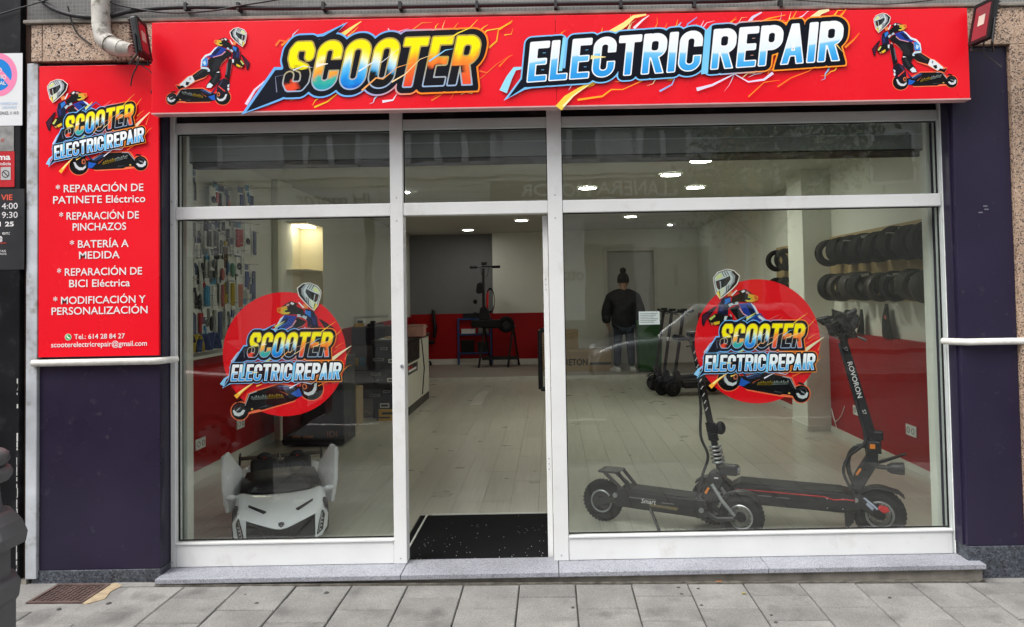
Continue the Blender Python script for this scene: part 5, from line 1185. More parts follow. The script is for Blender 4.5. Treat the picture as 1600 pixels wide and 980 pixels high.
# ------------------------------------------------------------------ white ride-on toy car with its doors up
def toy_car(loc, rz):
    t = thing('toy_car', 'white ride-on toy sports car with both doors swung up behind the left window', 'toy car', loc, rz)
    S = lambda half: [(-x, y, z) for x, y, z in half[::-1] if x > 0] + list(half)
    rows = [
        [(0, -.050, .098), (.07, -.030, .118), (.14, -.004, .140), (.205, .022, .160), (.215, .024, .166), (.242, .024, .186), (.270, .034, .190), (.288, .06, .15)],
        [(0, .03, .146), (.07, .038, .154), (.14, .065, .168), (.205, .075, .178), (.222, .08, .178), (.245, .075, .172), (.272, .08, .155), (.290, .10, .12)],
        [(0, .16, .192), (.07, .162, .194), (.14, .165, .196), (.20, .17, .203), (.228, .175, .216), (.255, .18, .216), (.281, .185, .19), (.297, .19, .13)],
        [(0, .28, .214), (.07, .278, .217), (.14, .272, .222), (.20, .265, .230), (.232, .262, .250), (.262, .262, .248), (.286, .262, .22), (.300, .265, .14)],
        [(0, .37, .226), (.07, .362, .230), (.14, .350, .237), (.20, .34, .245), (.235, .335, .262), (.266, .335, .258), (.289, .335, .23), (.300, .34, .14)]]
    MB().loft([S(r) for r in rows]).build('hood', 'white_car', t, smooth=32, sub=1, solid=.006)
    for s in (-1, 1):
        # cheek below the headlight, beside the grille
        MB().add([(s*.208, .012, .162), (s*.262, .020, .196), (s*.292, .050, .150), (s*.284, .030, .075), (s*.250, .004, .030), (s*.208, -.012, .022), (s*.208, .14, .16), (s*.262, .14, .19), (s*.292, .15, .15), (s*.284, .13, .075), (s*.250, .10, .03), (s*.208, .08, .022)],
                 [(0, 1, 2, 3, 4, 5), (0, 1, 7, 6), (1, 2, 8, 7), (2, 3, 9, 8), (3, 4, 10, 9), (4, 5, 11, 10), (5, 0, 6, 11)]).build('cheek', 'white_car', t, bev=.006)
        hl = MB().add([(s*.252, .010, .186), (s*.266, .022, .155), (s*.252, -.002, .070), (s*.218, -.020, .046), (s*.230, -.010, .105)], [(0, 1, 2, 3, 4)]).build('headlight', 'black_gloss', t, solid=.010)
        MB().tube([(s*.252, .000, .170), (s*.236, -.016, .105), (s*.226, -.026, .060)], .0035, 6).build('light_strip', 'chrome', hl)
        mb = MB()
        for k in range(4): mb.ell((s*(.254-.005*k), .000-.006*k, .135-.02*k), .005, .004, .005, 8, 5)
        mb.build('led', 'lens', hl)
        MB().add([(s*.09, .105, .1845), (s*.20, .185, .216), (s*.20, .168, .211), (s*.105, .088, .179)], [(0, 1, 2, 3)]).build('hood_vent', 'black_plastic', t, solid=.006)
        # wheels
        for y, nm in ((.21, 'wheel'), (.90, 'wheel')):
            w = MB().torus((s*.268, y, .105), .078, .032, 'x', 28, 10).build(nm, 'rubber', t, smooth=60)
            MB().lathe([(0, s*.02), (.06, s*.025), (.07, s*.012), (.07, -s*.02)], (s*.268, y, .105), 'x', 20).build('hub_cap', 'alu', w, smooth=40)
        MB().add([(s*.30, .34, .14), (s*.30, .34, .08), (s*.305, .80, .08), (s*.305, .80, .15), (s*.25, .34, .14), (s*.25, .80, .15)], [(0, 1, 2, 3), (0, 3, 5, 4)]).build('sill', 'white_car', t, solid=.01)
        # rear quarter
        MB().loft([[(s*.22, .70, .255), (s*.27, .70, .25), (s*.305, .70, .15)], [(s*.21, .84, .315), (s*.285, .84, .29), (s*.315, .84, .16)], [(s*.18, .98, .315), (s*.28, .98, .29), (s*.315, .98, .17)], [(s*.16, 1.10, .28), (s*.26, 1.10, .26), (s*.30, 1.10, .16)]]).build('rear_quarter', 'white_car', t, smooth=40, solid=.008)
        # door, raised and leaning out
        o = MB()
        o.m = Matrix.Translation((s*.318, .36, .03)) @ Matrix.Rotation(s*R(25), 4, 'Z') @ Matrix.Rotation(s*R(7), 4, 'Y')
        o.prism([(-.02, .11), (-.04, .26), (.00, .47), (.07, .485), (.21, .34), (.24, .20), (.17, .10)], -.014, .014, 'x')
        dr_ = o.build('door', 'white_car', t, bev=.008)
        o2 = MB(); o2.m = o.m.copy(); o2.prism([(.0, .44), (.05, .465), (.0, .16), (-.02, .16)], s*.0145, s*.019, 'x').build('door_crease', 'white_car', dr_)
        MB().tube([(s*.30, .33, .225), (s*.272, .315, .245)], .012, 8).build('mirror_arm', 'white_car', t); MB().ell((s*.315, .30, .25), .034, .018, .017).build('mirror', 'white_car', t, smooth=60)
    MB().prism([(0, .115), (.207, .158), (.207, .03), (.10, .018), (-.10, .018), (-.207, .03), (-.207, .158)], .03, .09).build('grille', 'black_plastic', t)
    mb = MB()
    for x in (-.15, -.07, .07, .15): mb.tube([(x, .026, .13), (x*.6, .02, .03)], .005, 6)
    mb.box(-.2, .2, .01, .045, .018, .028).build('grille_bar', 'black_plastic', t)
    em = MB().add([(-.018, .012, .158), (0, .014, .162), (.018, .012, .158), (.016, .004, .144), (0, -.002, .132), (-.016, .004, .144)], [(0, 1, 2, 3, 4, 5)]).build('emblem', 'black_gloss', t, solid=.006)
    em.location = (0, -.026, -.018)
    MB().add([(0, -.004, .15), (.006, -.003, .147), (.002, -.005, .141), (-.006, -.003, .145)], [(0, 1, 2, 3)]).build('emblem_mark', 'chrome', em, solid=.003)
    MB().loft([[(-.262, .345, .262), (-.14, .355, .243), (0, .372, .233), (.14, .355, .243), (.262, .345, .262)], [(-.25, .46, .30), (-.13, .47, .30), (0, .475, .298), (.13, .47, .30), (.25, .46, .30)], [(-.225, .58, .335), (-.12, .59, .342), (0, .595, .342), (.12, .59, .342), (.225, .58, .335)]]).build('windshield', 'tinted', t, smooth=50, solid=.006)
    MB().box(-.25, .25, .42, 1.02, .07, .16).build('tub', 'black_plastic', t, bev=.01)
    for s in (-1, 1):
        st_ = MB().prism([(.68, .14), (.78, .14), (.90, .33), (.885, .368), (.84, .372), (.80, .33)], s*.115-.098, s*.115+.098, 'x').build('seat', 'black_plastic', t, bev=.045, seg=4, smooth=60)
        MB().ell((s*.115, .865, .372), .058, .028, .038).build('headrest', 'black_plastic', st_, smooth=60)
        MB().box(s*.115-.085, s*.115+.085, .56, .76, .161, .20).build('seat_cushion', 'black_plastic', st_, bev=.02)
        B('seat_badge', 'red_part', st_, (s*.115-.01, s*.115+.01, .833, .837, .372, .379))
    MB().torus((.11, .615, .325), .055, .011, 'y', 24, 8).build('steering_wheel', 'black_plastic', t, smooth=60)
    MB().box(-.235, .235, .53, .60, .20, .325).build('dashboard', 'black_plastic', t, bev=.02)
    MB().tube([(0, .80, .36), (-.02, .80, .41)], .006, 6).build('belt_clip', 'chrome', t)
    MB().box(-.16, .16, .98, 1.10, .18, .30).build('engine_cover', 'black_plastic', t, bev=.02)
    wg = MB().box(-.30, .30, 1.06, 1.16, .325, .335).build('rear_wing', 'black_plastic', t, bev=.004)
    for s in (-1, 1): MB().box(s*.298-.006, s*.298+.006, 1.03, 1.17, .29, .36).build('wing_plate', 'black_plastic', wg); MB().tube([(s*.2, 1.10, .27), (s*.2, 1.11, .326)], .008, 6).build('wing_strut', 'black_plastic', wg)
    return t
pc = G(446, 846); tcar = toy_car((pc.x+.0, .40, FZ), R(20)); tcar.scale = (.98, 1.0, 1.02)
# ------------------------------------------------------------------ accessories hung on the left wall
mat('pouch', (.86, .89, .86), .25, var=.08); mat('acc_black', (.015, .016, .02), .5, var=.3, scale=30); mat('acc_red', (.55, .03, .03), .4); mat('acc_blue', (.03, .07, .26), .45); mat('acc_yellow', (.62, .45, .02), .45)
mat('acc_orange', (.62, .20, .10), .5); mat('acc_brown', (.14, .07, .02), .6); mat('acc_green', (.16, .38, .28), .5); mat('acc_grey', (.22, .23, .23), .5); mat('acc_white', (.80, .82, .80), .5); mat('acc_sky', (.05, .30, .52), .4); mat('acc_pink', (.55, .16, .15), .45); mat('card_blue', (.06, .09, .20), .5)
mat('peg_white', (.78, .80, .74), .6)
GP = 'packets hung on the left wall'
peg = thing('wall_panel', 'white slotted panel on the left wall full of hanging packets', 'panel')
B('panel_sheet', 'peg_white', peg, (IXL+.015, IXL+.03, 1.15, 3.05, dz_+.005, 2.60))
def packet(px, py, w, h, item, colm, label, z=None):
    """a clear pouch on a hook, px/py = top centre in the photo, on the left wall"""
    p = WX(px, py, IXL+.09); y = p.y; z = p.z
    t = thing('hanging_packet', label, 'packet', (IXL+.03, y, z), random.uniform(-.10, .10), GP)
    MB().tube([(0, 0, .015), (.12, 0, .018)], .003, 5).build('hook', 'chrome', t)
    x0 = .05+random.uniform(-.015, .02)
    B('header_card', random.choice(['acc_white', 'card_blue', 'acc_white', 'acc_white', 'acc_sky']), t, (x0, x0+.003, -w/2, w/2, -.035, .022))
    B('pouch', 'pouch', t, (x0-.003, x0+.006, -w/2, w/2, -h, -.036))
    w *= .74
    def box(n, a, b, c, d, m=colm, th=.022): return B(n, m, t, (x0+.0065, x0+th, a, b, c, d), bev=.006)
    if item == 'grip':
        for s in (-1, 1): MB().tube([(x0+.022, s*w*.23, -.05), (x0+.022, s*w*.23, -h+.012)], w*.17, 10).build('grip', colm, t, smooth=50)
    elif item == 'pad': box('pad', -w*.4, w*.4, -h+.015, -.05)
    elif item == 'lever': MB().tube(smoothpath([(x0+.015, -w*.2, -.05), (x0+.02, 0, -h*.5), (x0+.015, w*.2, -h*.92)], 4), .009, 7).build('lever', colm, t, smooth=50); box('lever_clamp', -w*.3, w*.1, -.09, -.05)
    elif item == 'cable': MB().torus((x0+.014, 0, -h*.56), w*.32, .007, 'x', 20, 6).build('cable_coil', colm, t, smooth=60); MB().torus((x0+.02, 0, -h*.6), w*.26, .006, 'x', 20, 6).build('cable_coil', colm, t, smooth=60)
    elif item == 'bell': MB().ell((x0+.02, 0, -h*.6), .016, w*.34, h*.28).build('bell', colm, t, smooth=60)
    elif item == 'strip':
        for k in (-1, 0, 1): box('strip', k*w*.3-w*.09, k*w*.3+w*.09, -h+.01, -.05)
    return t
rows = {'top': [(300, 268, .10, .26, 'lever', 'acc_black', 'dark bracket'), (331, 296, .10, .16, 'cable', 'acc_black', 'thin wire'), (352, 300, .09, .18, 'bell', 'acc_orange', 'orange bell'), (375, 296, .11, .24, 'pad', 'acc_blue', 'blue strap'), (393, 298, .12, .26, 'strip', 'card_blue', 'navy strap')],
        'second': [(291, 345, .09, .14, 'pad', 'acc_black', 'black clamp'), (310, 352, .08, .16, 'lever', 'acc_black', 'black lever'), (323, 352, .11, .20, 'pad', 'acc_black', 'black pedal'), (335, 352, .10, .20, 'grip', 'acc_grey', 'grey grip'), (344, 350, .08, .14, 'lever', 'acc_black', 'small black lever'), (354, 349, .09, .22, 'pad', 'acc_black', 'slim black'), (367, 350, .10, .23, 'grip', 'acc_red', 'red grip'), (376, 351, .08, .22, 'grip', 'acc_red', 'narrow red grip'), (385, 352, .10, .28, 'cable', 'acc_black', 'black ring'), (396, 354, .12, .30, 'pad', 'card_blue', 'wide navy')],
        'third': [(293, 372, .08, .18, 'cable', 'acc_grey', 'grey coil'), (310, 376, .09, .16, 'lever', 'acc_black', 'angled black lever'), (330, 380, .10, .12, 'strip', 'acc_grey', 'small grey parts'), (352, 376, .12, .26, 'grip', 'acc_brown', 'brown grip'), (349, 372, .10, .08, 'bell', 'acc_yellow', 'yellow topped'), (373, 383, .10, .10, 'pad', 'acc_white', 'plain white')],
        'fourth': [(289, 404, .08, .22, 'grip', 'acc_pink', 'pink grip'), (304, 406, .08, .22, 'lever', 'acc_black', 'long black lever'), (317, 402, .08, .26, 'lever', 'acc_black', 'curved black lever'), (327, 400, .10, .24, 'strip', 'acc_grey', 'grey strip'), (334, 402, .08, .22, 'lever', 'acc_black', 'slim lever'), (345, 408, .11, .20, 'bell', 'acc_pink', 'rosy bell'), (362, 398, .12, .24, 'bell', 'acc_green', 'green oval'), (374, 396, .11, .22, 'cable', 'acc_black', 'black horn'), (386, 416, .12, .22, 'pad', 'acc_blue', 'blue case'), (395, 416, .10, .34, 'pad', 'card_blue', 'tall navy'), (371, 420, .10, .12, 'pad', 'acc_black', 'small black block')],
        'fifth': [(291, 442, .08, .16, 'bell', 'acc_red', 'red reflector'), (301, 440, .09, .24, 'lever', 'acc_black', 'black stalk'), (311, 442, .10, .26, 'bell', 'acc_black', 'dark oval'), (322, 438, .10, .24, 'pad', 'acc_sky', 'sky blue pump'), (333, 438, .12, .26, 'pad', 'acc_white', 'white card with black print'), (345, 436, .08, .26, 'strip', 'acc_pink', 'reddish strip'), (353, 434, .12, .28, 'strip', 'acc_yellow', 'bright yellow'), (363, 434, .11, .27, 'strip', 'acc_yellow', 'second bright yellow'), (373, 436, .12, .28, 'strip', 'acc_orange', 'orange red'), (392, 436, .08, .16, 'pad', 'card_blue', 'short navy')],
        'sixth': [(290, 482, .10, .34, 'strip', 'acc_sky', 'pale blue'), (300, 482, .12, .30, 'pad', 'card_blue', 'dull blue'), (313, 480, .10, .22, 'grip', 'acc_red', 'small red grip'), (322, 480, .10, .24, 'cable', 'acc_grey', 'silver coil'), (331, 480, .10, .24, 'bell', 'acc_black', 'black lamp'), (343, 478, .12, .32, 'pad', 'card_blue', 'slate blue'), (354, 478, .09, .22, 'lever', 'acc_grey', 'steel lever'), (364, 476, .12, .22, 'strip', 'acc_blue', 'deep blue'), (373, 474, .10, .22, 'pad', 'acc_blue', 'royal blue'), (384, 470, .10, .14, 'lever', 'acc_black', 'black hanger')]}
for rn, its in rows.items():
    for px, py, w, h, it, cm, lb in its: packet(px, py, w, h, it, cm, f'{lb} packet in the {rn} row of the left wall display')
rng_ = random.Random(11); cname = dict(acc_black='black', acc_grey='grey', acc_white='white', card_blue='navy', acc_sky='sky blue', acc_red='red')
onum = ['first', 'second', 'third', 'fourth', 'fifth', 'sixth', 'seventh']
for rn, py0 in (('top', 292), ('second', 340), ('third', 372), ('fourth', 398), ('fifth', 432), ('sixth', 470), ('lowest', 500)):
    for k, px in enumerate(sorted(rng_.uniform(288, 396) for _ in range(6))):
        it = rng_.choice(['grip', 'pad', 'lever', 'cable', 'bell', 'strip']); cm = rng_.choice(['acc_black', 'acc_grey', 'acc_white', 'card_blue', 'acc_black', 'acc_white', 'acc_white', 'acc_sky', 'acc_red'])
        packet(px, py0+rng_.uniform(-6, 6), rng_.uniform(.06, .10), rng_.uniform(.14, .24), it, cm, f'small {cname[cm]} {it} pouch, {onum[k]} small one from the window in the {rn} row')
# mudguards at the foot of the display
for (px, py), cm, lb in (((291, 552), 'acc_black', 'black'), ((303, 552), 'acc_yellow', 'yellow'), ((313, 554), 'acc_blue', 'small blue'), ((331, 551), 'acc_blue', 'larger blue')):
    p = WX(px, py, IXL+.12); t = thing('scooter_mudguard', lb+' plastic mudguard on the ledge under the left packets', 'mudguard', (IXL+.02, p.y, dz_), 0, 'mudguards under the left packets')
    secs = []
    for k in range(9):
        a = R(10+20*k); secs.append([(x, .085*math.cos(a), .17*math.sin(a)+.002) for x in (.02, .06, .12, .15)])
    MB().loft(secs).build('guard_arch', cm, t, smooth=50, solid=.006); MB().loft([[(.021, q[1]*.98, q[2]*.98), (.021, q[1]*.6, q[2]*.6)] for q in [s[0] for s in secs]]).build('guard_cheek', cm, t, solid=.004)
B('ledge', 'skirting', wl, (IXL+.0145, IXL+.17, 1.1, 3.0, dz_-.025, dz_-.001))

# ------------------------------------------------------------------ lit display cabinet on the left wall
q0, q1 = WX(476, 400, IXL+.28), WX(509, 400, IXL)
cz1 = W(492, 345, q0.y).z; cy0, cy1 = q0.y, q0.y+.62; cxr = IXL+.30
cab = thing('display_cabinet', 'tall shallow white cabinet glowing with warm light on the left wall', 'cabinet')
mat('cab_cream', (.72, .66, .48), .5, var=.03)
B('carcass', 'cab_cream', cab, (IXL+.016, cxr, cy1-.02, cy1, FZ+.001, cz1), (IXL+.016, cxr, cy0+.021, cy1-.021, cz1-.02, cz1), (IXL+.016, IXL+.03, cy0+.021, cy1-.021, FZ+.1, cz1-.021), bev=.002)
B('near_side', 'wall_white', cab, (IXL+.016, IXL+.06, cy0, cy0+.02, FZ+.001, cz1))
for z in (W(492, 424, cy0+.4).z, 1.2, .75): B('shelf', 'cab_cream', cab, (IXL+.031, cxr-.01, cy0+.022, cy1-.022, z, z+.012))
B('lamp_strip', mat('warm_lamp', (.9, .85, .7), .5, emit=(1, .90, .68), estr=6.5, var=0), cab, (IXL+.08, cxr-.06, cy0+.2, cy1-.1, cz1-.034, cz1-.0215))

# ------------------------------------------------------------------ left floor: crate, carton, bench, toolbox
bx = G(441, 700); bw = G(541, 696).x-bx.x
bb_ = thing('black_case', 'large black case with orange marks behind the left sticker', 'case', (bx.x, bx.y, FZ), 0)
B('body', mat('case_black', (.022, .023, .026), .55, var=.15, scale=6), bb_, (0, bw, 0, .45, .02, .86), bev=.015)
B('lid', 'case_black', bb_, (-.005, bw+.005, -.005, .455, .861, .92), bev=.012)
for z in (.05, .80): B('band', 'black_plastic', bb_, (-.002, bw+.002, -.003, -.0005, z, z+.03))
mat('dull_orange', (.30, .10, .03), .5, var=.2)
B('orange_mark', 'dull_orange', bb_, (bw*.17, bw*.30, -.003, -.001, .10, .125), (bw*.34, bw*.50, -.003, -.001, .095, .12))
text_mb('IDI', .09, FACE(bw*.72, -.0035, .10), .0, 'LEFT').build('side_print', 'dull_orange', bb_)
ca = G(543, 666); cb_ = G(562, 663)
ct = thing('carton', 'tall brown carton with two up arrows beside the black case', 'carton', (ca.x, ca.y, FZ), R(-6))
cw = cb_.x-ca.x; ch = (666-606)*(ca.y+4.25)/1150
B('box_body', 'card', ct, (0, cw, 0, .22, 0, ch), bev=.003); MB().add([(0, 0, ch+.001), (cw, 0, ch+.001), (cw*1.02, -.05, ch+.05), (-.02, -.05, ch+.05)], [(0, 1, 2, 3)]).build('flap', 'card', ct, solid=.004)
mb = MB()
for x in (.35, .65): mb.box(cw*x-.005, cw*x+.005, -.0012, -.0002, ch*.62, ch*.82); mb.prism([(cw*x-.018, ch*.80), (cw*x+.018, ch*.80), (cw*x, ch*.88)], -.0012, -.0002)
mb.box(cw*.2, cw*.8, -.0012, -.0002, ch*.58, ch*.595).build('arrow_print', 'ink_black', ct)
rg = G(572, 653); o = MB().ell((rg.x, rg.y+.1, FZ+.04), .14, .1, .06, 12, 7).build('crumpled_cloth', mat('cloth_beige', (.34, .33, .26), .9, var=.3, scale=18, bump=.6, bscale=22), smooth=70); tag(o, 'crumpled beige cloth on the floor next to the carton', 'cloth')

# tool bench running away from the viewer
e0 = G(583, 654); e1 = G(643, 646); Hb = .98; bl_ = 1.75
tb = thing('workbench', 'black ended workbench with stickers and white doors by the left mullion', 'workbench', (e0.x, e0.y, FZ), 0)
wbx = e1.x-e0.x
B('end_panel', 'black_metal', tb, (0, wbx, 0, .03, .0, Hb-.04), bev=.004)
B('worktop', 'black_plastic', tb, (-.02, wbx+.02, -.02, bl_+.02, Hb-.039, Hb), bev=.005)
B('side_frame', 'black_metal', tb, (wbx-.03, wbx, .031, bl_, .0, .10), (0, .03, .031, bl_, 0, Hb-.04), bev=.003)
mat('bench_white', (.60, .61, .53), .45, var=.05)
B('cupboard_door', 'bench_white', tb, (wbx-.02, wbx+.004, .05, .98, .11, .66), bev=.004); B('cupboard_door', 'bench_white', tb, (wbx-.02, wbx+.004, 1.0, bl_-.02, .11, Hb-.05), bev=.004)
B('drawer_front', 'black_plastic', tb, (wbx-.02, wbx+.004, .05, .98, .67, Hb-.05), bev=.004)
B('label_plate', 'ink_black', tb, (wbx+.0045, wbx+.006, .12, .80, .52, .64)); B('label_stripe', 'ink_white', tb, (wbx+.0062, wbx+.007, .16, .70, .55, .58)); B('label_mark', 'red_part', tb, (wbx+.0062, wbx+.007, .16, .40, .59, .62))
MB().tube([(wbx+.012, 1.1, Hb-.06), (wbx+.012, 1.3, .5), (wbx+.012, 1.12, .15)], .008, 6).build('hanging_strap', 'dark_cable', tb)
for k, (fx_, fz_, w_, h_, m_) in enumerate(((.35, .88, .09, .035, 'acc_grey'), (.18, .74, .14, .035, 'acc_grey'), (.62, .72, .12, .05, 'acc_white'), (.10, .56, .12, .035, 'acc_grey'), (.58, .48, .12, .05, 'acc_white'), (.42, .335, .09, .035, 'acc_grey'), (.06, .29, .13, .03, 'acc_grey'), (.88, .29, .06, .03, 'acc_grey'), (.35, .16, .12, .06, 'acc_white'))):
    s_ = B('sticker', m_, tb, (fx_*wbx-w_/2, fx_*wbx+w_/2, -.0022, -.0004, fz_-h_/2, fz_+h_/2))
    B('sticker_print', 'ink_black', tb, (fx_*wbx-w_*.36, fx_*wbx+w_*.36, -.0032, -.0024, fz_-h_*.22, fz_+h_*.22))
MB().lathe([(0, -.0022), (.045, -.0022), (.045, -.0004)], (.40*wbx, 0, .02), 'y', 20).build('sticker', 'acc_orange', tb)
for c_ in tb.children:
    if c_.name.startswith('sticker'): pass
# yellow tool case on the floor before the bench
yt = G(592, 655); tc_ = thing('tool_case', 'yellow and black tool case lying at the foot of the bench', 'tool case', (yt.x, yt.y-.12, FZ), 0)
B('case_body', 'black_plastic', tc_, (0, .22, 0, .1, 0, .13), bev=.01); mat('tool_yellow', (.62, .36, .02), .45, var=.08)
B('case_bar', 'tool_yellow', tc_, (.03, .21, -.02, -.001, .105, .14), (.03, .07, -.02, -.001, .075, .1045), (.03, .21, -.02, -.001, .05, .0745), (.17, .21, -.02, -.001, .03, .0495), (.03, .21, -.02, -.001, 0, .0295), bev=.003)
# things on the bench top
TZ = FZ+Hb
def small(name, label, cat, loc, *parts, rz=0):
    t = thing(name, label, cat, loc, rz)
    for nm, m_, bxs, bv in parts: B(nm, m_, t, *bxs, bev=bv)
    return t
small('cardboard_tray', 'pinkish box on the bench top right of the mullion', 'box', (e0.x+wbx*.72, e0.y+.75, TZ), ('tray', mat('pinkcard', (.42, .22, .18), .7), [(0, .22, 0, .2, 0, .14)], .004), ('tray_lid', 'pinkcard', [(-.004, .224, -.004, .204, .141, .16)], .003))
dl = thing('cordless_drill', 'black cordless drill lying on the bench top', 'drill', (e0.x+wbx*.9, e0.y+1.15, TZ), R(-30))
MB().tube([(-.13, 0, .12), (.10, 0, .12)], .04, 10, rs=[.045, .03]).build('drill_body', 'black_plastic', dl, smooth=50); MB().box(-.11, -.05, -.02, .02, 0, .11).build('drill_grip', 'black_plastic', dl, bev=.008); MB().tube([(.10, 0, .12), (.16, 0, .12)], .014, 8).build('drill_chuck', 'alu', dl)
small('paper_stack', 'flat pile of papers at the near end of the bench', 'papers', (e0.x+.05, e0.y+.15, TZ), ('sheet', 'paper', [(0, .22, 0, .3, 0, .012)], 0), ('sheet', 'card', [(.05, .25, .05, .3, .0125, .03)], 0))
# counter behind: black table with clutter and the water cooler
cy = 6.9; c0 = W(541, 560, cy); c1 = W(601, 560, cy); cz_ = W(560, 512, cy).z
cn = thing('counter', 'dark grey counter with a black top behind the bench', 'counter', (c0.x, cy, FZ), 0)
cwid = c1.x-c0.x
mat('counter_grey', (.13, .14, .145), .6, var=.05)
B('body', 'counter_grey', cn, (0, cwid, 0, .6, 0, cz_-.30), bev=.004); B('apron', 'black_plastic', cn, (-.01, cwid+.01, -.02, .6, cz_-.299, cz_-.05), bev=.006); B('top', 'black_plastic', cn, (-.05, cwid+.05, -.04, .64, cz_-.049, cz_-FZ), bev=.006); B('shelf_line', 'ink_black', cn, (0, cwid, -.004, -.0005, .42, .435))
for fx_, m_ in ((.25, 'acc_yellow'), (.42, 'acc_sky'), (.12, 'acc_white')): B('notice', m_, cn, (cwid*fx_-.045, cwid*fx_+.045, -.0035, -.001, .50, .62))
for fx_, m_, lb, h_ in ((.28, 'tool_yellow', 'yellow tool on the dark counter by the water bottle', .10), (.62, 'acc_black', 'black gadget in the middle of the dark counter', .09), (.82, 'acc_grey', 'grey box at the right of the dark counter', .06)):
    p_ = thing('counter_item', lb, 'tool', (c0.x+cwid*fx_, cy+.15, cz_), R(10)); B('item_body', m_, p_, (-.07, .07, 0, .1, 0.001, h_*.6), bev=.01); B('item_top', 'black_plastic', p_, (-.03, .05, .02, .08, h_*.6+.001, h_), bev=.006)
o = MB().tube([(c0.x+.02, cy+.2, cz_+.15), (c0.x+.62, cy+.12, cz_+.17)], .022, 10).build('paper_roll', 'paper', smooth=50); tag(o, 'white paper roll lying across the clutter on the dark counter', 'paper roll')
# water bottle
wbp = W(554, 498, 7.6); br_ = abs(W(566, 490, 7.6).x-W(542, 490, 7.6).x)/2; bz0_ = wbp.z; bh = W(554, 466, 7.6).z-bz0_
wc = thing('water_cooler', 'blue water bottle upside down on a pale dispenser behind the counter', 'water cooler', (wbp.x, 7.6, FZ))
B('stand', 'acc_white', wc, (-.15, .15, -.15, .15, 0, bz0_-FZ-.02), bev=.01)
mat('bottle_blue', (.06, .17, .26), .15, var=.1)
prof = [(0, 0), (br_*.5, .0), (br_*.98, .03), (br_, .06)]
for k in range(4): z = .06+bh*.18*k; prof += [(br_, z+bh*.10), (br_*.95, z+bh*.12), (br_*.95, z+bh*.145), (br_, z+bh*.17)]
prof += [(br_, bh-.03), (br_*.9, bh), (0, bh)]
MB().lathe(prof, (0, 0, bz0_-FZ), n=28).build('bottle', 'bottle_blue', wc, smooth=45)
B('bottle_label', 'acc_sky', wc, (-.02, .06, -br_-.006, -br_-.002, bz0_-FZ+.08, bz0_-FZ+.2))

# ------------------------------------------------------------------ workshop at the back
FW = FZ+.05
def GW(px, py): return G(px, py, FW)
oc = thing('office_chair', 'black office chair seen from the side against the red wall', 'office chair', (GW(664, 570).x, GW(664, 570).y, FW), 0)
for k in range(5):
    a = 2*math.pi*k/5+.3; lg = MB().tube([(0, 0, .10), (.28*math.cos(a), .28*math.sin(a), .07)], .02, 6).build('star_leg', 'black_plastic', oc); MB().ell((.28*math.cos(a), .28*math.sin(a), .03), .03, .03, .03, 8, 6).build('castor', 'black_plastic', lg, smooth=60)
MB().tube([(0, 0, .1), (0, 0, .45)], .025, 10).build('column', 'chrome', oc); MB().box(-.24, .24, -.23, .23, .45, .53).build('seat', 'black_plastic', oc, bev=.03)
MB().loft([[(.20, -.2, .58), (.26, -.2, .58), (.26, .2, .58), (.20, .2, .58)], [(.22, -.22, .80), (.29, -.22, .80), (.29, .22, .80), (.22, .22, .80)], [(.18, -.16, 1.18), (.23, -.16, 1.18), (.23, .16, 1.18), (.18, .16, 1.18)]], True, True).build('backrest', 'black_plastic', oc, bev=.02)
MB().tube([(.0, .0, .46), (.24, 0, .48), (.25, 0, .62)], .02, 8).build('back_bracket', 'black_metal', oc); MB().box(-.12, .15, .24, .29, .68, .71).build('armrest', 'black_plastic', oc, bev=.01)
# blue steel shelf
s0, s1 = GW(717, 570), GW(769, 568); sh = thing('steel_shelf', 'blue steel shelf loaded with dark boxes against the red wall', 'shelf', (s0.x, s0.y, FW)); sw = s1.x-s0.x; shh = W(740, 497, s0.y).z-FW
for x in (0, sw):
    for y in (0, .4): B('upright', 'blue_steel', sh, (x-.02, x+.02, y-.02, y+.02, 0, shh))
for z in (.22, .62, shh-.04): B('shelf_board', 'blue_steel', sh, (.021, sw-.021, -.015, .415, z, z+.035))
for x, z, w_, h_, m_, lb in ((.05, .256, .28, .26, 'black_plastic', 'black bin at the left of the blue shelf'), (.40, .256, .24, .22, 'acc_black', 'dark box at the right of the blue shelf'), (.06, .656, .30, .10, 'acc_white', 'white carton on the middle board of the blue shelf'), (.42, .656, .22, .16, 'acc_grey', 'grey parts box on the middle board of the blue shelf'), (.10, shh-.004, .5, .10, 'acc_black', 'black toolbox on top of the blue shelf')):
    t = thing('storage_box', lb, 'box', (s0.x+x, s0.y+.02, FW+z)); B('box_body', m_, t, (0, w_, 0, .33, .0, h_*.8), bev=.006); B('box_lid', m_, t, (-.006, w_+.006, -.006, .336, h_*.8+.001, h_), bev=.004)
o = MB().lathe([(0, 0), (.05, 0), (.05, .01), (.012, .02), (.012, .20), (.035, .21), (.05, .25), (.035, .29), (0, .30)], (s0.x+.36, s0.y+.1, FW+shh+.10), n=14).build('desk_lamp', 'black_plastic', smooth=50); tag(o, 'small black lamp head standing on the blue shelf', 'lamp')
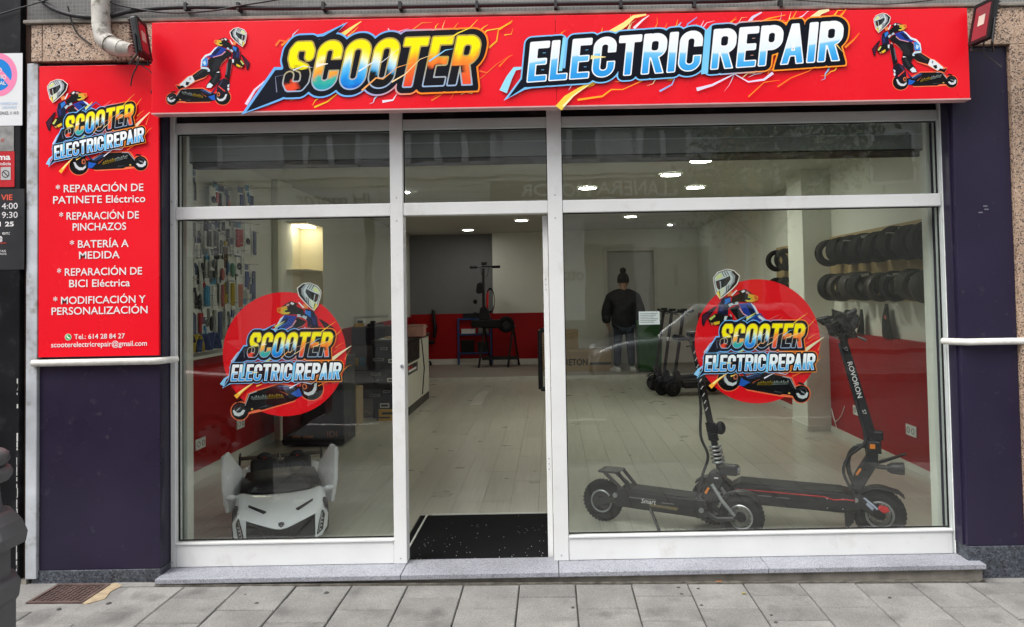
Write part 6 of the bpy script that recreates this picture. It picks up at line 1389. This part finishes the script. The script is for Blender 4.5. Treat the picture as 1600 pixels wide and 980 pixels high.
# trestle carrying a scooter under repair, standing on its tail
tr0 = GW(757, 574); wk = thing('repair_stand', 'dark trestle stand holding the scooter under repair', 'stand', (tr0.x, tr0.y, FW), 0)
dS = (tr0.y+4.25)/1150
xw = lambda px: (px-757)*dS
zw = lambda py: (574-py)*dS
for xa in (0, xw(802)):
    for s in (-1, 1): MB().tube([(xa, .1, zw(512)), (xa+s*xw(765), .1+s*.22, .0)], .022, 8).build('trestle_leg', 'black_metal', wk)
MB().tube([(-.05, .1, zw(512)), (xw(806), .1, zw(512))], .03, 8).build('top_beam', 'black_metal', wk); MB().box(-.05, xw(808), 0.02, .18, zw(563), zw(558)).build('lower_tray', 'black_metal', wk)
rs = thing('scooter_on_stand', 'dark scooter with red parts upended on the repair stand', 'scooter', (tr0.x, tr0.y-.05, FW), 0)
MB().tube([(xw(757), 0, zw(505)), (xw(758), 0, zw(420))], .028, 10).build('stem', 'black_metal', rs, smooth=50)
MB().tube([(xw(737), 0, zw(418)), (xw(757), 0, zw(417)), (xw(783), 0, zw(418))], .018, 8).build('handlebar', 'black_metal', rs, smooth=50)
for a_, b__ in ((737, 748), (772, 784)): MB().tube([(xw(a_), 0, zw(418)), (xw(b__), 0, zw(418))], .027, 8).build('grip', 'rubber', rs, smooth=50)
MB().box(xw(755), xw(764), -.03, .03, zw(415), zw(410)).build('display', 'black_plastic', rs, bev=.01)
for s in (-1, 1): MB().tube(smoothpath([(xw(760+s*6), 0, zw(418)), (xw(760+s*5), -.02, zw(428)), (xw(760+s*2), -.02, zw(434))], 4), .006, 6).build('cable_hose', 'dark_cable', rs)
MB().prism([(xw(749), zw(460)), (xw(746), zw(456)), (xw(748), zw(444)), (xw(754), zw(441)), (xw(758), zw(446)), (xw(756), zw(458))], -.07, .05).build('saddle', 'black_plastic', rs, bev=.02)
MB().prism([(xw(762), zw(468)), (xw(763), zw(458)), (xw(766), zw(456)), (xw(765), zw(480)), (xw(762), zw(486))], -.03, .03).build('red_bracket', 'red_part', rs, bev=.005)
w_ = MB(); w_.m = Matrix.Translation((xw(768), .02, zw(470))); w_.m = w_.m @ Matrix.Diagonal((.35, 1, 1, 1)); w_.torus((0, 0, 0), .24, .022, 'y', 30, 8).build('rear_wheel', 'rubber', rs, smooth=60)
MB().box(xw(738), xw(784), -.09, .09, zw(512), zw(500)).build('deck', 'black_plastic', rs, bev=.02)
MB().prism([(xw(750), zw(500)), (xw(752), zw(482)), (xw(760), zw(478)), (xw(766), zw(486)), (xw(768), zw(500))], -.06, .06).build('motor_block', 'black_metal', rs, bev=.01)
MB().torus((xw(792), 0, zw(508)), .12, .05, 'y', 28, 10).build('front_wheel', 'rubber', rs, smooth=60); MB().lathe([(0, -.03), (.08, -.03), (.08, .03), (0, .03)], (xw(792), 0, zw(508)), 'y', 20).build('wheel_hub', 'black_metal', rs)
# cartons
for (a_, b__, yb_, yt_), lb, pr in (((842, 905, 580, 517), 'tall brown carton standing left of the scooters at the back', None), ((884, 958, 581, 548), 'long brown carton printed with black letters on the workshop floor', 'ON')):
    p0, p1 = GW(a_, yb_), GW(b__, yb_); hh = (yb_-yt_)*(p0.y+4.25)/1150; t = thing('carton', lb, 'carton', (p0.x, p0.y, FW)); w_ = p1.x-p0.x
    B('box_body', 'card', t, (0, w_, 0, .45, 0, hh), bev=.006); B('tape', mat('tape', (.45, .36, .22), .4), t, (w_*.1, w_*.9, -.002, -.0005, hh*.93, hh*.96))
    if pr:
        text_mb('EGRETON', .17, FACE(w_*.48, -.003, hh*.30), .004, 'RIGHT', sx=.8).build('carton_print', 'ink_black', t); B('carton_bar', 'ink_black', t, (w_*.52, w_*.98, -.003, -.001, hh*.30, hh*.42))
    else:
        mb = MB()
        for i in range(5):
            for j in range(6): mb.lathe([(0, -.0015), (.012, -.0015), (.012, 0)], (w_*.12+i*.05, 0, .25+j*.05), 'y', 6)
        tag(mb.build('air_hole', 'ink_black', t), kind='stuff')

# ------------------------------------------------------------------ person seen from behind
def person():
    f0 = GW(976, 581); t = thing('person', 'person seen from behind in a black jacket, jeans and a bobble hat', 'person', (f0.x, f0.y, FW), R(8))
    def skin(name, V, E, m, lv=2):
        me = bpy.data.meshes.new(name); me.from_pydata([v[:3] for v in V], E, []); o = bpy.data.objects.new(name, me); COL.objects.link(o); o.parent = t
        md = o.modifiers.new('skin', 'SKIN'); md.use_smooth_shade = True
        for d, v in zip(me.skin_vertices[0].data, V): d.radius = v[3] if isinstance(v[3], tuple) else (v[3], v[3])
        me.skin_vertices[0].data[0].use_root = True
        s_ = o.modifiers.new('sub', 'SUBSURF'); s_.levels = lv; s_.render_levels = lv; me.materials.append(MATS[m] if isinstance(m, str) else m); return o
    mat('skin_tone', (.45, .28, .20), .5, var=.05); mat('jacket_black', (.005, .005, .006), .8, var=.3, scale=14, bump=.4, bscale=18); mat('jeans', (.03, .04, .06), .8, var=.25, scale=20); mat('knit_black', (.012, .012, .013), .9, bump=.6, bscale=90)
    # body core (head, neck, torso, limbs, hands) in one surface
    V = [(0, 0, .95, (.15, .11)), (0, 0, 1.15, (.15, .11)), (0, 0, 1.36, (.18, .12)), (0, -.01, 1.48, (.10, .08)), (0, -.02, 1.55, .055), (0, -.03, 1.64, (.085, .10)), (0, -.03, 1.72, (.075, .09)),
         (-.20, 0, 1.42, .065), (-.27, .01, 1.16, .048), (-.29, .05, .92, .038), (-.28, .08, .84, (.03, .04)), (.20, 0, 1.42, .065), (.27, .01, 1.16, .048), (.29, .05, .92, .038), (.28, .08, .84, (.03, .04)),
         (-.10, 0, .86, .09), (-.12, -.01, .48, .065), (-.13, .02, .10, .05), (.10, 0, .86, .09), (.12, -.01, .48, .065), (.14, .02, .10, .05)]
    E_ = [(0, 1), (1, 2), (2, 3), (3, 4), (4, 5), (5, 6), (2, 7), (7, 8), (8, 9), (9, 10), (2, 11), (11, 12), (12, 13), (13, 14), (0, 15), (15, 16), (16, 17), (0, 18), (18, 19), (19, 20)]
    skin('body', V, E_, 'skin_tone')
    for s in (-1, 1):   # fingers
        for k in range(4):
            MB().tube([(s*.28, .055+.018*k, .83), (s*.275, .06+.018*k, .785), (s*.262, .062+.016*k, .75+.006*k)], .009, 7, rs=[.010, .009, .007]).build('finger', 'skin_tone', t, smooth=60)
        MB().tube([(s*.262, .10, .85), (s*.245, .115, .82), (s*.24, .12, .79)], .01, 7).build('thumb', 'skin_tone', t, smooth=60)
    J = [(0, 0, .74, (.25, .19)), (0, 0, .95, (.25, .19)), (0, 0, 1.18, (.26, .20)), (0, 0, 1.36, (.25, .19)), (0, -.02, 1.58, (.12, .12)), (-.25, 0, 1.36, .12), (-.33, .01, 1.12, .105), (-.31, .06, .90, .085), (.25, 0, 1.36, .12), (.33, .01, 1.12, .105), (.31, .06, .90, .085)]
    skin('jacket', J, [(0, 1), (1, 2), (2, 3), (3, 4), (3, 5), (5, 6), (6, 7), (3, 8), (8, 9), (9, 10)], 'jacket_black')
    T = [(0, 0, .90, (.17, .13)), (-.10, 0, .80, .105), (-.125, -.01, .46, .082), (-.135, .02, .09, .07), (.10, 0, .80, .105), (.125, -.01, .46, .082), (.145, .02, .09, .07)]
    skin('trousers', T, [(0, 1), (1, 2), (2, 3), (0, 4), (4, 5), (5, 6)], 'jeans')
    MB().lathe([(.001, 1.86), (.06, 1.845), (.10, 1.79), (.112, 1.72), (.112, 1.665), (.104, 1.66)], (0, -.03, 0), n=22).build('hat', 'knit_black', t, smooth=60)
    MB().ell((0, -.03, 1.89), .062, .062, .058, 14, 10).build('hat_bobble', 'knit_black', t, smooth=60)
    for s, x in ((-1, -.14), (1, .15)):
        MB().loft([[(x-.05, -.10-s*.0, .0), (x+.05, -.10, .0), (x+.045, -.10, .07), (x-.045, -.10, .07)], [(x-.055, .04, .0), (x+.055, .04, .0), (x+.05, .04, .11), (x-.05, .04, .11)], [(x-.05+s*.06, .20, .0), (x+.05+s*.06, .20, .0), (x+.04+s*.06, .20, .055), (x-.04+s*.06, .20, .055)]], True, True).build('shoe', mat('shoe_white', (.62, .62, .60), .6), t, bev=.015)
    # ears, nose
    for s in (-1, 1): MB().ell((s*.086, -.03, 1.63), .012, .018, .03, 8, 6).build('ear', 'skin_tone', t, smooth=60)
    MB().ell((0, .075, 1.625), .014, .02, .022, 8, 6).build('nose', 'skin_tone', t, smooth=60)
    for s in (-1, 1): MB().ell((s*.032, .062, 1.655), .012, .008, .008, 8, 6).build('eye', 'ink_black', t, smooth=60)
    MB().ell((0, .068, 1.585), .025, .008, .007, 8, 6).build('mouth', 'acc_pink', t, smooth=60)
person()
gp = GW(1018, 583); o = thing('green_container', 'bright green waste container standing behind the scooters', 'container', (gp.x, gp.y+.3, FW))
mat('bin_green', (.012, .09, .012), .5, var=.06)
MB().loft([[(-.20, -.17, .02), (.20, -.17, .02), (.20, .17, .02), (-.20, .17, .02)], [(-.24, -.22, .9), (.24, -.22, .9), (.24, .22, .9), (-.24, .22, .9)]], True, True).build('bin_body', 'bin_green', o, bev=.015); B('bin_lid', 'bin_green', o, (-.25, .25, -.23, .23, .901, .95), bev=.012)
nt_ = thing('paper_notice', 'small white printed notice stuck to the inside of the right window', 'notice')
n0, n1 = W(998, 487, .02), W(1031, 507, .02); B('sheet', 'paper', nt_, (n0.x, n1.x, .0195, .0202, n1.z, n0.z))
mb = MB()
for k in range(6): mb.box(n0.x+.008, n1.x-.01-.012*(k % 3), .0188, .0193, n0.z-.014-k*.010, n0.z-.011-k*.010)
mb.build('print_line', 'acc_grey', nt_)
B('switch_plate', 'skirting', wd, (W(1056, 430, dwy).x-.04, W(1056, 430, dwy).x+.04, dwy-.02, dwy-.001, W(1056, 447, dwy).z, W(1056, 413, dwy).z))

# ------------------------------------------------------------------ tyres on the right wall, mudguards, sockets
def tyre(loc, rr, w, tilt, label, grp, mt_='rubber', tagc=None):
    t = thing('tyre', label, 'tyre', loc, 0, grp); t.rotation_euler = (R(random.uniform(-6, 6)), R(random.uniform(-20, 20)), tilt)
    prof = [(rr*.58, -w*.36), (rr*.66, -w*.5), (rr*.90, -w*.52), (rr*.985, -w*.38), (rr, 0), (rr*.985, w*.38), (rr*.90, w*.52), (rr*.66, w*.5), (rr*.58, w*.36), (rr*.62, 0), (rr*.58, -w*.36)]
    MB().lathe(prof, n=34, axis='y').build('carcass', mt_, t, smooth=50)
    mb = MB()
    for q in (-.22, 0, .22): mb.torus((0, w*q, 0), rr*.998, .004, 'y', 30, 5)
    mb.build('tread_rib', mt_, t)
    if tagc: B('sticker', tagc, t, (-rr*.3, rr*.25, -w*.56, -w*.525, rr*.70, rr*.9))
    return t
mat('tyre_brown', (.045, .036, .030), .7, var=.2, scale=12)
XT = IXR-.155
ordn = ['first', 'second', 'third', 'fourth', 'fifth', 'sixth', 'seventh', 'eighth']
pb = thing('tyre_rack', 'plywood tyre rack on the right wall nearest the window', 'rack')
zr0, zr1 = WX(1400, 474, IXR).z, WX(1400, 358, IXR).z
yA, yB = WX(1466, 400, IXR).y-.9, WX(1296, 420, IXR).y
B('board', 'peg_wood', pb, (IXR-.024, IXR-.002, yA, yB, zr0+.02, zr1+.04), bev=.002)
pb2 = thing('tyre_rack', 'plywood tyre rack on the right wall beyond the pillar', 'rack')
yC, yD_ = px0.y+.55, WX(1216, 420, IXR).y
B('board', 'peg_wood', pb2, (IXR-.024, IXR-.002, yC, yD_, zr0+.02, zr1+.04), bev=.002)
zt0, zt1 = WX(1380, 384, XT).z, WX(1380, 447, XT).z
px_top = [1296, 1314, 1332, 1352, 1374, 1400, 1424, 1450]; px_low = [1298, 1314, 1332, 1348, 1374, 1398, 1424, 1450]
for r_, (zc, pxs) in enumerate(((zt0, px_top), (zt1, px_low))):
    for k, px in enumerate(pxs):
        y = WX(px, 420, XT).y; rad_ = random.uniform(.130, .146) if r_ == 0 else random.uniform(.124, .138)
        brown = r_ == 1 and k in (1, 2, 4, 6, 7)
        tyre((XT, y, zc+random.uniform(-.012, .012)), rad_, random.uniform(.12, .16), R(random.uniform(-14, 14)), f"{'dull brown' if brown else 'black'} tyre, {ordn[k]} from the pillar in the {'upper' if r_ == 0 else 'lower'} row of the rack", 'tyres on the right wall racks', 'tyre_brown' if brown else 'rubber', {2: 'acc_blue', 3: 'acc_white', 5: 'acc_white'}.get(k))
    for k in range(3): MB().tube([(IXR-.024, yA+.3+k*.9, zc+.085), (IXR-.27, yA+.3+k*.9, zc+.085)], .008, 6).build('peg', 'chrome', pb)
    for k, px in enumerate((1214, 1228)):
        y = WX(px, 420, XT).y; tyre((XT, y, zc), .135, .09, R(random.uniform(-10, 10)), f"black tyre, {'far' if k == 0 else 'near'} one of the {'upper' if r_ == 0 else 'lower'} pair beyond the pillar", 'tyres on the right wall racks')
def fender(px, py0, py1, wpx, lab, curved):
    p = WX(px, py1, IXR-.035); h = (py1-py0)*(p.y+4.25)/1150; w = wpx*(p.y+4.25)/1150*1.6
    t = thing('loose_mudguard', lab, 'mudguard', (IXR-.045, p.y, dz_+.001)); secs = []
    for k in range(8):
        f = k/7; ww = w*(1-f**1.6*.8); off = (.06*math.sin(f*2.2) if curved else .01)
        secs.append([(-.02+.02*f, -ww/2+off, h*f), (-.035+.02*f, 0+off, h*f), (-.02+.02*f, ww/2+off, h*f)])
    MB().loft(secs).build('guard_blade', 'black_plastic', t, smooth=50, solid=.006)
    if curved: MB().lathe([(0, 0), (.02, 0), (.02, .003)], (-.045, -.01, h*.62), 'x', 16).build('badge', 'acc_pink', t)
    else: B('guard_rib', 'black_gloss', t, (-.042, -.037, -.01, .01, .02, h*.6))
fender(1350, 485, 524, 17, 'narrow pointed black mudguard leaning on the dado ledge', False)
fender(1393, 478, 531, 22, 'broad curved black mudguard with a round badge on the dado ledge', True)
def socket(px, py, X_, lab, sgn):
    p = WX(px, py, X_); t = thing('wall_socket', lab, 'socket', (X_, p.y, p.z), 0)
    B('plate', 'acc_white', t, (0, -sgn*.012, -.045*1.9, .045*1.9, -.045, .045) if sgn > 0 else (0, .012, -.085, .085, -.045, .045), bev=.003)
    for y in (-.04, .04): MB().lathe([(.018, -sgn*.0125), (.022, -sgn*.016), (.026, -sgn*.0125)], (0, y, 0), 'x', 16).build('outlet', 'acc_grey', t)
socket(1425, 673, IXR-.06, 'white double socket low on the red wall near the right window edge', 1); socket(1340, 642, IXR-.06, 'white double socket on the red wall just right of the scooter stem', 1)
socket(312, 693, IXL+.015, 'white double socket on the red wall above the toy car', -1); socket(375, 662, IXL+.015, 'white socket on the red wall beside the left sticker', -1)
p = WX(1312, 640, IXR-.06); o = MB().tube(smoothpath([(IXR-.066, p.y-.15, p.z+.06), (IXR-.07, p.y-.05, p.z-.06), (IXR-.07, p.y+.12, p.z-.14), (IXR-.07, p.y+.2, p.z-.02), (IXR-.07, p.y+.08, p.z-.2), (IXR-.07, p.y+.02, p.z-.3)], 6), .004, 6).build('white_cord', 'acc_white', smooth=60); tag(o, 'thin white cord looping down the red wall behind the scooter stem', 'cord')
# ------------------------------------------------------------------ the other side of the street (mirrored in the shop glass)
YO = 13.0
def V(px, py, Yr=YO):
    p = W(px, py, Yr); return Vector((p.x, -Yr, p.z))
mat('far_render', (.56, .56, .53), .8, var=.1, scale=.6); mat('far_light', (.74, .75, .74), .7, var=.05); mat('far_dark', (.035, .035, .045), .5, var=.1); mat('far_brick', (.68, .40, .18), .8, var=.15); mat('far_white', (.88, .89, .89), .5, var=.03)
brickmat('far_siding', (.76, .77, .76), (.82, .83, .82), (.40, .40, .40), 4.0, .16, .012, .7, .5, 'XZ', .1)
ob = thing('street_building', 'pale grey building across the street mirrored in the upper panes', 'building')
xb0, xb1 = -22.0, V(1128, 300).x
def obx(n, m, x0, x1, z0, z1, y0=0.0, y1=.2, par=None): return B(n, m, par or ob, (x0, x1, -YO-y0-.001 if y0 else -YO, -YO+y1, z0, z1))
B('wall', 'far_siding', ob, (xb0, xb1, -YO-6, -YO, 3.0, 8.6)); B('ground_floor', 'far_render', ob, (xb0, xb1, -YO-6, -YO-.01, -.2, 2.99))
B('eave', 'far_dark', ob, (xb0, xb1, -YO+.001, -YO+.2, V(800, 207).z, V(800, 198).z+.12)); B('string_course', 'far_light', ob, (xb0, xb1, -YO+.001, -YO+.12, 4.35, 4.5))
mat('far_blind', (.30, .31, .31), .6, var=.15)
zw0 = V(500, 258).z; zw1 = V(500, 204).z-.02
def far_window(px0, px1, n):
    x0, x1 = V(px0, 230).x, V(px1, 230).x
    w = B('window', 'far_white', ob, (x0, x1, -YO+.001, -YO+.08, zw0-.08, zw0), (x0, x1, -YO+.001, -YO+.08, zw1, zw1+.08))
    for k in range(n+1):
        x = x0+(x1-x0)*k/n; B('window_post', 'far_white', w, (x-.07, x+.07, -YO+.0815, -YO+.10, zw0, zw1))
    for k in range(n):
        a = x0+(x1-x0)*k/n+.075; c = x0+(x1-x0)*(k+1)/n-.075; B('blind', 'far_blind', w, (a, c, -YO+.002, -YO+.03, zw0+.001, zw1-.001))
far_window(245, 345, 2); far_window(440, 560, 3); far_window(890, 935, 1); far_window(998, 1075, 2); far_window(640, 770, 3); far_window(120, 200, 2)
for a, c in ((380, 440), (562, 600), (785, 880), (940, 985)):
    B('shutter', 'far_light', ob, (V(a, 230).x, V(c, 230).x, -YO+.001, -YO+.05, zw0-.5, zw1))
for a, c, m in ((285, 375, 'far_light'), (630, 740, 'far_dark'), (880, 990, 'far_dark'), (1010, 1110, 'far_render')):
    sw_ = B('shop_window', m, ob, (V(a, 400).x, V(c, 400).x, -YO+.001-.01, -YO+.03, .5, 2.7))
    B('shop_pane', 'far_glass', sw_, (V(a, 400).x+.06, V(c, 400).x-.06, -YO+.031, -YO+.04, .6, 2.6))
# shop signs opposite
s1 = thing('street_sign_board', 'grey shop sign reading LLANERA MOTOR across the street, mirrored in the glass', 'sign')
x0, x1 = V(762, 298).x, V(1112, 298).x; z0, z1 = V(940, 316).z, V(940, 279).z
B('board', mat('sign_grey', (.05, .053, .05), .5), s1, (x0, x1, -YO+.21, -YO+.30, z0, z1)); B('border', 'far_light', s1, (x0, x1, -YO+.301, -YO+.32, z0, z0+.05), (x0, x1, -YO+.301, -YO+.32, z1-.05, z1), (x0, x0+.05, -YO+.301, -YO+.32, z0+.051, z1-.051), (x1-.05, x1, -YO+.301, -YO+.32, z0+.051, z1-.051))
text_mb('LLANERA MOTOR', (z1-z0)*.80, FACEB((x0+x1)/2, -YO+.315, z0+(z1-z0)*.20), .006, 'CENTER', sx=1.0).build('sign_lettering', 'far_white', s1)
s2 = thing('street_sign_board', 'white slanted shop sign with outlined letters across the street, mirrored at the left', 'sign')
a = V(405, 328, 11.5); c = V(590, 322, 11.5)
MB().prism([(a.x, a.z), (c.x, c.z), (c.x, V(590, 296, 11.5).z), (a.x, V(405, 306, 11.5).z)], -11.6, -11.5).build('board', 'far_white', s2)
text_mb('JH motor', .40, FACEB(c.x-.1, -11.49, c.z+.04), .0, 'LEFT', .2, sx=1.05).build('sign_lettering', 'sign_grey', s2)
B('sign_post', 'far_dark', s2, (a.x+.2, a.x+.3, -11.9, -11.601, -.1, a.z+.2), (c.x-.3, c.x-.2, -11.9, -11.601, -.1, c.z+.2))
s3 = thing('street_sign_board', 'white shop panel with grey round letters across the street', 'sign')
B('panel', 'far_white', s3, (V(878, 400).x, V(914, 400).x, -YO+.33, -YO+.36, V(900, 500).z, V(900, 345).z))
text_mb('oto', .36, FACEB(V(912, 430).x, -YO+.37, V(905, 436).z), .006, 'LEFT').build('panel_lettering', 'sign_grey', s3)
b2 = thing('brick_building', 'orange brick building beyond the pale one across the street', 'building')
xq = V(1192, 300).x
B('wall', 'far_brick', b2, (xb1+.05, xq, -YO-6, -YO-.3, -.2, 9.5)); B('downpipe', 'far_light', b2, (V(1168, 300).x-.06, V(1168, 300).x+.06, -YO-.299, -YO-.2, 0, 9.0))
b3_ = thing('street_building', 'greenish grey building behind the street tree mirrored at the right', 'building')
mat('far_olive', (.60, .61, .52), .85, var=.1)
B('wall', 'far_olive', b3_, (xq+.05, 26, -YO-9, -YO-3, -.2, 8.2))
for k in range(5):
    x = xq+1.2+k*2.6; w = B('window', 'far_white', b3_, (x, x+1.3, -YO-2.999, -YO-2.9, 4.4, 5.9)); B('pane', 'far_dark', w, (x+.1, x+1.2, -YO-2.899, -YO-2.88, 4.5, 5.8))
# tree
tr = thing('street_tree', 'street tree with bare-looking branches across the road, mirrored at the right', 'tree', (V(1208, 400, 10).x, -10.2, 0))
MB().tube([(0, 0, -.1), (.03, .02, 1.5), (-.02, 0, 3.0), (.05, .05, 4.4), (.1, 0, 6.0)], .15, 10, rs=[.17, .14, .12, .09, .04]).build('trunk', mat('bark', (.07, .055, .045), .9, var=.3, scale=12, bump=.5), tr, smooth=60)
rb_ = random.Random(5); tips = []
for k in range(16):
    z = rb_.uniform(2.4, 4.8); a = rb_.uniform(0, 6.28); l = rb_.uniform(1.4, 2.8); p1 = Vector((0, 0, z)); p2 = p1+Vector((math.cos(a)*l*.5, math.sin(a)*l*.5, l*.35)); p3 = p1+Vector((math.cos(a)*l, math.sin(a)*l, l*.55+rb_.uniform(-.3, .5)))
    MB().tube([p1, p2, p3], .05, 6, rs=[.06, .035, .012]).build('limb', 'bark', tr, smooth=60); tips += [p2, p3, (p2+p3)/2]
    for q in range(3):
        b_ = p2.lerp(p3, rb_.random()); c_ = b_+Vector((rb_.uniform(-.8, .8), rb_.uniform(-.8, .8), rb_.uniform(.1, .8))); MB().tube([b_, c_], .01, 5, rs=[.018, .006]).build('twig', 'bark', tr); tips.append(c_)
mb = MB()
for k in range(3200):
    c_ = rb_.choice(tips)+Vector([rb_.gauss(0, .38) for _ in range(3)]); u = Vector([rb_.uniform(-1, 1) for _ in range(3)]).normalized(); w = u.orthogonal().normalized(); s_ = rb_.uniform(.05, .10)
    mb.add([c_-u*s_, c_+w*s_*.5, c_+u*s_, c_-w*s_*.5], [(0, 1, 2, 3)])
tag(mb.build('crown', mat('leaf_green', (.10, .14, .04), .6, var=.3, scale=3), tr), kind='stuff')

# ------------------------------------------------------------------ parked cars
def car(label, loc, rz, paint, L_=3.9):
    t = thing('parked_car', label, 'car', loc, rz)
    w = .84
    prof = [(-1.95, .28), (-1.97, .55), (-1.90, .78), (-1.45, .93), (-.95, .98), (1.55, 1.0), (1.90, .92), (1.97, .62), (1.95, .28), (1.72, .22), (-1.72, .22)]
    MB().prism(prof, -w, w).build('body', paint, t, bev=.09, seg=4, smooth=40)
    lo = [(-1.0, -.76), (1.75, -.76), (1.75, .76), (-1.0, .76)]; hi = [(-.30, -.60), (1.25, -.60), (1.25, .60), (-.30, .60)]
    MB().loft([[(x, y, .96) for x, y in lo], [(x, y, 1.46) for x, y in hi]], True, True).build('cabin', paint, t, bev=.07, seg=3, smooth=40)
    for s in (-1, 1):
        q = lambda x, z: (x, s*(.772-(z-.96)*.33), z)
        for P in ([(-.72, 1.0), (-.22, 1.36), (.35, 1.38), (.35, 1.0)], [(.43, 1.0), (.43, 1.38), (1.05, 1.36), (1.40, 1.05), (1.38, 1.0)]):
            MB().add([q(*p) for p in P], [(0, 1, 2, 3) if len(P) == 4 else (0, 1, 2, 3, 4)]).build('side_window', 'black_gloss', t, solid=.02)
        MB().box(-.52, -.36, s*.84-.0, s*.84+s*.12, .98, 1.10).build('wing_mirror', paint, t, bev=.02)
        B('door_line', 'black_plastic', t, (.385, .395, s*.842-.001, s*.842+.001, .38, .97)); B('door_handle', 'black_plastic', t, (.48, .64, s*.842-.006, s*.842+.012, .84, .87))
        B('side_strip', 'black_plastic', t, (-.9, 1.0, s*.842-.006, s*.842+.008, .52, .58))
        for x in (-1.22, 1.22):
            o = MB().torus((x, s*.76, .30), .22, .085, 'y', 32, 10).build('wheel', 'rubber', t, smooth=60)
            MB().lathe([(0, s*.09), (.05, s*.10), (.10, s*.085), (.19, s*.075), (.205, s*.05), (.205, -s*.05)], (x, s*.76, .30), 'y', 28).build('hub_cap', 'alu', o, smooth=40)
            mb = MB()
            for k in range(7): a = 2*math.pi*k/7; mb.lathe([(0, s*.094), (.028, s*.090), (.028, s*.06)], (x+.135*math.cos(a), s*.76, .30+.135*math.sin(a)), 'y', 8)
            mb.build('cap_hole', 'black_plastic', o)
            MB().lathe([(.0, s*.0), (.34, s*.0), (.34, s*.03)], (x, s*.82, .32), 'y', 28).build('wheel_arch', 'black_plastic', t)
        MB().ell((-1.88, s*.58, .70), .08, .18, .09).build('headlight', 'lens', t, smooth=60); MB().ell((1.90, s*.66, .80), .06, .12, .12).build('tail_light', 'red_part', t, smooth=60)
    MB().add([(-.98, -.66, 1.0), (-.98, .66, 1.0), (-.34, .54, 1.42), (-.34, -.54, 1.42)], [(0, 1, 2, 3)]).build('windscreen', 'black_gloss', t, solid=.02)
    MB().add([(1.72, -.64, 1.02), (1.72, .64, 1.02), (1.27, .54, 1.42), (1.27, -.54, 1.42)], [(0, 1, 2, 3)]).build('rear_window', 'black_gloss', t, solid=.02)
    B('grille', 'black_plastic', t, (-1.985, -1.96, -.4, .4, .34, .50)); B('number_plate', 'far_white', t, (-1.99, -1.9855, -.26, .26, .52, .63))
    return t
mat('car_red', (.38, .012, .015), .22, var=.03, coat=.6); mat('car_silver', (.45, .47, .48), .25, metal=.4, var=.03, coat=.6)
car('red hatchback parked at the kerb left of the camera, mirrored in the left pane', (-4.62, -3.95, -.11), R(180), 'car_red')
car('silver hatchback parked across the road, mirrored beside the door', (2.6, -8.05, -.11), 0, 'car_silver')
